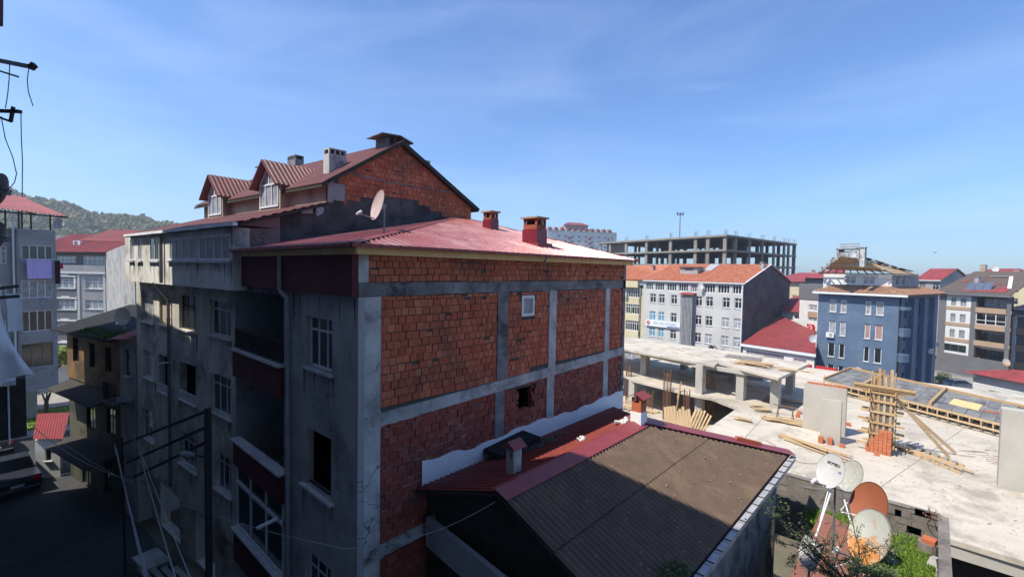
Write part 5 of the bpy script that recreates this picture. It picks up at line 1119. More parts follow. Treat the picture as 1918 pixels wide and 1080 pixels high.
t = block_thing('concrete_wall', 'massive plain concrete shear wall at the right edge of the site', [(33.6, -2.75), (33.6, -5.6), (34.3, -5.6), (34.3, -2.75)], 4.0, 'concrete_new', 'wall')
mb = MB()
for i in range(6): mb.box(33.62, 34.28, -5.5+i*.5, -5.47+i*.5, ZA+4.005, ZA+4.02)
mb.build('tie_mark', 'concrete_column', t)
# timber formwork column
T = root('column_formwork', 'tall timber column shuttering with cross battens and raking braces', 'formwork', (35.6, 2.0, ZA))
def bd(mb, a, b, w=.16, h=.05, up=V((0, 0, 1))): mb.bar(a, b, w, h, up)
x0, x1, y0, y1 = 35.3, 35.9, 1.55, 2.5; zt_ = ZA+4.55
mb = MB()
for y in (1.62, 1.92, 2.2, 2.45): mb.box(x0-.1, x0-.05, y-.06, y+.06, ZA+.02, zt_+R.uniform(-.2, .5))
for y in (1.7, 2.05, 2.4): mb.box(x1+.05, x1+.1, y-.06, y+.06, ZA+.02, zt_+R.uniform(-.2, .5))
for x in (x0+.1, x0+.35): mb.box(x-.08, x+.08, y1+.05, y1+.1, ZA+.02, zt_+R.uniform(0, .7)); mb.box(x-.08, x+.08, y0-.1, y0-.05, ZA+.02, zt_+R.uniform(-.1, .3))
mb.build('upright_board', 'wood_form', T)
mb = MB(); mb.box(x0-.045, x0-.02, y0, y1, ZA+.3, ZA+3.9); mb.box(x0-.04, x1, y1+.01, y1+.035, ZA+.3, ZA+3.9); mb.box(x0-.04, x1, y0-.035, y0-.01, ZA+.3, ZA+3.9); mb.build('ply_panel', 'ply_deck', T)
mb = MB(); z = ZA+.4
while z < ZA+3.9:
    for e in (0,):
        dy = R.uniform(-.15, .15); mb.bar((x0-.14, y0-.45+dy, z+e*.0), (x0-.14, y1+.55+dy, z+.05), .05, .13); mb.bar((x1+.14, y0-.5-dy, z), (x1+.14, y1+.6-dy, z), .05, .13)
    mb.bar((x0-.6, y1+.14, z+.14), (x1+.6, y1+.14, z+.14), .05, .12); mb.bar((x0-.55, y0-.14, z+.14), (x1+.7, y0-.14, z+.14), .05, .12)
    z += .66 if z < ZA+2.6 else .5
for i in range(3): mb.bar((x0-.2-.05*i, y0-1.0, ZA+3.75+.1*i), (x0-.2-.05*i, y1+.9, ZA+3.8+.1*i), .05, .13)
mb.build('cross_batten', 'wood_form', T)
mb = MB(); b1 = atZ(1778, 856, ZA+.1); b2p = atZ(1790, 848, ZA+.1); mb.bar((x0+.1, y0-.2, ZA+3.3), b1, .07, .16); mb.bar((x1, y0-.15, ZA+3.1), b2p, .07, .16); mb.build('raking_brace', 'wood_form', T)
mb = MB()
for i in range(6): y = 1.62+i*.16; mb.tube((35.6, y, ZA+3.8), (35.6+R.uniform(-.05, .05), y, zt_+R.uniform(.2, .5)), .012, 5)
mb.build('starter_bar', 'rebar', T)
# orange brick infill at its foot
T = root('brick_pier', 'half built orange hollow brick pier stepped at the foot of the shuttering', 'brickwork', (35.0, 2.0, ZA)); mb = MB()
for r_ in range(7):
    y = 1.5; n = (6, 6, 5, 5, 4, 3, 3)[r_]
    for i in range(n): mb.box(34.85+R.uniform(-.01, .01), 35.08, y+i*.20+.01, y+i*.20+.195, ZA+.01+r_*.2, ZA+.2+r_*.2)
mb.build('brick_course', 'hollow_brick', T)
# loose bricks standing about
bk = MB(); bk.box(-.1, .1, -.1, .1, 0, .2); bo = None
spots = [(1537, 829, 2), (1554, 832, 2), (1577, 837, 1), (1494, 781, 1), (1497, 775, 1), (1589, 797, 1), (1642, 852, 0)]
LB = ['stack of two orange bricks left in front of the pale column', 'second stack of two orange bricks nearer the right of the pale column', 'single orange brick lying right of the two stacks', 'orange brick near the trestle at the deck middle', 'upper orange brick near the trestle', 'lone orange brick at the foot of the broad shear wall', 'flat orange brick beside the stepped brick pier']
for (x, y, n), l in zip(spots, LB):
    p = atZ(x, y, ZA); mb = MB(); h = .2 if n else .08
    for i in range(max(1, n)): mb.hexa([(p.x+sx*.1+i*.02, p.y+sy*.13, ZA+.01+i*.205+dz) for dz in (0, h) for sx, sy in ((-1, -1), (1, -1), (1, 1), (-1, 1))])
    tag(mb.build('brick_stack', 'hollow_brick'), l, 'bricks')
# planks
pm = MB(); pm.box(-.5, .5, -.5, .5, -.5, .5); pm = pm.build('wooden_board', 'wood_form', loc=(0, 0, 0)); protos = [pm]
def plank(a, b, label, group, w=.14, h=.045, first=[True], m=None):
    a, b = V(a), V(b); o = pm if first[0] else pm.copy()
    if first[0]: first[0] = False
    else: COL.objects.link(o)
    d = (b-a); o.location = (a+b)/2; q = d.to_track_quat('X', 'Z'); o.rotation_euler = q.to_euler(); o.scale = (d.length, w, h); tag(o, label, 'board', group); return o
def pile(c, u, n, L, spread, label, group, z=ZA+.03, zz=.16):
    c = V((c[0], c[1], z)); u = V((u[0], u[1], 0)).normalized(); w = V((-u.y, u.x, 0))
    for i in range(n):
        l = L*R.uniform(.55, 1); an = R.gauss(0, .09); d = u*math.cos(an)+w*math.sin(an); m_ = c+u*R.uniform(-.25, .25)*L*.5+w*R.gauss(0, spread)+V((0, 0, R.uniform(0, zz)+.02*(i % 4)))
        plank(m_-d*l/2, m_+d*l/2, label, group)
p = atZ(1428, 784, ZA), atZ(1530, 800, ZA); pile(((p[0].x+p[1].x)/2, (p[0].y+p[1].y)/2), (p[1]-p[0]), 11, 3.6, .25, 'board in the loose heap lying before the sawhorse', 'boards heaped before the sawhorse')
p = atZ(1455, 815, ZA), atZ(1600, 866, ZA); pile(((p[0].x+p[1].x)/2, (p[0].y+p[1].y)/2), (p[1]-p[0]), 8, 4.6, .28, 'long board in the spread running past the two brick stacks', 'boards spread past the brick stacks')
p = atZ(1380, 785, ZA), atZ(1404, 790, ZA); pile(((p[0].x+p[1].x)/2, (p[0].y+p[1].y)/2), (p[1]-p[0]), 5, 1.4, .12, 'short board in the small bundle near the deck edge joint', 'short boards by the deck edge joint')
p = atZ(1660, 832, ZA), atZ(1800, 880, ZA); pile(((p[0].x+p[1].x)/2, (p[0].y+p[1].y)/2), (p[1]-p[0]), 8, 4.6, .35, 'long board beside the timber ladder on the deck', 'boards beside the ladder on the deck')
p = atZ(1490, 755, ZA); pile((p.x, p.y), (.3, -1), 5, 1.8, .3, 'board lying left of the broad shear wall', 'boards left of the shear wall')
p = atZ(1420, 765, ZA); pile((p.x, p.y), (.8, -1), 9, 1.3, .4, 'short offcut scattered beside the stirrup grid', 'offcuts beside the stirrup grid')
p = atZ(1415, 684, zs+.0); pile((p.x, p.y), (.1, -1), 16, 3.4, .4, 'board in the bundle lying on the upper roof slab', 'boards bundled on the upper roof slab', z=zs+.03, zz=.25)
p = atZ(1430, 688, zs); pile((p.x+.4, p.y-2.2), (.2, -1), 8, 2.4, .3, 'board in the bundle lying on the upper roof slab', 'boards bundled on the upper roof slab', z=zs+.03, zz=.1)
mb = MB(); c = atZ(1385, 672, zs)
for i in range(7): mb.bar((c.x+i*.12, c.y+1.3, zs+.06+.02*i), (c.x+.1+i*.13, c.y-1.7, zs+.06+.02*i), .11, .03)
tag(mb.build('sheet_stack', 'board_grey'), 'stack of grey sheets behind the board bundle on the upper slab', 'boards')
for i, (x, y) in enumerate(((1262, 660), (1275, 657), (1290, 663), (1305, 665), (1240, 655), (1335, 668))):
    p = atZ(x, y, zs); plank((p.x, p.y-.35, zs+.03), (p.x+.2, p.y+.35, zs+.03), 'grey offcut on the bare middle of the upper slab', 'offcuts on the upper slab', .12, .04)
# ladder like timber frame
T = root('timber_ladder', 'flat timber ladder frame with five blocks lying on the deck', 'ladder', tuple(atZ(1760, 870, ZA)))
a, b = atZ(1688, 842, ZA), atZ(1800, 888, ZA); a2, b2q = atZ(1700, 834, ZA), atZ(1806, 874, ZA); mb = MB()
for p, q in ((a, b), (a2, b2q)): mb.bar(p+V((0, 0, .08)), q+V((0, 0, .08)), .06, .12)
mb.build('rail', 'wood_form', T); mb = MB()
for i in range(5): f = .25+i*.15; p = a.lerp(b, f); q = a2.lerp(b2q, f); mb.bar(p+V((0, 0, .10)), q+V((0, 0, .10)), .22, .14)
mb.build('rung', 'board_grey', T)
# sawhorse
T = root('sawhorse', 'rusty metal sawhorse standing on the deck among boards', 'trestle', tuple(atZ(1470, 785, ZA))); c = atZ(1470, 785, ZA); mb = MB()
for sx in (-.5, .5):
    for sy in (-.3, .3): mb = MB(); mb.bar((c.x+sy, c.y+sx, ZA+.01), (c.x-sy*.2, c.y+sx*.9, ZA+.95), .05, .05); mb.build('leg', 'rebar', T)
mb = MB(); mb = MB(); mb.bar((c.x, c.y-.75, ZA+.97), (c.x, c.y+.75, ZA+.97), .08, .06); mb.build('top_bar', 'rebar', T)
# stirrup grid on deck
T = root('rebar_grid', 'grid of laid out thin steel stirrups on the deck by the frame', 'rebar', tuple(atZ(1430, 745, ZA))); mb = MB()
q = [atZ(*p, ZA+.04) for p in ((1438, 741), (1505, 752), (1492, 765), (1428, 752))]
for i in range(22): f = i/21; mb.bar(q[0].lerp(q[1], f), q[3].lerp(q[2], f), .03, .02)
mb.build('stirrup', 'rebar', T); mb = MB(); mb.bar(q[0], q[1], .03, .03); mb.bar(q[3], q[2], .03, .03); mb.build('long_bar', 'rebar', T)
# rebar columns
def rebarcol(x, y, w, d, z0, h, label, grey=True):
    t = root('rebar_column', label, 'rebar cage', (x, y, z0)); mb = MB()
    for i in range(6):
        for j in (0, 1):
            mb.tube((x+w*i/5, y+d*j, z0), (x+w*i/5+R.uniform(-.03, .03), y+d*j, z0+h+R.uniform(0, .25)), .018, 5)
    for j in range(2): mb.tube((x, y+d*.5*j, z0), (x, y+d*.5*j, z0+h), .018, 5); mb.tube((x+w, y+d*.5*j, z0), (x+w, y+d*.5*j, z0+h), .018, 5)
    mb.build('main_bar', 'rebar', t); mb = MB(); z = z0+.1
    while z < z0+h*.93:
        for a, b in (((0, 0), (w, 0)), ((w, 0), (w, d)), ((w, d), (0, d)), ((0, d), (0, 0))): mb.bar((x+a[0], y+a[1], z), (x+b[0], y+b[1], z), .015, .02)
        z += .12
    mb.build('stirrup', 'rebar', t)
def xy(x, y, z): p = atZ(x, y, z); return p.x, p.y
rebarcol(*xy(1336, 788, -.8), .15, .62, -.8, 4.3, 'rebar cage nearest the man in dark trousers, right of the frame void')
rebarcol(*xy(1289, 803, -.8), .15, .45, -.8, 3.2, 'thin rebar cage rising behind the leaning boards')
rebarcol(*xy(1254, 788, -.8), .15, .65, -.8, 4.5, 'rebar cage with leaning timber posts left of the boards')
rebarcol(*xy(1180, 757, -.8), .15, .5, -.8, 4.0, 'leftmost rebar cage beside the brick building corner')
rebarcol(*xy(1222, 775, -.8), .15, .9, -.8, 2.0, 'low wide rebar cage between the two left tall cages')
# leaning posts and boards
for i in range(4):
    x, y = xy(1262+i*3, 790, -.8); plank((x, y, -.75), (x+.2, y-.5+i*.25, 2.9-i*.3), 'slanting timber post tied to the rebar cage', 'timber posts leaning on the rebar cage', .1, .08)
for i in range(15):
    x, y = xy(1244+i*5.6, 803+i*.8, -.8); lean = -.35 if i < 9 else .3; plank((x-.3, y+lean, -.75), (x+.5, y-lean*.6, .9+R.uniform(-.15, .3)), 'board leaning upright in the row below the frame', 'boards leaning in a row below the frame', .22, .05)
for i in range(9):
    x, y = xy(1165+i*3, 748+i*3.6, .6); plank((x-1.2, y-.2, .5), (x+.7, y-.9, .6+R.uniform(0, .1)), 'pale board in the pile by the corner of the brick building', 'boards piled behind the red roof valley', .2, .05)
plank((36, 22, 1.0), (36.6, 16.6, .9), 'grey roll of edging beside the boards by the brick building corner', None, .5, .1)
# circular hoop
mb = MB(); c = cdz(1322, 711, 38); n = 24
for i in range(n): a0, a1 = 2*math.pi*i/n, 2*math.pi*(i+1)/n; mb.tube(c+RD*math.cos(a0)*.3+V((0, 0, .3*math.sin(a0))), c+RD*math.cos(a1)*.3+V((0, 0, .3*math.sin(a1))), .012, 5)
tag(mb.build('steel_hoop', 'rebar'), 'thin round steel hoop hanging against the frame column', 'hoop')
# formwork deck on the right
T = root('formwork_deck', 'raised grey plywood formwork deck with beams along its front behind the timber column', 'formwork', (50, 1, ZA))
zd = ZA+.95; qd = [atZ(*p, zd) for p in ((1543, 706), (1592, 689), (1720, 702), (1905, 757), (1905, 797), (1750, 768), (1590, 728))]
mb = MB(); A_, B_, C_, D_ = atZ(1543, 710, zd), atZ(1594, 690, zd), atZ(1960, 772, zd), atZ(1960, 812, zd); nu, nv = 18, 5
for i in range(nu):
    for j in range(nv):
        f0, f1, g0, g1 = i/nu, (i+1)/nu-.002, j/nv, (j+1)/nv-.006; dz = R.uniform(-.012, .012)
        P_ = lambda f, g: A_.lerp(D_, f).lerp(B_.lerp(C_, f), g)
        mb.prism([P_(f0, g0)+V((0, 0, dz)), P_(f1, g0)+V((0, 0, dz)), P_(f1, g1)+V((0, 0, dz)), P_(f0, g1)+V((0, 0, dz))], (0, 0, -.03))
mb.build('ply_sheet', 'ply_deck', T)
mb = MB(); dn = V((0, 0, -.12)); mb.bar(A_+dn, D_+dn, .14, .16); mb.bar(A_+dn+V((-.3, 0, -.42)), D_+dn+V((-.3, 0, -.42)), .1, .12); mb.bar(B_+V((0, 0, .07)), C_+V((0, 0, .07)), .12, .2); mb.bar(A_+V((0, 0, .07)), B_+V((0, 0, .07)), .12, .2)
for f in (.22, .575): mb.bar(A_.lerp(D_, f)+V((0, 0, .1)), B_.lerp(C_, f)+V((0, 0, .1)), .2, .3)
mb.build('bearer_beam', 'wood_form', T)
for i in range(24): f = i/23; mb = MB(); p = A_.lerp(D_, f); mb.bar(p+V((-.05, 0, -.2)), (p.x-.05, p.y, ZA+.01), .08, .08); mb.build('prop', 'wood_form', T); mb = MB(); p = A_.lerp(D_, f)+V((2.4, .3, 0)); mb.bar(p+V((0, 0, -.04)), (p.x, p.y, ZA+.01), .08, .08); mb.build('prop', 'wood_form', T)
mb = MB(); P0 = A_.lerp(D_, .70).lerp(B_.lerp(C_, .70), .45); u = (D_-A_).normalized(); v = (B_-A_).normalized(); z_ = V((0, 0, .03)); mb.prism([P0-u*.9-v*1.2+z_, P0+u*.9-v*1.2+z_, P0+u*.9+v*1.2+z_, P0-u*.9+v*1.2+z_], (0, 0, -.02)); tag(mb.build('plywood_sheet', 'wood_new'), 'single yellow plywood sheet lying on the grey formwork deck', 'plywood')
mb = MB(); P0 = A_.lerp(D_, .80).lerp(B_.lerp(C_, .80), .3)
for i in range(6): mb.box(P0.x+i*.05, P0.x+.2+i*.05, P0.y-.5+i*.13, P0.y-.4+i*.13, zd+.02, zd+.12)
tag(mb.build('brick_stack', 'hollow_brick'), 'few orange bricks scattered on the grey formwork deck', 'bricks')
# debris on the deck
mb = MB()
for i in range(1100):
    p = V((R.uniform(26, 55), R.uniform(-14, 10), ZA+.005)); s = R.uniform(.012, .045)*(1 if R.random() < .93 else 2); mb.bar(p, p+V((R.uniform(-s, s)*3, R.uniform(-s, s)*3, s*.3)), s, s*.5)
tag(mb.build('debris', 'crumbs'), 'splinters and crumbs scattered over the pale concrete deck', 'debris', kind='stuff')
mb = MB(); pts = []
for i in range(40): t = i/39; pts.append(V((32.5-2.2*math.sin(t*3.0)+.3*math.sin(t*9), 7.6-4.6*t, ZA+.02)))
mb.path(pts, .012, 5); tag(mb.build('steel_wire', 'rebar'), 'thin loop of wire lying on the deck near the workshop roof', 'wire')
mb = MB(); p = atZ(1860, 858, ZA)
for i in range(40): a = V((p.x-.3+R.gauss(0, .6), p.y+R.gauss(0, .9), ZA+.02)); b = V((.5, -1, 0)).normalized()*R.uniform(.5, 1.5); mb.bar(a, a+b, .012, .012)
tag(mb.build('wire_bundle', 'rebar'), 'rusty bundle of tie wire spread on the deck before the right wall', 'wire')
plank((27.5, -4.3, ZA+.03), (31.3, -5.6, ZA+.03), 'thin crossed batten lying near the right edge of the deck', 'crossed battens near the right deck edge', .04, .03); plank((28.2, -4.2, ZA+.05), (30.5, -6.2, ZA+.05), 'thin crossed batten lying near the right edge of the deck', 'crossed battens near the right deck edge', .04, .03)

# ---------------- people
def person(label, c, face, sc=1.0, shirt='grey_shirt', trous='trousers', hat='pvc', pose=None):
    """one skinned figure; face = heading in degrees"""
    J = {'pel': (0, 0, .95), 'ch': (.02, 0, 1.25), 'sh': (.02, 0, 1.42), 'nk': (.03, 0, 1.52), 'hd': (.06, 0, 1.66), 'ht': (.05, 0, 1.76)}
    rd = {'pel': .15, 'ch': .15, 'sh': .13, 'nk': .06, 'hd': .095, 'ht': .08}
    E = [('pel', 'ch'), ('ch', 'sh'), ('sh', 'nk'), ('nk', 'hd'), ('hd', 'ht')]
    pose = pose or {}
    for s, y in (('L', 1), ('R', -1)):
        q = {'hip': (0, .1*y, .88), 'kn': (.06*y+.03, .12*y, .48), 'an': (-.03+.06*y, .13*y, .08), 'toe': (.16+.05*y, .15*y, .03), 'shd': (.0, .18*y, 1.40), 'el': (.06, .25*y, 1.12), 'wr': (.26, .2*y, 1.0), 'pa': (.34, .18*y, .99)}
        for k, v in pose.items():
            if k[0] == s: q[k[1:]] = v
        r = {'hip': .09, 'kn': .06, 'an': .04, 'toe': .035, 'shd': .06, 'el': .045, 'wr': .032, 'pa': .034}
        for k in q: J[s+k] = q[k]; rd[s+k] = r[k]
        E += [('pel', s+'hip'), (s+'hip', s+'kn'), (s+'kn', s+'an'), (s+'an', s+'toe'), ('sh', s+'shd'), (s+'shd', s+'el'), (s+'el', s+'wr'), (s+'wr', s+'pa')]
        pa = V(q['pa']); w = (pa-V(q['wr'])).normalized(); sd = V((0, 1, 0))
        for fi in range(4): k = s+'f%d' % fi; J[k] = pa+w*(.07+.012*(1-abs(fi-1.5)))+sd*(.022*(fi-1.5)); rd[k] = .009; E.append((s+'pa', k))
        k = s+'th'; J[k] = V(q['wr']).lerp(pa, .5)+w*.04+V((0, 0, .045)); rd[k] = .01; E.append((s+'wr', k))
    ks = list(J); me = bpy.data.meshes.new('body'); me.from_pydata([V(J[k])*sc for k in ks], [(ks.index(a), ks.index(b)) for a, b in E], [])
    tmp = bpy.data.objects.new('tmp', me); COL.objects.link(tmp); m = tmp.modifiers.new('s', 'SKIN'); sv = me.skin_vertices[0].data
    for i, k in enumerate(ks): sv[i].radius = (rd[k]*sc*(1.0 if k not in ('pel', 'ch', 'sh') else .8), rd[k]*sc); sv[i].use_root = (k == 'pel')
    tmp.modifiers.new('u', 'SUBSURF').levels = 2; dg = bpy.context.evaluated_depsgraph_get(); ev = bpy.data.meshes.new_from_object(tmp.evaluated_get(dg)); bpy.data.objects.remove(tmp)
    ev.materials.clear()
    for x in ('skin', shirt, trous): ev.materials.append(M[x])
    for p in ev.polygons:
        z = p.center.z/sc; ay = abs(p.center.y)/sc; x = p.center.x/sc
        p.material_index = 2 if z < .97 and ay < .22 and x < .2 or z < .8 else (0 if z > 1.5 or (x > .24 and ay < .45) else 1); p.use_smooth = True
    t = root('person', label, 'person', c); Rz = Matrix.Rotation(rad(face), 4, 'Z'); ev.transform(Rz); o = bpy.data.objects.new('body', ev); COL.objects.link(o); o.parent = t
    mb = MB(); hc = Rz @ (V((.05, 0, 1.72))*sc)+V(c); n = 12
    for k_, (r0_, z0_, r1__, z1__) in enumerate(((.13, .0, .115, .05), (.115, .05, .07, .09), (.07, .09, .0, .105))):
        for i in range(n):
            a0, a1 = 2*math.pi*i/n, 2*math.pi*(i+1)/n; f = lambda a, r, z: hc+V((math.cos(a)*r, math.sin(a)*r, z)); mb.poly([f(a0, r0_, z0_), f(a1, r0_, z0_), f(a1, r1__, z1__), f(a0, r1__, z1__)])
    mb.build('cap', hat, t, smooth=True)
    mb = MB(); 
    for yy in (-.03, .03): e = Rz @ (V((.142, yy, 1.665))*sc)+V(c); mb.tube(e, e+V((.004, 0, 0)), .009, 6)
    mb.build('eyes', 'dark', t); nb = Rz @ (V((.14, 0, 1.64))*sc)+V(c); mb = MB(); mb.tube(nb+V((0, 0, .02)), nb+(Rz @ V((.03, 0, -.012))), .012, 6, r2=.016); mb.build('nose', 'skin', t)
    return t
p = atZ(1313, 787, -.8); person('worker in dark top and trousers standing with bent arms below the frame', (p.x, p.y, -.79), 60, 1.0, 'trousers', 'trousers', 'grey_shirt')
p = atZ(1193, 742, -.8); person('worker in pale grey clothes reaching toward the leftmost rebar cage', (p.x, p.y, -.79), 115, 1.0, 'grey_shirt', 'grey_shirt', 'grey_shirt', {'Lel': (.15, .25, 1.2), 'Lwr': (.36, .2, 1.12), 'Lpa': (.44, .19, 1.12), 'Rel': (.12, -.25, 1.18), 'Rwr': (.34, -.2, 1.1), 'Rpa': (.42, -.18, 1.1)})
# ================================================================== TOWN BEYOND THE SITE
def grid_wins(F, T, lst, d=-.12, cols=2, tr=.3, fm='pvc', gm='glass', sill=None, fw=.07, gms=None):
    for i, h in enumerate(lst): F.win(T, *h, d=d, cols=cols, tr=tr, fm=fm, gm=(gms[i] if gms else gm), sill=sill, fw=fw)
# ---- white building with school sign
o = cd(1394, 75.7); FW1 = Fr(o, 83.2); FWg = Fr(o, -6.8)
T = root('apartment_building', 'off-white office block with orange tile roof, black side gable and a lettered sign band', 'building', (o.x+5, o.y+9, -2))
zq = lambda x, y: (1140+x/4.795, 480+y/4.795)
def wr(x0, y0, x1, y1, F=FW1): return rng(F, *zq(x0, y0), *zq(x1, y1))
xs_ = [(372, 424), (450, 503), (560, 615), (645, 668), (780, 840), (875, 938), (1023, 1090), (1131, 1200)]
zrow = [(8.55, 6.85), (5.2, 3.5), (2.1, .4), (-1.0, -2.6)]
W8 = []; gm8 = []
for r_, (zt, zb) in enumerate(zrow):
    for c_, (x0, x1) in enumerate(xs_):
        s0 = FW1.at(zq(x0, 0)[0], 560)[0]; s1 = FW1.at(zq(x1, 0)[0], 560)[0]
        if c_ == 3 and r_ > 0: continue
        W8.append((min(s0, s1), max(s0, s1), zb, zt)); gm8.append('glass_blue' if (c_ < 2 and r_ in (1, 2)) else ('curtain' if (r_ >= 1 and c_ >= 6) or (r_ == 2 and c_ > 4) else 'glass'))
st = []
for x0, x1 in ((335, 400), (420, 500), (525, 610), (630, 715), (740, 800), (860, 958), (982, 1088), (1115, 1218)):
    s0 = FW1.at(zq(x0, 0)[0], 530)[0]; s1 = FW1.at(zq(x1, 0)[0], 530)[0]; st.append((min(s0, s1), max(s0, s1), 9.25, 10.75))
Lw = 18.9
mb = MB(); FW1.wall(mb, 0, Lw, -5, 11.15, W8+st, rv=.14); mb.build('wall', 'offwhite_render', T)
grid_wins(FW1, T, W8, cols=2, tr=.3, gms=gm8, sill='marble', fw=.09); grid_wins(FW1, T, st, cols=4, tr=0, gm='glass', fw=.1)
mb = MB(); mb.prism([FWg.P(0, 0, -5), FWg.P(20.5, 0, -5), FWg.P(20.5, 0, 11.2), FWg.P(10.2, 0, 14.3), FWg.P(0, 0, 11.2)], -FWg.n*.25); mb.build('gable_wall', 'gable_black', T)
a = FWg.P(-.3, .25, 11.1); b = FWg.P(10.2, .25, 14.35); c = FWg.P(20.9, .25, 11.1); LL = FW1.u*(Lw+.3); off = FW1.u*-.0
mb = MB(); tiles(mb, [a, b, b+LL, a+LL], -FW1.n, .35, .5, .07); mb.build('tile_roof', 'tile_orange', T)
mb = MB(); dn = V((0, 0, -.06)); mb.prism([a+dn, b+dn, b+LL+dn, a+LL+dn], (0, 0, -.1)); mb.prism([b+dn, c+dn, c+LL+dn, b+LL+dn], (0, 0, -.1)); mb.build('roof_slab', 'tile_orange', T)
mb = MB(); mb.bar(a+V((0, 0, .02)), b+V((0, 0, .02)), .3, .12); mb.bar(b+V((0, 0, .02)), c+V((0, 0, .02)), .3, .12); mb.bar(a+V((0, 0, -.1)), a+LL+V((0, 0, -.1)), .25, .18); mb.build('eave_trim', 'pvc', T)
mb = MB(); mb.tube(FW1.P(.15, .2, 11), FW1.P(.15, .2, -5), .12, 8); mb.build('drain_pipe', 'pvc', T)
# roof box dormer and skylight
def onroof(x, y): return onpl(x, y, a, (b-a).cross(LL))
p = onroof(*zq(720, 160)); q = onroof(*zq(640, 160)); q2_ = onroof(*zq(800, 160)); l_ = (q2_-q).length; c0 = (q+q2_)/2; Fd = Fr((c0.x, c0.y), 83.2)
mb = MB(); Fd.box(mb, -l_/2, l_/2, -2.2, 0, c0.z-.3, c0.z+1.25); mb.build('roof_box', 'lightgrey_render', T)
mb = MB(); Fd.box(mb, -l_/2-.25, l_/2+.25, -2.4, .3, c0.z+1.26, c0.z+1.38); Fd.box(mb, -.8, .8, .01, .04, c0.z+.7, c0.z+1.15); mb.build('roof_box_lid', 'roof_patch', T)
up = V((0, 0, .12)); q = [onroof(*zq(*p_))+up for p_ in ((850, 135), (920, 135), (1000, 78), (915, 76))]; mb = MB(); mb.prism(q, (0, 0, .05)); mb.build('skylight', 'flashing', T)
p = onroof(*zq(1380, 112)); chimney(T, (p.x+.4, p.y), .6, 1.2, p.z-.4, 14.75, 'concrete_old', az=83)
# pipe shaft
s0 = FW1.at(*zq(668, 330))[0]; s1 = FW1.at(*zq(775, 330))[0]; s0, s1 = min(s0, s1), max(s0, s1)-.2
T2 = root('service_shaft', 'ribbed grey pipe shaft with small red lid standing against the off-white office block', 'shaft', FW1.P(s0, .5, -4)); mb = MB(); FW1.box(mb, s0+.1, s1-.1, .02, .85, -5, 8.6); mb.build('core', 'concrete_old', T2); mb = MB()
for i in range(9): s = s0+(s1-s0)*i/8; FW1.box(mb, s-.06, s+.06, .86, .98, -5, 8.7)
for i in range(5): d = .15+i*.17; FW1.box(mb, s0-.04, s0+.08, d-.04, d+.04, -5, 8.7)
mb.build('pipes', 'pipe_plastic', T2); mb = MB()
for i in range(26): FW1.box(mb, s0+.2+(i%2)*.1, s0+1.1, .99, 1.05, -3.6+i*.33, -3.5+i*.33)
mb.build('cable_rungs', 'flashing', T2)
mb = MB(); mb.hexa([FW1.P(s0-.3, 1.3, 8.75), FW1.P(s1+.3, 1.3, 8.75), FW1.P(s1+.3, 0.01, 9.05), FW1.P(s0-.3, .01, 9.05), FW1.P(s0-.3, 1.3, 8.83), FW1.P(s1+.3, 1.3, 8.83), FW1.P(s1+.3, .01, 9.13), FW1.P(s0-.3, .01, 9.13)]); mb.build('lid', 'red_sheet_dull', T2)
# sign
sa, za = FW1.at(*zq(332, 565), .3); sb, zb = FW1.at(*zq(642, 655), .3); s_lo, s_hi = min(sa, sb), max(sa, sb); z1s = za; z0s = FW1.at(*zq(332, 618), .3)[1]
T2 = root('sign', 'long white sign board with pale lettering and red tick emblem on the office block', 'sign', FW1.P(s_lo, .2, z0s)); mb = MB(); FW1.box(mb, s_lo, s_hi, .15, .32, z0s, z1s); mb.build('board', 'sign_white', T2)
uu = -FW1.u; nn = FW1.n; zz_ = V((0, 0, 1)); hh_ = z1s-z0s; sL_, sR_ = s_hi, s_lo
ctr = FW1.P(sL_-(s_hi-s_lo)*.57, .335, z0s+hh_*.58); textobj('FEN BİLİMLERİ', hh_*.62, frame4(ctr, uu, zz_, nn), 'sign_text', T2, bold=False)
ctr = FW1.P(sL_-(s_hi-s_lo)*.83, .335, z0s+hh_*.2); mb = MB(); FW1.box(mb, s_lo+.1, s_lo+(s_hi-s_lo)*.36, .322, .34, z0s+.08, z0s+.28); mb.build('caption_strip', 'sign_blue', T2)
cc = FW1.P(sL_-hh_*.55, .33, z0s+hh_*.55); mb = MB(); mb.tube(cc, cc+nn*.03, hh_*.33, 20); mb.build('emblem', 'sign_red', T2); mb = MB(); mb.bar(cc+nn*.045+uu*-.18+zz_*.02, cc+nn*.045+uu*-.02+zz_*-.2, .08, .02, up=nn); mb.bar(cc+nn*.045+uu*-.04+zz_*-.2, cc+nn*.045+uu*.32+zz_*.34, .08, .02, up=nn); mb.build('tick', 'sign_white', T2)
s, z = FW1.at(*zq(830, 262), .6); dish('satellite_dish', 'white dish on the top floor wall of the off-white office block', FW1.P(s, .8, z), FW1.n+V((-.3, -.6, .25)), .55, 'dish_white')
mb = MB(); s, z = FW1.at(*zq(925, 810)); mb.path([FW1.P(s+.6, .1, z), FW1.P(s, .2, z-.2), FW1.P(s-.6, .15, z+.3), FW1.P(s-1.2, .1, z-.4), FW1.P(s-2.2, .12, z-.1)], .05, 5); FW1.box(mb, s-.3, s+.2, .05, .35, z-.25, z+.2); tag(mb.build('cable_tangle', 'cable'), 'tangle of dark cables fixed low on the off-white office wall', 'cables')
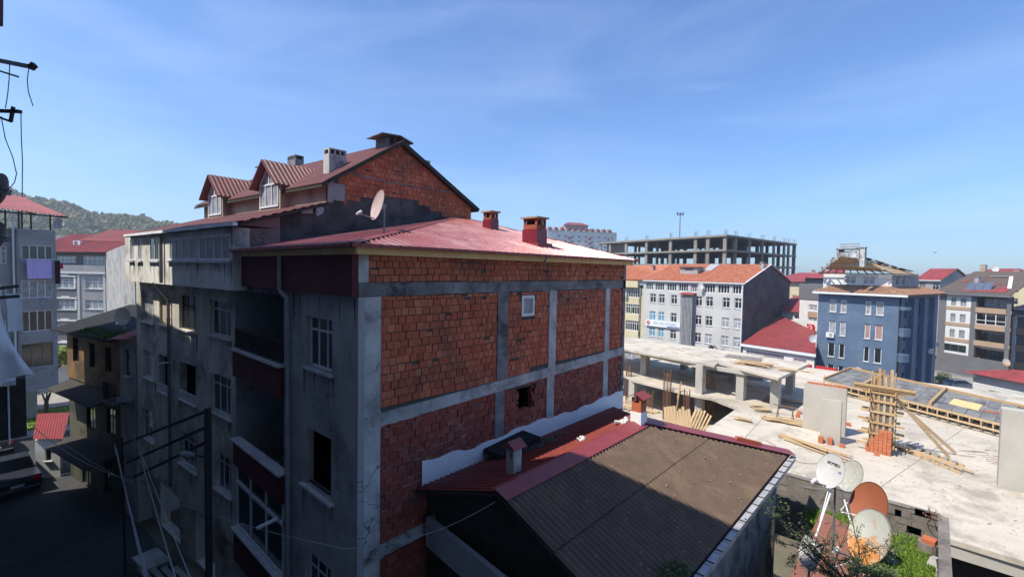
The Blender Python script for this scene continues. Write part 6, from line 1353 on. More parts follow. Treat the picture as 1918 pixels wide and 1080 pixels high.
# ---- yellow building left of it
FY = Fr(FW1.P(Lw+.05, 0, 0)[:2], 83.2); T = root('apartment_building', 'cream yellow block with wide gridded windows and orange tile roof next to the office block', 'building', (FY.o.x, FY.o.y, -4))
yz = []
for (x0, y0, x1, y1) in ((160, 282, 274, 378), (155, 425, 270, 528), (152, 570, 266, 678), (110, 285, 150, 378), (100, 425, 134, 512), (95, 565, 132, 655)): h = wr(x0, y0, x1, y1, FY); yz.append((h[0], h[1], h[2]+.15, h[3]))
yl_ = wr(155, 705, 268, 780, FY)
mb = MB(); FY.wall(mb, .9, 16, -5, 10.85, yz, rv=.12); FY.box(mb, .9, 16, .005, .6, 9.6, 10.85); FY.box(mb, 0, .9, -.6, -.5, -5, 9.5); FY.box(mb, 0.02, 16, -.59, -.02, 10.5, 10.9); mb.build('wall', 'yellow_render', T)
grid_wins(FY, T, yz, cols=6, tr=.25, gm='glass', fw=.09)
mb = MB(); A0, A1 = FY.P(0.05, .5, 11.1), FY.P(16, .5, 11.1); B0, B1 = FY.P(0.05, -10, 14.3), FY.P(16, -10, 14.0); pR = FY.P(16.5, .5, 11); tiles(mb, [A0, A1, B1, B0], -FY.n, .35, .5, .07); mb.build('tile_roof', 'tile_orange', T); mb = MB(); mb.prism([v+dn for v in (A0, A1, B1, B0)], (0, 0, -.1)); mb.build('roof_slab', 'tile_orange', T)
p = onpl(*zq(400, 118), A0, (B0-A0).cross(A1-A0)); chimney(T, (p.x, p.y), .5, .9, p.z-.3, p.z+.8, 'render_pink', az=83)
mb = MB(); s, z = FY.at(*zq(210, 478)); FY.box(mb, s-.1, s+.4, -.11, -.09, z-.5, z+.5); mb.build('poster', 'leaf_bright', T)
s, z = FY.at(*zq(145, 335), .6); dish('satellite_dish', 'dish on the yellow block wall beside its second window column', FY.P(s, .7, z), FY.n+V((-.3, -.3, .4)), .5, 'dish_white')
# ---- concrete skeleton
o = cd(1357, 111); K1 = Fr(o, 73.4); K2 = Fr(o, -7.8)
T = root('concrete_frame', 'huge open grey concrete frame building with rebar tufts on its top slab', 'building', (o.x, o.y, -4))
fl = [21.95, 18.45, 15.0, 11.5, 8.0]; U1 = K1.u; U2 = K2.u; O = V((o.x, o.y, 0)); L1, L2 = 45.0, 44.5
def KP(a, b, z): return O+U1*a+U2*b+V((0, 0, z))
sA = [.45, 5.1, 8.7, 16.6, 25.1, 33.1, 40, 44.6]; sB = [0.4, 5.8, 13.6, 21.5, 29.2, 36.5, 39.8, 44.2]
for z in fl:
    mb = MB(); mb.prism([KP(-.2, -.2, z), KP(L1, -.2, z), KP(L1, L2, z), KP(-.2, L2, z)], (0, 0, -.45)); mb.build('floor_slab', 'skeleton', T)
for i, a in enumerate(sA):
    for j, b in enumerate(sB):
        mb = MB(); w = .45
        if i == 0 or j == 0 or (i in (2, 4, 6) or j in (2, 4)) and R.random() < .9 or i == 7 or j == 7:
            wa, wb = (1.0, .55) if j in (0, 7) else (.55, 1.0)
            for k in range(len(fl)):
                zt = fl[k]-.455; zb = fl[k+1] if k+1 < len(fl) else -4
                p = [KP(a-w*wa, b-w*wb*.9, zb+.005), KP(a+w*wa, b-w*wb*.9, zb+.005), KP(a+w*wa, b+w*wb, zb+.005), KP(a-w*wa, b+w*wb, zb+.005)]; mb.prism(p, (0, 0, zt-zb-.01))
            mb.build('column', 'skeleton', T)
for i, a in enumerate(sA):
    for j, b in enumerate(sB):
        if j in (0, 7) or i in (0, 7):
            mb = MB()
            for q in range(7): p = KP(a-.5+q*.16, b+R.uniform(-.3, .3), 21.95); mb.tube(p, p+V((0, 0, R.uniform(1.1, 1.5))), .035, 4)
            mb.build('rebar_tuft', 'steel_grey', T)
for (a0, a1, b, k) in ((30, 33, 20, 0), (35, 44, 3, 0), (10, 16, 30, 0), (18, 24, 26, 1), (5, 8, 34, 1)):
    mb = MB(); mb.prism([KP(a0, b, fl[k+1]+.01), KP(a1, b, fl[k+1]+.01), KP(a1, b+.3, fl[k+1]+.01), KP(a0, b+.3, fl[k+1]+.01)], (0, 0, 2.95)); mb.build('inner_wall', 'skeleton', T)
# mast behind
p = cd(1270, 150); T = root('light_mast', 'tall thin floodlight mast rising behind the concrete frame', 'mast', (p.x, p.y, 0)); ztop = cdz(1270, 402, 150).z
mb = MB(); mb.tube((p.x, p.y, -5), (p.x, p.y, ztop), .35, 8, r2=.16); mb.build('shaft', 'steel_grey', T); mb = MB()
for q in (-.9, 0, .9): c = p+RD*q+V((0, 0, ztop)); mb.bar(c, c+V((0, 0, .7)), .35, .35)
mb.bar(p+RD*-1.1+V((0, 0, ztop)), p+RD*1.1+V((0, 0, ztop)), .2, .2); mb.build('floodlight', 'steel_black', T)
# ---- far tower block
p = cd(1080, 300); T = root('apartment_tower', 'distant tall white apartment block with dormers and red roof hut behind the brick building chimney', 'building', (p.x, p.y, -4))
Ft = Fr(tuple(cd(1045, 300)[:2]), -30); zt = cdz(1080, 432, 300).z; Lt = 46; hs = []
for k in range(5):
    for i in range(9): hs.append((-1+i*4.8, 1.2+i*4.8, zt-3-3.2*k-1.4, zt-3-3.2*k+.3))
mb = MB(); Ft.wall(mb, -8, Lt-4, -5, zt, hs, rv=.3); Ft.box(mb, -8, Lt-4, -18, -1, zt-.5, zt); Ft.box(mb, -8, -7.7, -18, -.3, -5, zt); mb.build('wall', 'white_render', T)
for i, h in enumerate(hs): Ft.win(T, *h, d=-.2, cols=2, fw=.25, gm='glass', sill=None)
mb = MB()
for k in range(5):
    for i in (1, 4, 7): Ft.box(mb, 1.6+i*4.8, 3.4+i*4.8, .02, 1.2, zt-5-3.2*k, zt-4+-3.2*k)
mb.build('balcony', 'red_sheet_dull', T)
mb = MB()
for i in range(11): c = -6+i*4.3; mb.prism([Ft.P(c-1.6, .3, zt+.1), Ft.P(c+1.6, .3, zt+.1), Ft.P(c, .3, zt+2.3)], -Ft.n*5)
mb.build('dormer', 'old_sheet', T); mb = MB(); mb.prism([Ft.P(-8, .5, zt+.02), Ft.P(Lt-4, .5, zt+.02), Ft.P(Lt-8, -6, zt+2.2), Ft.P(-4, -6, zt+2.2)], -Ft.n*4); mb.build('roof', 'lightgrey_render', T)
mb = MB(); Ft.box(mb, 6, 22, -10, -3, zt, zt+4.2); mb.build('roof_hut', 'render_pink', T); mb = MB(); mb.prism([Ft.P(5, -2, zt+4.2), Ft.P(23, -2, zt+4.2), Ft.P(19, -6, zt+6.2), Ft.P(9, -6, zt+6.2)], -Ft.n*3); mb.build('hut_roof', 'red_sheet_dull', T)
# ---- blue building
o = cd(1689, 60); FB1 = Fr(o, 76.9); FB2 = Fr(o, -13.1)
T = root('apartment_building', 'blue apartment block with half stripped timber roof and white penthouse', 'building', (o.x+4, o.y+4, -4))
zb_ = lambda x, y: (1480+x/4.379, 440+y/4.379)
def br(x0, y0, x1, y1, F=FB1, d=0): return rng(F, *zb_(x0, y0), *zb_(x1, y1), d)
bw_ = []; cx_ = [(322, 380), (412, 462), (617, 666), (703, 768)]; gmb = []
rows_ = [(9.15, 7.35), (6.1, 4.05), (2.95, .9), (-.2, -2.0)]
for r_, (zt, zb) in enumerate(rows_):
    for c_, (x0, x1) in enumerate(cx_):
        s0, s1 = FB1.at(zb_(x0, 0)[0]-r_*.0, 570)[0], FB1.at(zb_(x1, 0)[0], 570)[0]; bw_.append((min(s0, s1), max(s0, s1), zb, zt)); gmb.append('curtain' if r_ == 0 else ('curtain_pink' if r_ == 1 and c_ > 1 else ('curtain' if r_ == 1 else 'glass')))
Lb = FB1.at(1533, 560)[0]
mb = MB(); FB1.wall(mb, 0, Lb, -5, 10.05, bw_, rv=.14); mb.build('wall', 'blue_render', T); grid_wins(FB1, T, bw_, cols=1, tr=.0, gms=gmb, sill='marble', fw=.1)
sw_ = []
for k in range(4):
    for i in range(5): sw_.append((1.6+i*2.9, 2.5+i*2.9, 7.1-3.1*k, 9.2-3.1*k))
Lc = 15.9
mb = MB(); FB2.wall(mb, 0, Lc, -5, 10.05, sw_, rv=.14)
for i in range(3): FB2.box(mb, 3.2+i*4.4, 4.6+i*4.4, .005, .55, -5, 9.6)
FB2.box(mb, Lc-.0, Lc+.1, -9, 0, -5, 10.05); mb.build('side_wall', 'blue_render', T); grid_wins(FB2, T, sw_, cols=1, fm='blue_render', gm='glass', fw=.05)
for s, z in ((10.5, 1.8), (13.3, 2.6)): ac('air_conditioner', 'air conditioner on the shaded side of the blue block, %s one' % ('nearer' if s < 11 else 'farther'), FB2, s, .6, z, .9, .6)
for k, z in enumerate((9.6, 6.2, 2.9, -.4)):
    mb = MB(); n = 8; q = []
    for i in range(n+1): t = math.pi*i/n; q.append(FB1.P(-.0, 0, z-1.3)+FB1.n*(.35+.75*math.sin(t))*1.0+(FB1.u*-1)*(1.15*(i/n)*1.0-.0)*1.0)
    mb.prism(q+[FB1.P(-1.15, 0, z-1.3), FB1.P(0, 0, z-1.3)], (0, 0, 1.0 if k else .35)); mb.build('corner_balcony', 'blue_render', T)
mb = MB(); FB1.box(mb, -.05, .12, .01, .12, -5, 10); mb.build('corner_pipe', 'dark', T)
# lower tile roof with white fascia
e0, e1 = FB1.P(Lb+.5, .8, 10.2), FB1.P(-1.0, .8, 10.2); g1_ = FB2.P(Lc+.6, .9, 10.2); i0, i1 = FB1.P(Lb-1.1, -1.6, 11.2), FB1.P(1.5, -1.6, 11.2); i2 = FB2.P(Lc-1, -1.8, 11.2); c0_ = V((e1.x, e1.y, 10.2))
cr_ = FB1.P(-.9, .8, 10.2)
mb = MB(); tiles(mb, [e0, cr_, i1, i0], -FB1.n, .35, .45, .07); tiles(mb, [cr_, g1_, i2, i1], -FB2.n, .35, .45, .07); mb.build('lower_tile_roof', 'tile_brown', T)
mb = MB(); mb.prism([v+dn for v in (e0, cr_, i1, i0)], (0, 0, -.12)); mb.prism([v+dn for v in (cr_, g1_, i2, i1)], (0, 0, -.12)); mb.build('roof_slab', 'tile_brown', T)
mb = MB(); mb.bar(e0+V((0, 0, -.12)), cr_+V((0, 0, -.12)), .12, .28); mb.build('fascia', 'pvc', T)
# penthouse
Fp = Fr(FB1.P(0, -1.7, 0)[:2], 76.9); pa = Fp.at(*zb_(272, 380))[0]; pb_ = Fp.at(*zb_(835, 380))[0]; ph = [rng(Fp, *zb_(443, 338), *zb_(538, 400)), rng(Fp, *zb_(598, 342), *zb_(695, 406))]
zt = Fp.at(*zb_(550, 322))[1]
mb = MB(); Fp.wall(mb, pb_, pa, 10.6, zt, ph, rv=.12); mb.build('penthouse_wall', 'white_render', T); grid_wins(Fp, T, ph, cols=2, fm='pvc', gm='curtain')
Fp2 = Fr(Fp.P(pb_, 0, 0)[:2], -13.1); p2 = [(1.4, 2.6, 11.4, 12.6), (3.6, 5.0, 11.4, 12.6)]; mb = MB(); Fp2.wall(mb, 0, 11, 10.6, zt, p2, rv=.12); mb.build('penthouse_side', 'lightgrey_render', T); grid_wins(Fp2, T, p2, cols=2)
# stripped timber roof
A0, A1 = Fp.P(pa+.3, .5, zt+.1), Fp.P(pb_-.4, .5, zt+.1); apex0 = cdz(*zb_(400, 178), 62.5); apex1 = cdz(*zb_(560, 195), 63); R1 = Fp2.P(9, .4, zt+.1)
mb = MB()
def boards(mb, a, b, c, d, n, gap=.25):   # rows of boards from edge ab up to dc
    for i in range(n):
        f0 = i/n; f1 = (i+1-gap)/n; l0, l1 = a.lerp(d, f0), a.lerp(d, f1); r0_, r1__ = b.lerp(c, f0), b.lerp(c, f1); t0 = R.uniform(0, .04); t1 = 1-R.uniform(0, .06); e = V((0, 0, R.uniform(0, .06)))
        m0 = R.uniform(.35, .65)
        for u0, u1 in ((t0, m0), (m0+.004, t1)): mb.prism([l0.lerp(r0_, u0)+e, l0.lerp(r0_, u1)+e, l1.lerp(r1__, u1)+e, l1.lerp(r1__, u0)+e], (0, 0, .05))
boards(mb, A0.lerp(apex0, .22), A1.lerp(apex1, .12), apex1, apex0, 14, .1); boards(mb, A1, R1, apex1+FB2.u*3+V((0, 0, -.3)), apex1, 13, .2); mb.build('roof_boarding', 'wood_form', T)
mb = MB()
for i in range(10): f = i/9; mb.bar(A0.lerp(A1, f)+V((0, 0, -.05)), (A0.lerp(A1, f)).lerp(apex0.lerp(apex1, f), .3)+V((0, 0, -.12)), .1, .1)
mb.bar(A0, A1, .12, .12); mb.bar(A1, R1, .12, .12); mb.build('rafter', 'wood_old', T)
mb = MB()
for i in range(34):
    f = R.random(); p = apex1.lerp(R1, f*.75)+V((R.uniform(-.4, .3), R.uniform(-.5, .5), .12+R.uniform(0, .25)*(1-f))); u = (R1-apex1).normalized(); mb.bar(p, p+u*R.uniform(.6, 1.5)+V((R.uniform(-.2, .2), R.uniform(-.2, .2), 0)), .3, .05)
mb.build('loose_felt', 'roof_patch', T)
mb = MB()
for i in range(14): f = i/13; p = A0.lerp(apex0, f); mb.bar(p+V((0, 0, -.1)), p+V((R.uniform(-.2, .2), R.uniform(-.3, .3), R.uniform(.2, .5))), .35, .25)
mb.build('broken_verge', 'concrete_old', T)
c = cdz(*zb_(480, 175), 64); Fq = Fr((c.x, c.y), 76.9); mb = MB(); w_ = 1.5; zt2 = cdz(*zb_(480, 105), 64).z; Fq.box(mb, -w_*.8, w_, -2, 0, c.z-1.2, c.z+.5)
for s_ in (-w_*.8, w_-.25): Fq.box(mb, s_, s_+.25, -2, 0, c.z+.51, zt2-.15)
mb.build('roof_tank_room', 'concrete_old', T); mb = MB(); Fq.box(mb, -w_*.8-.1, w_+.1, -2.1, .12, zt2-.14, zt2); mb.build('tank_room_lid', 'concrete_old', T)
mb = MB()
for k in range(4): Fq.box(mb, -w_*.75, w_-.3, -.3, -.2, c.z+.55+k*.35, c.z+.7+k*.35)
mb.build('louvres', 'board_grey', T)
c = cdz(*zb_(510, 155), 62.5); dish('satellite_dish', 'white dish on top of the blue block before the roof tank room', c, (-.75, -.6, .2), .55, 'dish_white', pole=c.z-.8)
c = cdz(*zb_(597, 200), 62); chimney(T, (c.x, c.y), .55, .6, c.z-1, cdz(*zb_(597, 102), 62).z, 'concrete_column', az=77, cap='concrete_column')
h = bw_[4]; ac('air_conditioner', 'white air conditioner under the left second row window of the blue block', FB1, (h[0]+h[1])/2+.1, .02, h[2]-.35, 1.0, .7)
s, z = FB1.at(1552, 690); dish('satellite_dish', 'low white dish at the foot of the blue block behind the shuttering', cdz(1607, 695, 58), (-.8, -.5, .4), .6, 'dish_white')
dish('satellite_dish', 'white dish at the left corner of the blue block above the red shop roof', cdz(1522, 634, 62), (-.8, -.5, .2), .55, 'dish_white')
# ---- red roofed white shop
T = root('shop_building', 'low white shop with dark red ribbed roof between the office block and the blue block', 'shop', tuple(cd(1460, 68)[:2])+(-2,))
o = cdz(1394, 645, 70); o2 = cdz(1526, 661, 62); FSx = Fr(o[:2], u=(o2.x-o.x, o2.y-o.y, 0)); Ls = (V((o2.x, o2.y, 0))-V((o.x, o.y, 0))).length; ze = (o.z+o2.z)/2
sh = [rng(FSx, 1398, 657, 1468, 676), rng(FSx, 1486, 668, 1510, 683)]; sh[0] = (sh[0][0], sh[0][1], ze-2.1, ze-.9); sh[1] = (sh[1][0], sh[1][1], ze-2.3, ze-1.0)
mb = MB(); FSx.wall(mb, -.2, Ls, -4, ze, sh, rv=.2); mb.build('wall', 'white_render', T); grid_wins(FSx, T, sh[:1], cols=7, gm='curtain', fm='pvc_grey'); grid_wins(FSx, T, sh[1:], cols=3, gm='curtain', fm='pvc')
bk0, bk1 = cdz(1463, 613, 84), cdz(1526, 620, 72); mb = MB(); a0_, a1_ = FSx.P(-.3, .3, ze+.05), FSx.P(Ls+.3, .3, ze+.05); corr(mb, [a0_, a1_, a1_+(bk1-a1_), V((bk0.x, bk0.y, bk1.z))], FSx.n, .35, .05); mb.build('roof', 'red_sheet_dull', T)
mb = MB(); FSx.box(mb, -.3, Ls+.3, .3, .42, ze-.35, ze+.03); mb.build('fascia', 'pvc', T)
sx, sz = FSx.at(1420, 740); mb = MB()
for k in range(5): FSx.box(mb, 1+k*3, 3.4+k*3, .02, .3, -1.0, .5)
mb.build('shop_sign', 'sign_red', T); mb = MB()
for k in range(5): FSx.box(mb, 1+k*3, 3.4+k*3, .02, .06, -3.6, -1.1)
mb.build('shop_window', 'glass', T)
# shops behind the frame
T = root('shop_row', 'row of shopfronts with red fascias seen through the open frame', 'shop', (60, 24, -2)); Fk = Fr((62, 12), 86); mb = MB(); Fk.wall(mb, 0, 24, -3, 2.0, [(1+i*3.2, 3.4+i*3.2, -1.6, .6) for i in range(7)], rv=.3); mb.build('wall', 'beige_render', T)
for i in range(7): Fk.win(T, 1+i*3.2, 3.4+i*3.2, -1.6, .6, cols=2, gm='glass' if i % 2 else 'curtain')
for i in range(7): mb = MB(); Fk.box(mb, .9+i*3.2, 3.5+i*3.2, .02, .25, .85, 1.6); mb.build('fascia_board', 'sign_red' if i % 3 else 'sign_white', T)
# ---- small grey/beige block between
o = cdz(1500, 600, 78); Fg = Fr(o[:2], 60)
T = root('apartment_building', 'slim grey and white block with beige bands and a red flag behind the blue block', 'building', (o.x, o.y, -4))
s0 = Fg.at(1498, 560)[0]; s1 = Fg.at(1545, 560)[0]; s0, s1 = min(s0, s1), max(s0, s1); zt = Fg.at(1510, 533)[1]; wz = [rng(Fg, 1513, 545, 1530, 557), rng(Fg, 1515, 570, 1530, 582), rng(Fg, 1514, 594, 1530, 603), rng(Fg, 1514, 618, 1530, 628)]
mb = MB(); Fg.wall(mb, s0-4, s1, -5, zt, wz, rv=.15); Fg.box(mb, s1-.1, s1, -8, -.1, -5, zt); mb.build('wall', 'white_render', T); grid_wins(Fg, T, wz, cols=2, gm='curtain')
mb = MB(); q = Fg.at(1510, 560)[1]; Fg.box(mb, s0-4.1, s1+.1, .01, .12, q, zt+.2); mb.build('grey_band', 'grey_render', T)
mb = MB(); z_ = Fg.at(1520, 583)[1]; Fg.box(mb, wz[1][0]-.1, wz[1][1]+.1, .01, .06, Fg.at(1520, 594)[1], z_-.02); mb.build('beige_band', 'beige_render', T)
mb = MB(); zt3 = Fg.at(1510, 520)[1]; Fg.box(mb, s0, s1, -6, -1, zt+.2, zt3); mb.build('penthouse', 'lightgrey_render', T); mb = MB(); mb.prism([Fg.P(s0-.8, .3, zt3), Fg.P(s1+.6, .3, zt3), Fg.P(s1-2, -4, zt3+1.4), Fg.P(s0+2, -4, zt3+1.4)], -Fg.n*3); mb.build('roof', 'red_sheet_dull', T)
# flag
ff = rng(Fg, 1513.5, 606, 1527, 620); T2 = root('flag', 'red flag with white crescent and star hanging on the slim grey and white block', 'flag', Fg.P(ff[0], .2, ff[2])); mb = MB(); Fg.box(mb, ff[0], ff[1], .22, .25, ff[2]-.2, ff[3]); mb.build('cloth', 'sign_red', T2)
mb = MB(); cx0, cz0 = (ff[0]+ff[1])/2+.1, (ff[2]+ff[3])/2; r0_, n = (ff[3]-ff[2])*.34, 18; ring = []
for i in range(n+1): t = rad(50)+rad(260)*i/n; ring.append((cx0+math.cos(t)*r0_, cz0+math.sin(t)*r0_, cx0+.1+math.cos(t)*r0_*.78, cz0+math.sin(t)*r0_*.78))
for (a0, a1, b0, b1), (c0, c1, d0, d1) in zip(ring, ring[1:]): mb.poly([Fg.P(a0, .262, a1), Fg.P(c0, .262, c1), Fg.P(d0, .262, d1), Fg.P(b0, .262, b1)])
sp = [(cx0+.35+math.cos(rad(90+36*i))*(r0_*.5 if i % 2 == 0 else r0_*.2), cz0+math.sin(rad(90+36*i))*(r0_*.5 if i % 2 == 0 else r0_*.2)) for i in range(10)]; mb.poly([Fg.P(a, .262, b) for a, b in sp]); mb.build('crescent_star', 'sign_white', T2)
# pink/white low house before it
o = cdz(1485, 625, 84); Fh = Fr(o[:2], 55); T = root('house', 'small cream house with pink red roof between the black gable and the slim block', 'house', (o.x, o.y, -4)); s0, s1 = sorted((Fh.at(1466, 600)[0], Fh.at(1500, 600)[0])); zt = Fh.at(1485, 583)[1]; wz = [rng(Fh, 1488, 588, 1497, 598), rng(Fh, 1488, 610, 1497, 619)]; mb = MB(); Fh.wall(mb, s0-2, s1+3, -5, zt, wz, rv=.15); mb.build('wall', 'white_render', T); grid_wins(Fh, T, wz, cols=2); mb = MB(); corr(mb, [Fh.P(s0-3, .6, zt), Fh.P(s1+4, .6, zt), Fh.P(s1+4, -7, Fh.at(1485, 553, -7)[1]), Fh.P(s0-3, -7, Fh.at(1485, 553, -7)[1])], Fh.n, .35, .05); mb.build('roof', 'red_sheet_dull', T); mb = MB(); Fh.box(mb, s0-2, s1+3, .3, .9, Fh.at(1485, 603)[1], Fh.at(1485, 598)[1]); mb.build('balcony', 'white_render', T)
o = cdz(1500, 545, 100); Fh = Fr(o[:2], 58); T = root('apartment_building', 'distant cream block with bright red roof right of the concrete frame', 'building', (o.x, o.y, -5)); s0, s1 = sorted((Fh.at(1478, 545)[0], Fh.at(1506, 545)[0])); zt = Fh.at(1490, 527)[1]; wz = [rng(Fh, 1484, 552, 1491, 558), rng(Fh, 1484, 566, 1491, 572)]; mb = MB(); Fh.wall(mb, s0-1, s1+6, -6, zt, wz, rv=.15); mb.build('wall', 'yellow_render', T); grid_wins(Fh, T, wz, cols=2)
mb = MB(); mb.prism([Fh.P(s0-2, .8, zt), Fh.P(s1+7, .8, zt), Fh.P(s1+2, -5, zt+2.0), Fh.P(s0+1, -5, zt+1.9)], -Fh.n*4); mb.build('roof', 'red_sheet_dull', T); chimney(T, tuple(Fh.P(s0+1.5, -4, 0)[:2]), .6, .6, zt, zt+2.6, 'render_pink')
# ---- grey white beige block right
o = cd(1764, 91); G = Fr(o, 232.7)
gzz = lambda x, y: (1700+x/8.307, 500+y/8.307)
def gr(x0, y0, x1, y1, d=0): return rng(G, *gzz(x0, y0), *gzz(x1, y1), d)
T = root('apartment_building', 'grey, white and beige apartment block with loggias and patched brown and red roof', 'building', (o.x, o.y, -8))
sg = G.at(1764, 560)[0]; se_ = G.at(1887, 560)[0]; fwd = 1 if se_ > sg else -1
def S(px): return G.at(px, 600)[0]
def mm(a, b): return (min(a, b), max(a, b))
zf = [9.4, 6.35, 3.35, .35, -2.7, -7.5]
xw = mm(S(1771), S(1817)); xg = mm(S(1827), S(1884)); whole = mm(S(1757), S(1893))
wins = []; logs = []
for k in range(3):
    z1 = zf[k]-.55
    for (px0, px1) in ((1779.5, 1789), (1797, 1808)): a, b = mm(S(px0), S(px1)); wins.append((a, b, z1-1.6, z1-.1))
    logs.append((xg[0], xg[1], zf[k]-2.2, zf[k]-.25))
wb = (*mm(S(1767), S(1812)), zf[3]-1.9, zf[3]-.5); lb = (*xg, zf[3]-2.4, zf[3]-.4)
mb = MB(); G.wall(mb, *whole, -9, 9.7, logs+[lb, (xw[0], xw[1], zf[3]-2.3, 9.2)], rv=.3); G.box(mb, whole[0]-.0, whole[0]+.1, -10, -.31, -9, 9.7); mb.build('grey_wall', 'grey_render', T)
mb = MB(); G.wall(mb, xw[0], xw[1], zf[3]-2.3, 9.2, wins+[wb], rv=.15, d=-.04); mb.build('white_panel', 'white_render', T); grid_wins(G, T, wins, d=-.15, cols=1, tr=.3, gm='curtain', fm='pvc_grey'); grid_wins(G, T, [wb], d=-.15, cols=3, tr=0, gm='glass', fm='pvc_grey')
for k in range(3):
    mb = MB(); G.box(mb, xw[0]-.02, xw[1]+.02, -.035, .05, zf[k]-2.9, zf[k]-2.3); mb.build('beige_band', 'beige_render', T)
    mb = MB(); G.box(mb, xg[0]-.02, xg[1]+.02, .01, .14, zf[k]-3.1, zf[k]-2.15); mb.build('loggia_parapet', 'beige_render', T)
mb = MB()
for k in range(4): z0, z1 = (logs+[lb])[k][2:4]; G.box(mb, xg[0], xg[1], -1.6, -1.5, z0-.3, z1+.2); G.box(mb, xg[0], xg[0]+.05, -1.5, -.31, z0, z1); G.box(mb, xg[1]-.05, xg[1], -1.5, -.31, z0, z1)
mb.build('loggia_back', 'wood_brown', T)
for k in range(4): z0, z1 = (logs+[lb])[k][2:4]; w3 = (xg[1]-xg[0])/3; G.win(T, xg[0]+w3*.2, xg[1]-w3*.5, z0+.1, z1-.2, d=-1.4, cols=3, fm='pvc_grey', gm='glass' if k else 'curtain', sill=None)
k = 1; z0, z1 = logs[1][2:4]; mb = MB(); G.box(mb, xg[0], xg[1], -.1, -.02, z0, z0+.12); G.box(mb, xg[0], xg[1], -.1, -.02, z0+.75, z0+.85)
for f in (0, .33, .66, .985): s = xg[0]+(xg[1]-xg[0])*f; G.box(mb, s, s+.12, -.1, -.02, z0, z1)
mb.build('loggia_frame', 'pvc', T)
# terrace, railing, awning, shop
za_ = G.at(1790, 683)[1]; mb = MB(); G.box(mb, whole[0], whole[1]+2, .02, 2.4, za_-2.0, za_-1.75); mb.build('terrace_slab', 'lightgrey_render', T)
mb = MB()
for i in range(44): s = whole[0]+(whole[1]-whole[0])*i/43; G.box(mb, s, s+.06, 2.3, 2.36, za_-1.74, za_-.5)
G.box(mb, whole[0], whole[1], 2.28, 2.38, za_-.5, za_-.42); mb.build('railing', 'steel_grey', T)
mb = MB(); G.box(mb, whole[0]+.4, whole[0]+11, 2.42, 3.1, za_-2.5, za_-2.05); mb.build('awning', 'sign_red', T)
mb = MB(); G.wall(mb, whole[0]+.3, whole[1]+3, -9, za_-2.0, [(whole[0]+1+i*2.2, whole[0]+2.8+i*2.2, -7.2, za_-2.8) for i in range(5)], d=1.4, rv=.5); mb.build('shop_wall', 'white_render', T)
for i in range(5): G.win(T, whole[0]+1+i*2.2, whole[0]+2.8+i*2.2, -7.2, za_-2.8, d=1.0, cols=2, gm='glass', fm='pvc_grey')
# roof
A0, A1 = G.P(whole[0]-.3, .7, 9.85), G.P(whole[1]+.3, .7, 9.85); zr_ = 13.9; B0, B1 = G.P(whole[0]+.6, -7.5, zr_), G.P(whole[1]-.2, -7.5, zr_)
mb = MB(); mb.prism([A0, A1, B1, B0], (0, 0, -.15)); mb.build('roof', 'roof_patch', T)
mb = MB(); nv = V((0, 0, .09))
P_ = lambda f, g: A0.lerp(A1, f).lerp(B0.lerp(B1, f), g)+nv
def gp(x, y): p = onpl(*gzz(x, y), A0, (B0-A0).cross(A1-A0)); f = (p-A0).dot((A1-A0).normalized())/(A1-A0).length; g = ((p-A0)-(A1-A0)*f).length/(B0-A0).length; return f, g
for (x0, y0, x1, y1) in ((760, 350, 1600, 412), (1150, 140, 1265, 205), (810, 195, 940, 235), (1330, 250, 1470, 295), (1400, 305, 1590, 350), (1130, 205, 1200, 240)):
    f0, g0 = gp(x0, y1); f1, g1 = gp(x1, y0); f0, f1 = mm(f0, f1); f0 = max(.0, f0); f1 = min(1, f1); g0, g1 = mm(g0, g1); g0 = max(0, g0); g1 = min(1, g1); mb.prism([P_(f0, g0), P_(f1, g0), P_(f1, g1), P_(f0, g1)], (0, 0, -.06))
mb.build('roof_patch', 'red_sheet_dull', T)
mb = MB()
for (q0, q1) in (((1265, 158), (1635, 158)), ((1620, 160), (1590, 350))):
    a_, b_ = P_(*gp(*q0)), P_(*gp(*q1)); mb.bar(a_+V((0, 0, .08)), b_+V((0, 0, .08)), .5, .06)
mb.build('white_flashing', 'pvc', T)
mb = MB(); G.box(mb, whole[0]-.3, whole[1]+.3, .5, .75, 9.3, 9.75); mb.build('gutter', 'grey_render', T)
p = P_(*gp(1080, 265)); chimney(T, (p.x, p.y), .7, .7, p.z-.3, cdz(*gzz(1080, 155), p.x*FD.x+p.y*FD.y).z, 'lightgrey_render', az=52)
T2 = root('solar_heater', 'row of grey solar panels on the patched roof of the beige banded block', 'solar panel', P_(*gp(1090, 360)))
for i in range(3):
    x0_, x1_ = 885+i*137, 885+i*137+128; q = [P_(*gp(x0_, 362)), P_(*gp(x1_, 362)), P_(*gp(x1_, 362)), P_(*gp(x0_, 362))]; uz = (B0-A0).normalized(); q[2] = q[2]+uz*.9+V((0, 0, .95)); q[3] = q[3]+uz*.9+V((0, 0, .95)); mb = MB(); mb.prism(q, (0, 0, -.08)); mb.build('panel', 'solar', T2)
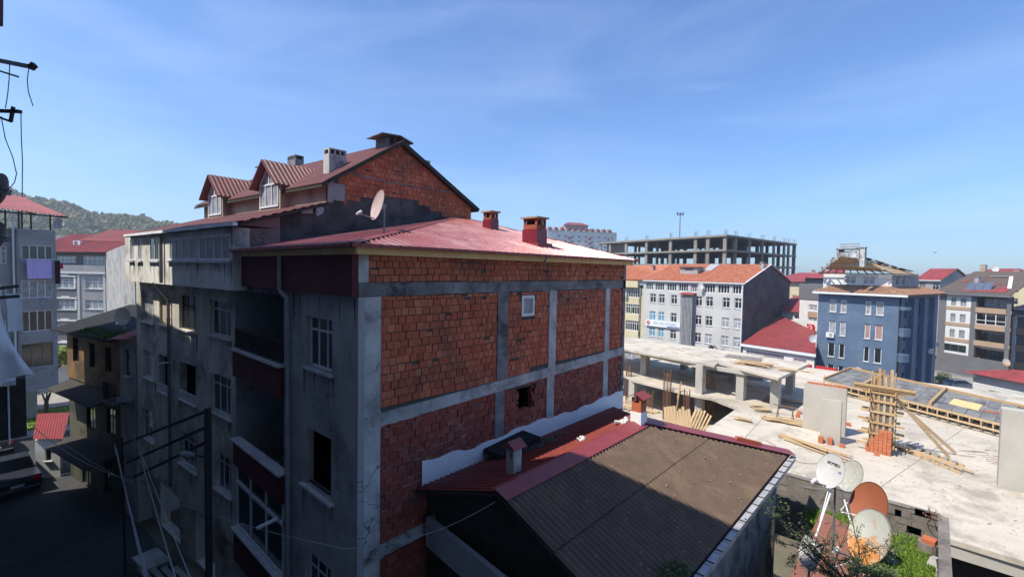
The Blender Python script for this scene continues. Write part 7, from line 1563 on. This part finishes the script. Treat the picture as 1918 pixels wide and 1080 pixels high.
# light strip on roof edge right
# ---- roofs behind
def roofhouse(name, label, px0, px1, ye, yr, depth, az, wall, roof, back=6, pxr=None, drop=4, chim=None, zbot=-7, wn=2, gable=False):
    o = cdz((px0+px1)/2, ye, depth); F = Fr(o[:2], az); s0, s1 = mm(F.at(px0, ye)[0], F.at(px1, ye)[0]); ze = o.z; zr = F.at((px0+px1)/2, yr, -back)[1]
    T = root(name, label, 'building', (o.x, o.y, zbot)); wz = [(s0+(s1-s0)*(i+.3)/wn, s0+(s1-s0)*(i+.75)/wn, ze-2.3-k*3, ze-.8-k*3) for i in range(wn) for k in range(2)]
    mb = MB(); F.wall(mb, s0+.5, s1-.5, zbot, ze, wz, rv=.15, d=-.5); F.box(mb, s0+.5, s0+.6, -back*2, -.66, zbot, ze); F.box(mb, s1-.6, s1-.5, -back*2, -.66, zbot, ze)
    if gable:
        for s in (s0+.5, s1-.6): mb.prism([F.P(s, -.5, ze), F.P(s, -back*2+.5, ze), F.P(s, -back, zr-.25)], F.u*.1)
    mb.build('wall', wall, T); grid_wins(F, T, wz, d=-.6, cols=2, gm='glass')
    i0, i1 = (s0, s1) if gable else (s0+min(back, (s1-s0)*.3), s1-min(back, (s1-s0)*.3)); mb = MB()
    a, b, c, d = F.P(s0, 0, ze), F.P(s1, 0, ze), F.P(i1, -back, zr), F.P(i0, -back, zr); e, f = F.P(s0, -2*back, ze), F.P(s1, -2*back, ze)
    corr(mb, [a, b, c, d], F.n, .35, .05); corr(mb, [e, f, c, d], F.n, .35, .05)
    if not gable: mb.poly([b, f, c]); mb.poly([a, d, e])
    mb.build('roof', roof, T); mb = MB(); mb.bar(a, b, .15, .22); mb.build('fascia', 'pvc', T)
    for (px, zt) in (chim or []): p = cdz(px, yr, depth+back*.6); chimney(T, (p.x, p.y), 1.3, .8, zr-1.2, zr+zt, 'attic_beige', az=az)
    return T, F
roofhouse('house', 'house with pink red gable roof and open attic right behind the blue block', 1712, 1762, 525, 503, 118, 232, 'lightgrey_render', 'red_sheet_dull', 5, gable=True)
roofhouse('apartment_building', 'far block with broad red roof and a large chimney behind the patched roof', 1780, 1900, 522, 503, 122, 232, 'yellow_render', 'red_sheet_dull', 8, chim=[(1842, 1.0)])
roofhouse('apartment_building', 'far cream block with red hip roof at the right edge behind the patched roof', 1880, 1990, 531, 513, 112, 232, 'yellow_render', 'red_sheet_dull', 7, chim=[(1906, .9)], wn=3)
c = cdz(1864, 503, 118); dish('satellite_dish', 'white dish on the far red roof right of the large chimney', c, (-.9, -.2, .3), .9, 'dish_white', pole=c.z-1.5)
# right edge grey beige building
T, F = roofhouse('apartment_building', 'grey and beige block with dark red roof cut by the right edge', 1885, 2060, 583, 556, 80, 232, 'grey_render', 'red_sheet', 6, wn=6)
s0_, s1_ = mm(F.at(1899, 640)[0], F.at(2050, 640)[0])
for k in range(4): mb = MB(); z = 12.5-80*(620+k*34-523)/868; F.box(mb, s0_, s1_, -.49, -.3, z-1.2, z); mb.build('beige_band', 'beige_render', T)
mb = MB(); F.box(mb, s0_-.5, s0_, -.49, -.25, -6, F.at(1899, 592)[1]); F.box(mb, s0_, s1_, -.49, -.25, F.at(1899, 592)[1], F.at(1899, 590)[1]+.1); mb.build('white_frame', 'pvc', T)
# white house with red hip roof in front
o = cdz(1818, 700, 66); F = Fr(o[:2], 232); T = root('house', 'white clapboard house with red hip roof near the right edge', 'house', (o.x, o.y, -6))
s0_, s1_ = mm(F.at(1822, 720)[0], F.at(2040, 720)[0]); ze = F.at(1822, 697)[1]; wn_ = [rng(F, 1851, 727, 1888, 739)]
wn_ = [(wn_[0][0], wn_[0][1], ze-3.6, ze-2.0)]
mb = MB(); F.wall(mb, s0_, s1_, -8, ze, wn_, rv=.15); mb.build('wall', 'white_render', T); grid_wins(F, T, wn_, cols=3, fm='wood_brown', gm='curtain')
mb = MB()
for k in range(22): z = ze-.3*k; F.box(mb, s0_-.02, s1_, .005, .03, z-.05, z-.01)
mb.build('clapboard_lines', 'pvc', T)
cN = F.P(s0_-1.0 if F.at(1822, 700)[0] < F.at(2040, 700)[0] else s1_+1.0, .9, ze); cF = F.P(s1_ if F.at(1822, 700)[0] < F.at(2040, 700)[0] else s0_, .9, ze); apx = cdz(1838, 669, 74); apx2 = cdz(2040, 678, 62); hp = cdz(1930, 686, 70)
mb = MB(); mid = cF.lerp(cN, 0)
corr(mb, [cN, cF, V((cF.x, cF.y, ze))-F.n*4.5+V((0, 0, 2.0))], F.n, .35, .05)
bk = cN-F.n*9.5; corr(mb, [cN, V((cF.x, cF.y, ze))-F.n*4.5+V((0, 0, 2.0)), bk], F.u, .35, .05); mb.build('roof', 'red_sheet_dull', T)
c = cdz(1885, 678, 65); dish('satellite_dish', 'rust stained white dish on the hip roof of the clapboard house', c, (-.85, -.4, .3), .55, 'dish_rust', pole=c.z-.9)
p = cdz(1852, 690, 84); T = root('street_lamp', 'thin street lamp before the beige banded block', 'street lamp', (p.x, p.y, gz(p.x, p.y))); ztl = cdz(1853, 639, 84).z; mb = MB(); mb.tube((p.x, p.y, gz(p.x, p.y)), (p.x, p.y, ztl), .1, 8, r2=.06); mb.build('pole', 'steel_grey', T); mb = MB(); mb.bar(p-RD*.5+V((0, 0, ztl-p.z)), p+RD*.5+V((0, 0, ztl-p.z)), .25, .12); mb.build('lamp_head', 'steel_grey', T)
# car and shrubs in the street gap
p = cd(1808, 72); zg = cdz(1808, 728, 72).z
car('parked_car', 'silver car half hidden by the corner of the clapboard house', (p.x, p.y, zg), -48, 4.3, 1.8, 1.45, 'car_silver')
mb = MB()
mb.poly([(p.x-10, p.y-8, zg-.02), (p.x+8, p.y-12, zg-.02), (p.x+16, p.y+8, zg-.02), (p.x-4, p.y+12, zg-.02)]); tag(mb.build('forecourt', 'paving'), kind='structure')
for i, (x, y, r, l) in enumerate(((1762, 712, 1.0, 'bright green shrub nearest the blue block in the street gap'), (1772, 715, .9, 'middle bright green shrub in the street gap'), (1791, 714, .8, 'bright green shrub beside the silver car'), (1768, 706, 1.1, 'taller darker shrub behind the street gap shrubs'))):
    c = cdz(x, y, 74+i*.5); t = root('shrub', l, 'shrub', (c.x, c.y, c.z-1.2)); mb = MB(); mb.tube((c.x, c.y, c.z-1.6), (c.x, c.y, c.z), .06, 6); mb.build('stem', 'bark', t); mb = MB(); leafblob(mb, c, r, r, r*.8, 420, .13); mb.build('foliage', 'leaf_bright' if i < 3 else 'leaf', t)
mb = MB(); p = cdz(1790, 716, 74)
for i in range(14): s = R.uniform(.2, .5); a = V((p.x+R.gauss(0, .8), p.y+R.gauss(0, 1.2), p.z-.6)); mb.tube(a, a+V((R.uniform(-.1, .1), R.uniform(-.1, .1), s)), s, 6, r2=s*.5)
tag(mb.build('rubble', 'marble'), 'pale rubble stones between the street gap shrubs', 'rubble')
# ================================================================== GARDEN ROOF WITH DISHES (lower right)
T = root('terrace_building', 'low neighbouring building with hollow block parapet and overgrown flat roof holding four dishes', 'building', (15, 1.3, 0))
ZG = 4.6
mb = MB(); mb.box(13.0, 18.55, -.55, 2.2, 0, ZG-.12); mb.build('wall', 'block_grey', T)
mb = MB(); mb.prism([(13.0, -.36, ZG), (18.5, -.36, ZG), (18.5, 2.35, ZG), (13.0, 2.35, ZG)], (0, 0, -.115)); mb.build('flat_roof', 'block_grey', T)
Fb = Fr((18.6, 4.2), u=(0, -1, 0)); mb = MB()
hb = [(1.15, 1.45, 4.98, 5.16), (1.62, 1.9, 4.72, 4.92), (.35, .62, 4.9, 5.05)]
Fb.wall(mb, 0, 4.6, 3.2, 5.42, hb, rv=.2); mb.box(18.62, 18.8, -.4, 4.2, 3.2, 5.42); mb.box(18.58, 18.82, -.4, 4.2, 5.425, 5.45)
for i in range(30): s = R.uniform(0, 4.4); z = ZG+.1+R.randrange(0, 4)*.2; Fb.box(mb, s, s+.38, .005, .02, z+.006, z+.19) if not any(h[0]-.4 < s < h[1]+.05 for h in hb) else None
mb.build('parapet', 'block_grey', T)
mb = MB(); mb.box(13, 18.55, -.55, -.37, 3.8, 5.4); mb.build('side_parapet', 'block_grey', T); mb = MB(); mb.box(12.9, 18.6, -.58, -.34, 5.405, 5.47); mb.build('coping', 'block_grey', T)
# tiles strip
mb = MB(); tiles(mb, [(13.0, 2.3, ZG+.45), (17.0, 2.3, ZG+.52), (17.0, 1.0, ZG+.15), (13.0, .7, ZG+.1)], (0, 1, .2), .24, .34, .085); mb.build('pantile_roof', 'tile_near', T)
mb = MB(); mb.prism([(13.0, 2.3, ZG+.42), (17.0, 2.3, ZG+.48), (17.0, 1.0, ZG+.12), (13.0, .7, ZG+.06)], (0, 0, -.05)); mb.build('roof_board', 'wood_old', T)
# weeds
def weeds(label, pts, n, h=.09):
    mb = MB()
    for i in range(n):
        a = R.choice(pts); x = a[0]+R.gauss(0, a[2]); y = a[1]+R.gauss(0, a[3])
        if not (13.1 < x < 18.45 and -.3 < y < 2.9): continue
        z = ZG+.0 if y < 1.2 or x > 17 else ZG+.2
        b = V((x, y, z)); an = R.uniform(0, 6.3); d = V((math.cos(an), math.sin(an), 0))*.03; t = V((R.uniform(-.05, .05), R.uniform(-.05, .05), h*R.uniform(.5, 1.6))); mb.poly([b-d, b+d, b+t]); mb.poly([b+t*.4-d*.7, b+t*.4+d*1.2, b+t*1.1+d])
    return tag(mb.build('weeds', 'grass_mat'), label, 'weeds', kind='stuff')
weeds('bright weeds carpeting the flat roof right of the dishes', [(16.9, .0, .5, .18), (17.6, .25, .4, .2), (16.2, .0, .5, .2), (15.6, -.1, .4, .15), (17.9, 0, .3, .2)], 5200)
weeds('bright weed patch in the left corner of the dish terrace', [(17.8, 2.3, .35, .25), (17.2, 2.2, .3, .15), (18.1, 1.9, .3, .3)], 2600)
weeds('brownish ivy and weeds tangled between the dish stands', [(16.5, 1.3, .8, .3)], 1500, .12)
# chimney stump and slab
mb = MB(); c = atZ(1738, 1022, ZG+.2); mb.tube((c.x, c.y, ZG), (c.x, c.y, ZG+.32), .24, 14); t = mb.build('chimney_stump', 'block_grey'); tag(t, 'broken round chimney stump with a brick on it among the bright weeds', 'chimney'); LOC[t.name] = t.location.copy()
mb = MB(); mb.hexa([(c.x-.2, c.y-.14, ZG+.325), (c.x+.1, c.y-.2, ZG+.325), (c.x+.18, c.y+.1, ZG+.33), (c.x-.12, c.y+.15, ZG+.33), (c.x-.2, c.y-.14, ZG+.44), (c.x+.1, c.y-.2, ZG+.44), (c.x+.18, c.y+.1, ZG+.44), (c.x-.12, c.y+.15, ZG+.44)]); tag(mb.build('brick', 'hollow_brick'), 'orange brick lying on the broken chimney stump', 'brick')
mb = MB(); c = atZ(1752, 1052, ZG+.1); mb.hexa([(c.x-.3, c.y-.05, ZG+.01), (c.x+.1, c.y-.12, ZG+.01), (c.x+.2, c.y+.1, ZG+.01), (c.x-.2, c.y+.2, ZG+.01), (c.x-.25, c.y, ZG+.3), (c.x+.05, c.y-.08, ZG+.24), (c.x+.1, c.y+.05, ZG+.22), (c.x-.2, c.y+.12, ZG+.3)]); tag(mb.build('stone', 'concrete_old'), 'grey stone leaning on the parapet below the chimney stump', 'stone')
mb = MB(); c = atZ(1745, 966, 5.5)
for i in range(3): mb.tube(c+V((0, 0, 0)), c+V((R.uniform(-.15, .15), R.uniform(-.15, .15), .25)), .01, 5)
for i in range(14): a0, a1 = 2*math.pi*i/14, 2*math.pi*(i+1)/14; mb.tube(c+V((math.cos(a0)*.16, math.sin(a0)*.2, .03)), c+V((math.cos(a1)*.16, math.sin(a1)*.2, .03)), .008, 5)
tag(mb.build('rebar_loop', 'rebar'), 'twisted rebar loop sticking up at the parapet corner', 'rebar')
# dishes
aim = V((-.66, .58, .36))
def dpx(x, y, d): return cdz(x, y, d)
t, a_, b_ = dish('satellite_dish', 'big grey dish streaked with orange rust, nearest on the terrace', dpx(1626, 1003, 9.4), aim, .57, 'dish_rust', pole=4.62)
t, a_, b_ = dish('satellite_dish', 'large plain brown dish behind the rusty one', dpx(1626, 944, 10.7), aim+V((-.1, -.1, -.02)), .53, 'dish_brown', pole=4.62, arm=False)
cc = dpx(1555, 880, 11.2); t, a_, b_ = dish('satellite_dish', 'clean white dish with dark lettering at its top', cc, V((-.74, .42, .34)), .43, 'dish_white', pole=4.62)
nrm = V((-.74, .42, .34)).normalized(); base = cc+nrm*-.045
def dpt(u, v): rr2 = (u*u/.81+v*v)/(.43**2); return cc+a_*u+b_*v+nrm*((rr2-1)*.17*.43+.012)
side = a_ if a_.dot(RD) > 0 else -a_
textobj('SKYTECH', .085, frame4(cc+side*.02+b_*.17+nrm*(-.045), side, b_, nrm), 'cable', t, bold=True, ext=.004)
textobj('HD', .07, frame4(cc+side*.22+b_*.03+nrm*(-.035), side, b_, nrm), 'sign_blue', t, ext=.004)
dish('satellite_dish', 'older blotched grey dish tucked behind the lettered white dish', dpx(1592, 890, 11.9), V((-.66, .52, .4)), .42, 'dish_grey', pole=4.62, arm=False)
# square flat white dish bottom
c = dpx(1514, 1033, 9.6); T = root('flat_antenna', 'rounded square white antenna behind bare twigs at the bottom', 'antenna', c); a2 = aim.cross(V((0, 0, 1))).normalized(); b2v = a2.cross(aim).normalized(); mb = MB(); pts = []
for i in range(24): t = 2*math.pi*i/24; e = .62; pts.append(c+a2*math.copysign(abs(math.cos(t))**e, math.cos(t))*.24+b2v*math.copysign(abs(math.sin(t))**e, math.sin(t))*.30+a2*.05*math.sin(t))
mb.prism(pts, -aim.normalized()*.06); mb.build('panel', 'dish_white', T); mb = MB(); mb.tube(c-aim.normalized()*.08, (c.x+.1, c.y+.08, 4.62), .025, 8); mb.build('mast', 'steel_grey', T)
# stands
T = root('dish_stand', 'white pipe stand with crossed braces carrying the two pale dishes', 'stand', dpx(1580, 960, 10.8)); mb = MB()
for q0, d0, q1, d1, r in (((1557, 918), 11.2, (1528, 1004), 10.0, .02), ((1577, 920), 11.3, (1600, 1000), 10.0, .018), ((1600, 925), 11.3, (1575, 955), 10.8, .014), ((1575, 958), 10.8, (1608, 965), 10.6, .014), ((1552, 915), 11.2, (1536, 975), 10.6, .012), ((1640, 1035), 9.5, (1560, 1062), 9.8, .014), ((1612, 1055), 9.4, (1622, 1085), 9.2, .02)): mb.tube(dpx(*q0, d0), dpx(*q1, d1), r, 8)
mb.build('pipe', 'pvc', T)
def wire2(label, pts, d, r=.006, m='cable_pale'):
    P_ = [dpx(x, y, dd_) for (x, y), dd_ in zip(pts, d)]; mb = MB(); mb.path(P_, r, 5); tag(mb.build('antenna_cable', m), label, 'cable')
wire2('pale cable sagging from the workshop gutter corner to the lettered dish', [(1462, 880), (1476, 895), (1490, 905), (1510, 912), (1540, 915), (1556, 917)], [13.2]*6, .008)
wire2('cable curling down from the lettered dish', [(1552, 915), (1543, 930), (1538, 950), (1536, 968)], [11.2]*4)
wire2('thin dark cable hanging over the face of the rusty dish', [(1633, 1015), (1640, 1022), (1648, 1032), (1647, 1048)], [8.9]*4, .004, 'cable')
# bare tree with sparse leaves in front
T = root('tree', 'sparse bare-branched tree with small dark leaves before the dishes', 'tree', (13.0, 1.2, 0)); mb = MB(); lf = MB()
def branch(p, d, l, r, lv):
    n = 5; pts = [p]
    for i in range(n): d = (d+V((R.gauss(0, .10), R.gauss(0, .10), R.gauss(0, .07)))).normalized(); p = p+d*l/n; pts.append(p)
    for i in range(n): mb.tube(pts[i], pts[i+1], r*(1-i/n*.5), 5, r2=r*(1-(i+1)/n*.5), cap=False)
    if lv <= 1:
        for q in pts[1:]:
            for _ in range(5 if lv == 0 else 2): leafblob(lf, q, .07, .07, .06, 1, .022)
    if lv > 0:
        for i in range(4 if lv > 1 else 4): k = pts[R.randrange(1, n+1)]; e = (d+V((R.gauss(0, .6), R.gauss(0, .6), R.gauss(0, .35)))).normalized(); branch(k, e, l*R.uniform(.45, .7), r*.5, lv-1)
st_ = dpx(1600, 1110, 9.0); mb.tube((st_.x+.5, st_.y-.2, 0), st_, .09, 8, r2=.05)
for (x, y, dd_) in ((1440, 940, 9.2), (1450, 1000, 9.0), (1500, 960, 9.4), (1545, 1020, 9.0), (1700, 1010, 9.0), (1600, 960, 9.2), (1480, 1050, 8.8), (1660, 1060, 8.8)):
    e = dpx(x, y, dd_); branch(st_, (e-st_).normalized(), (e-st_).length*.62, .022, 2)
mb.build('trunk', 'bark', T); lf.build('crown', 'leaf', T)
for (x, y, dd_, n, r, l) in ((1262, 1078, 8.6, 1500, .32, 'feathery green shrub top rising over the brown roof edge at the bottom'), (1650, 1078, 8.6, 700, .28, 'leafy dark shrub at the bottom edge below the rusty dish'), (1450, 948, 11.5, 130, .35, 'grey green shrub by the white wall of the workshop')):
    c = dpx(x, y, dd_); t = root('shrub', l, 'shrub', (c.x, c.y, 0)); mb = MB(); mb.tube((c.x, c.y, 0), c, .04, 6); mb.build('stem', 'bark', t); mb = MB(); leafblob(mb, c, r*1.5, r, r*.55, n, .03); 
    if n == 1500:
        for i in range(3): a = V(c); mb.tube(a, dpx((1205, 1215, 1237)[i], (1052, 1058, 1030)[i], dd_), .008, 5)
    mb.build('foliage', 'leaf', t)
# yard objects
mb = MB(); mb.box(17.6, 20.5, 2.5, 3.3, 0, .9); tag(mb.build('rubble', 'wood_old'), 'dark heap of junk in the narrow yard behind the workshop', 'rubble')
T = root('birds', 'pair of small distant birds in flight above the red roofs', 'bird', cdz(1752, 473, 150)); mb = MB(); c = cdz(1752, 473, 150); mb.poly([c, c+RD*.7+V((0, 0, .35)), c+RD*.3+FD*.25]); mb.poly([c, c-RD*.7+V((0, 0, .4)), c-RD*.3+FD*.25]); mb.tube(c-FD*.3, c+FD*.3, .12, 6, r2=.05); mb.build('body', 'dark', T)
# haze
hz = MB(); hz.box(-950, 1350, -1250, 1550, -12.0, 110)
hm = bpy.data.materials.new('haze'); hm.use_nodes = True; t_ = hm.node_tree; t_.nodes.clear(); oo = t_.nodes.new('ShaderNodeOutputMaterial'); vv = t_.nodes.new('ShaderNodeVolumePrincipled'); vv.inputs['Color'].default_value = (.85, .92, 1, 1); vv.inputs['Density'].default_value = .00055; vv.inputs['Anisotropy'].default_value = .3; t_.links.new(vv.outputs[0], oo.inputs['Volume']); MATS['haze'] = hm; tag(hz.build('haze', hm, loc=(0, 0, 0)), kind='stuff')
# ordinal labels for the members of each loose pile, read left to right in the picture
ORD = 'leftmost second third fourth fifth sixth seventh eighth ninth tenth eleventh twelfth thirteenth fourteenth fifteenth sixteenth seventeenth eighteenth nineteenth twentieth twenty-first twenty-second twenty-third twenty-fourth twenty-fifth'.split()
gr_ = {}
for o in COL.objects:
    if o.parent is None and o.get('group') and o.get('category') == 'board': gr_.setdefault(o['group'], []).append(o)
for g, os_ in gr_.items():
    def sx(o): v = RW.transposed() @ (V(o.location)-EYE); return v.x/-v.z
    os_.sort(key=sx)
    for i, o in enumerate(os_): o['label'] = ('leftmost of the ' if i == 0 else ORD[i]+' from left of the ')+g
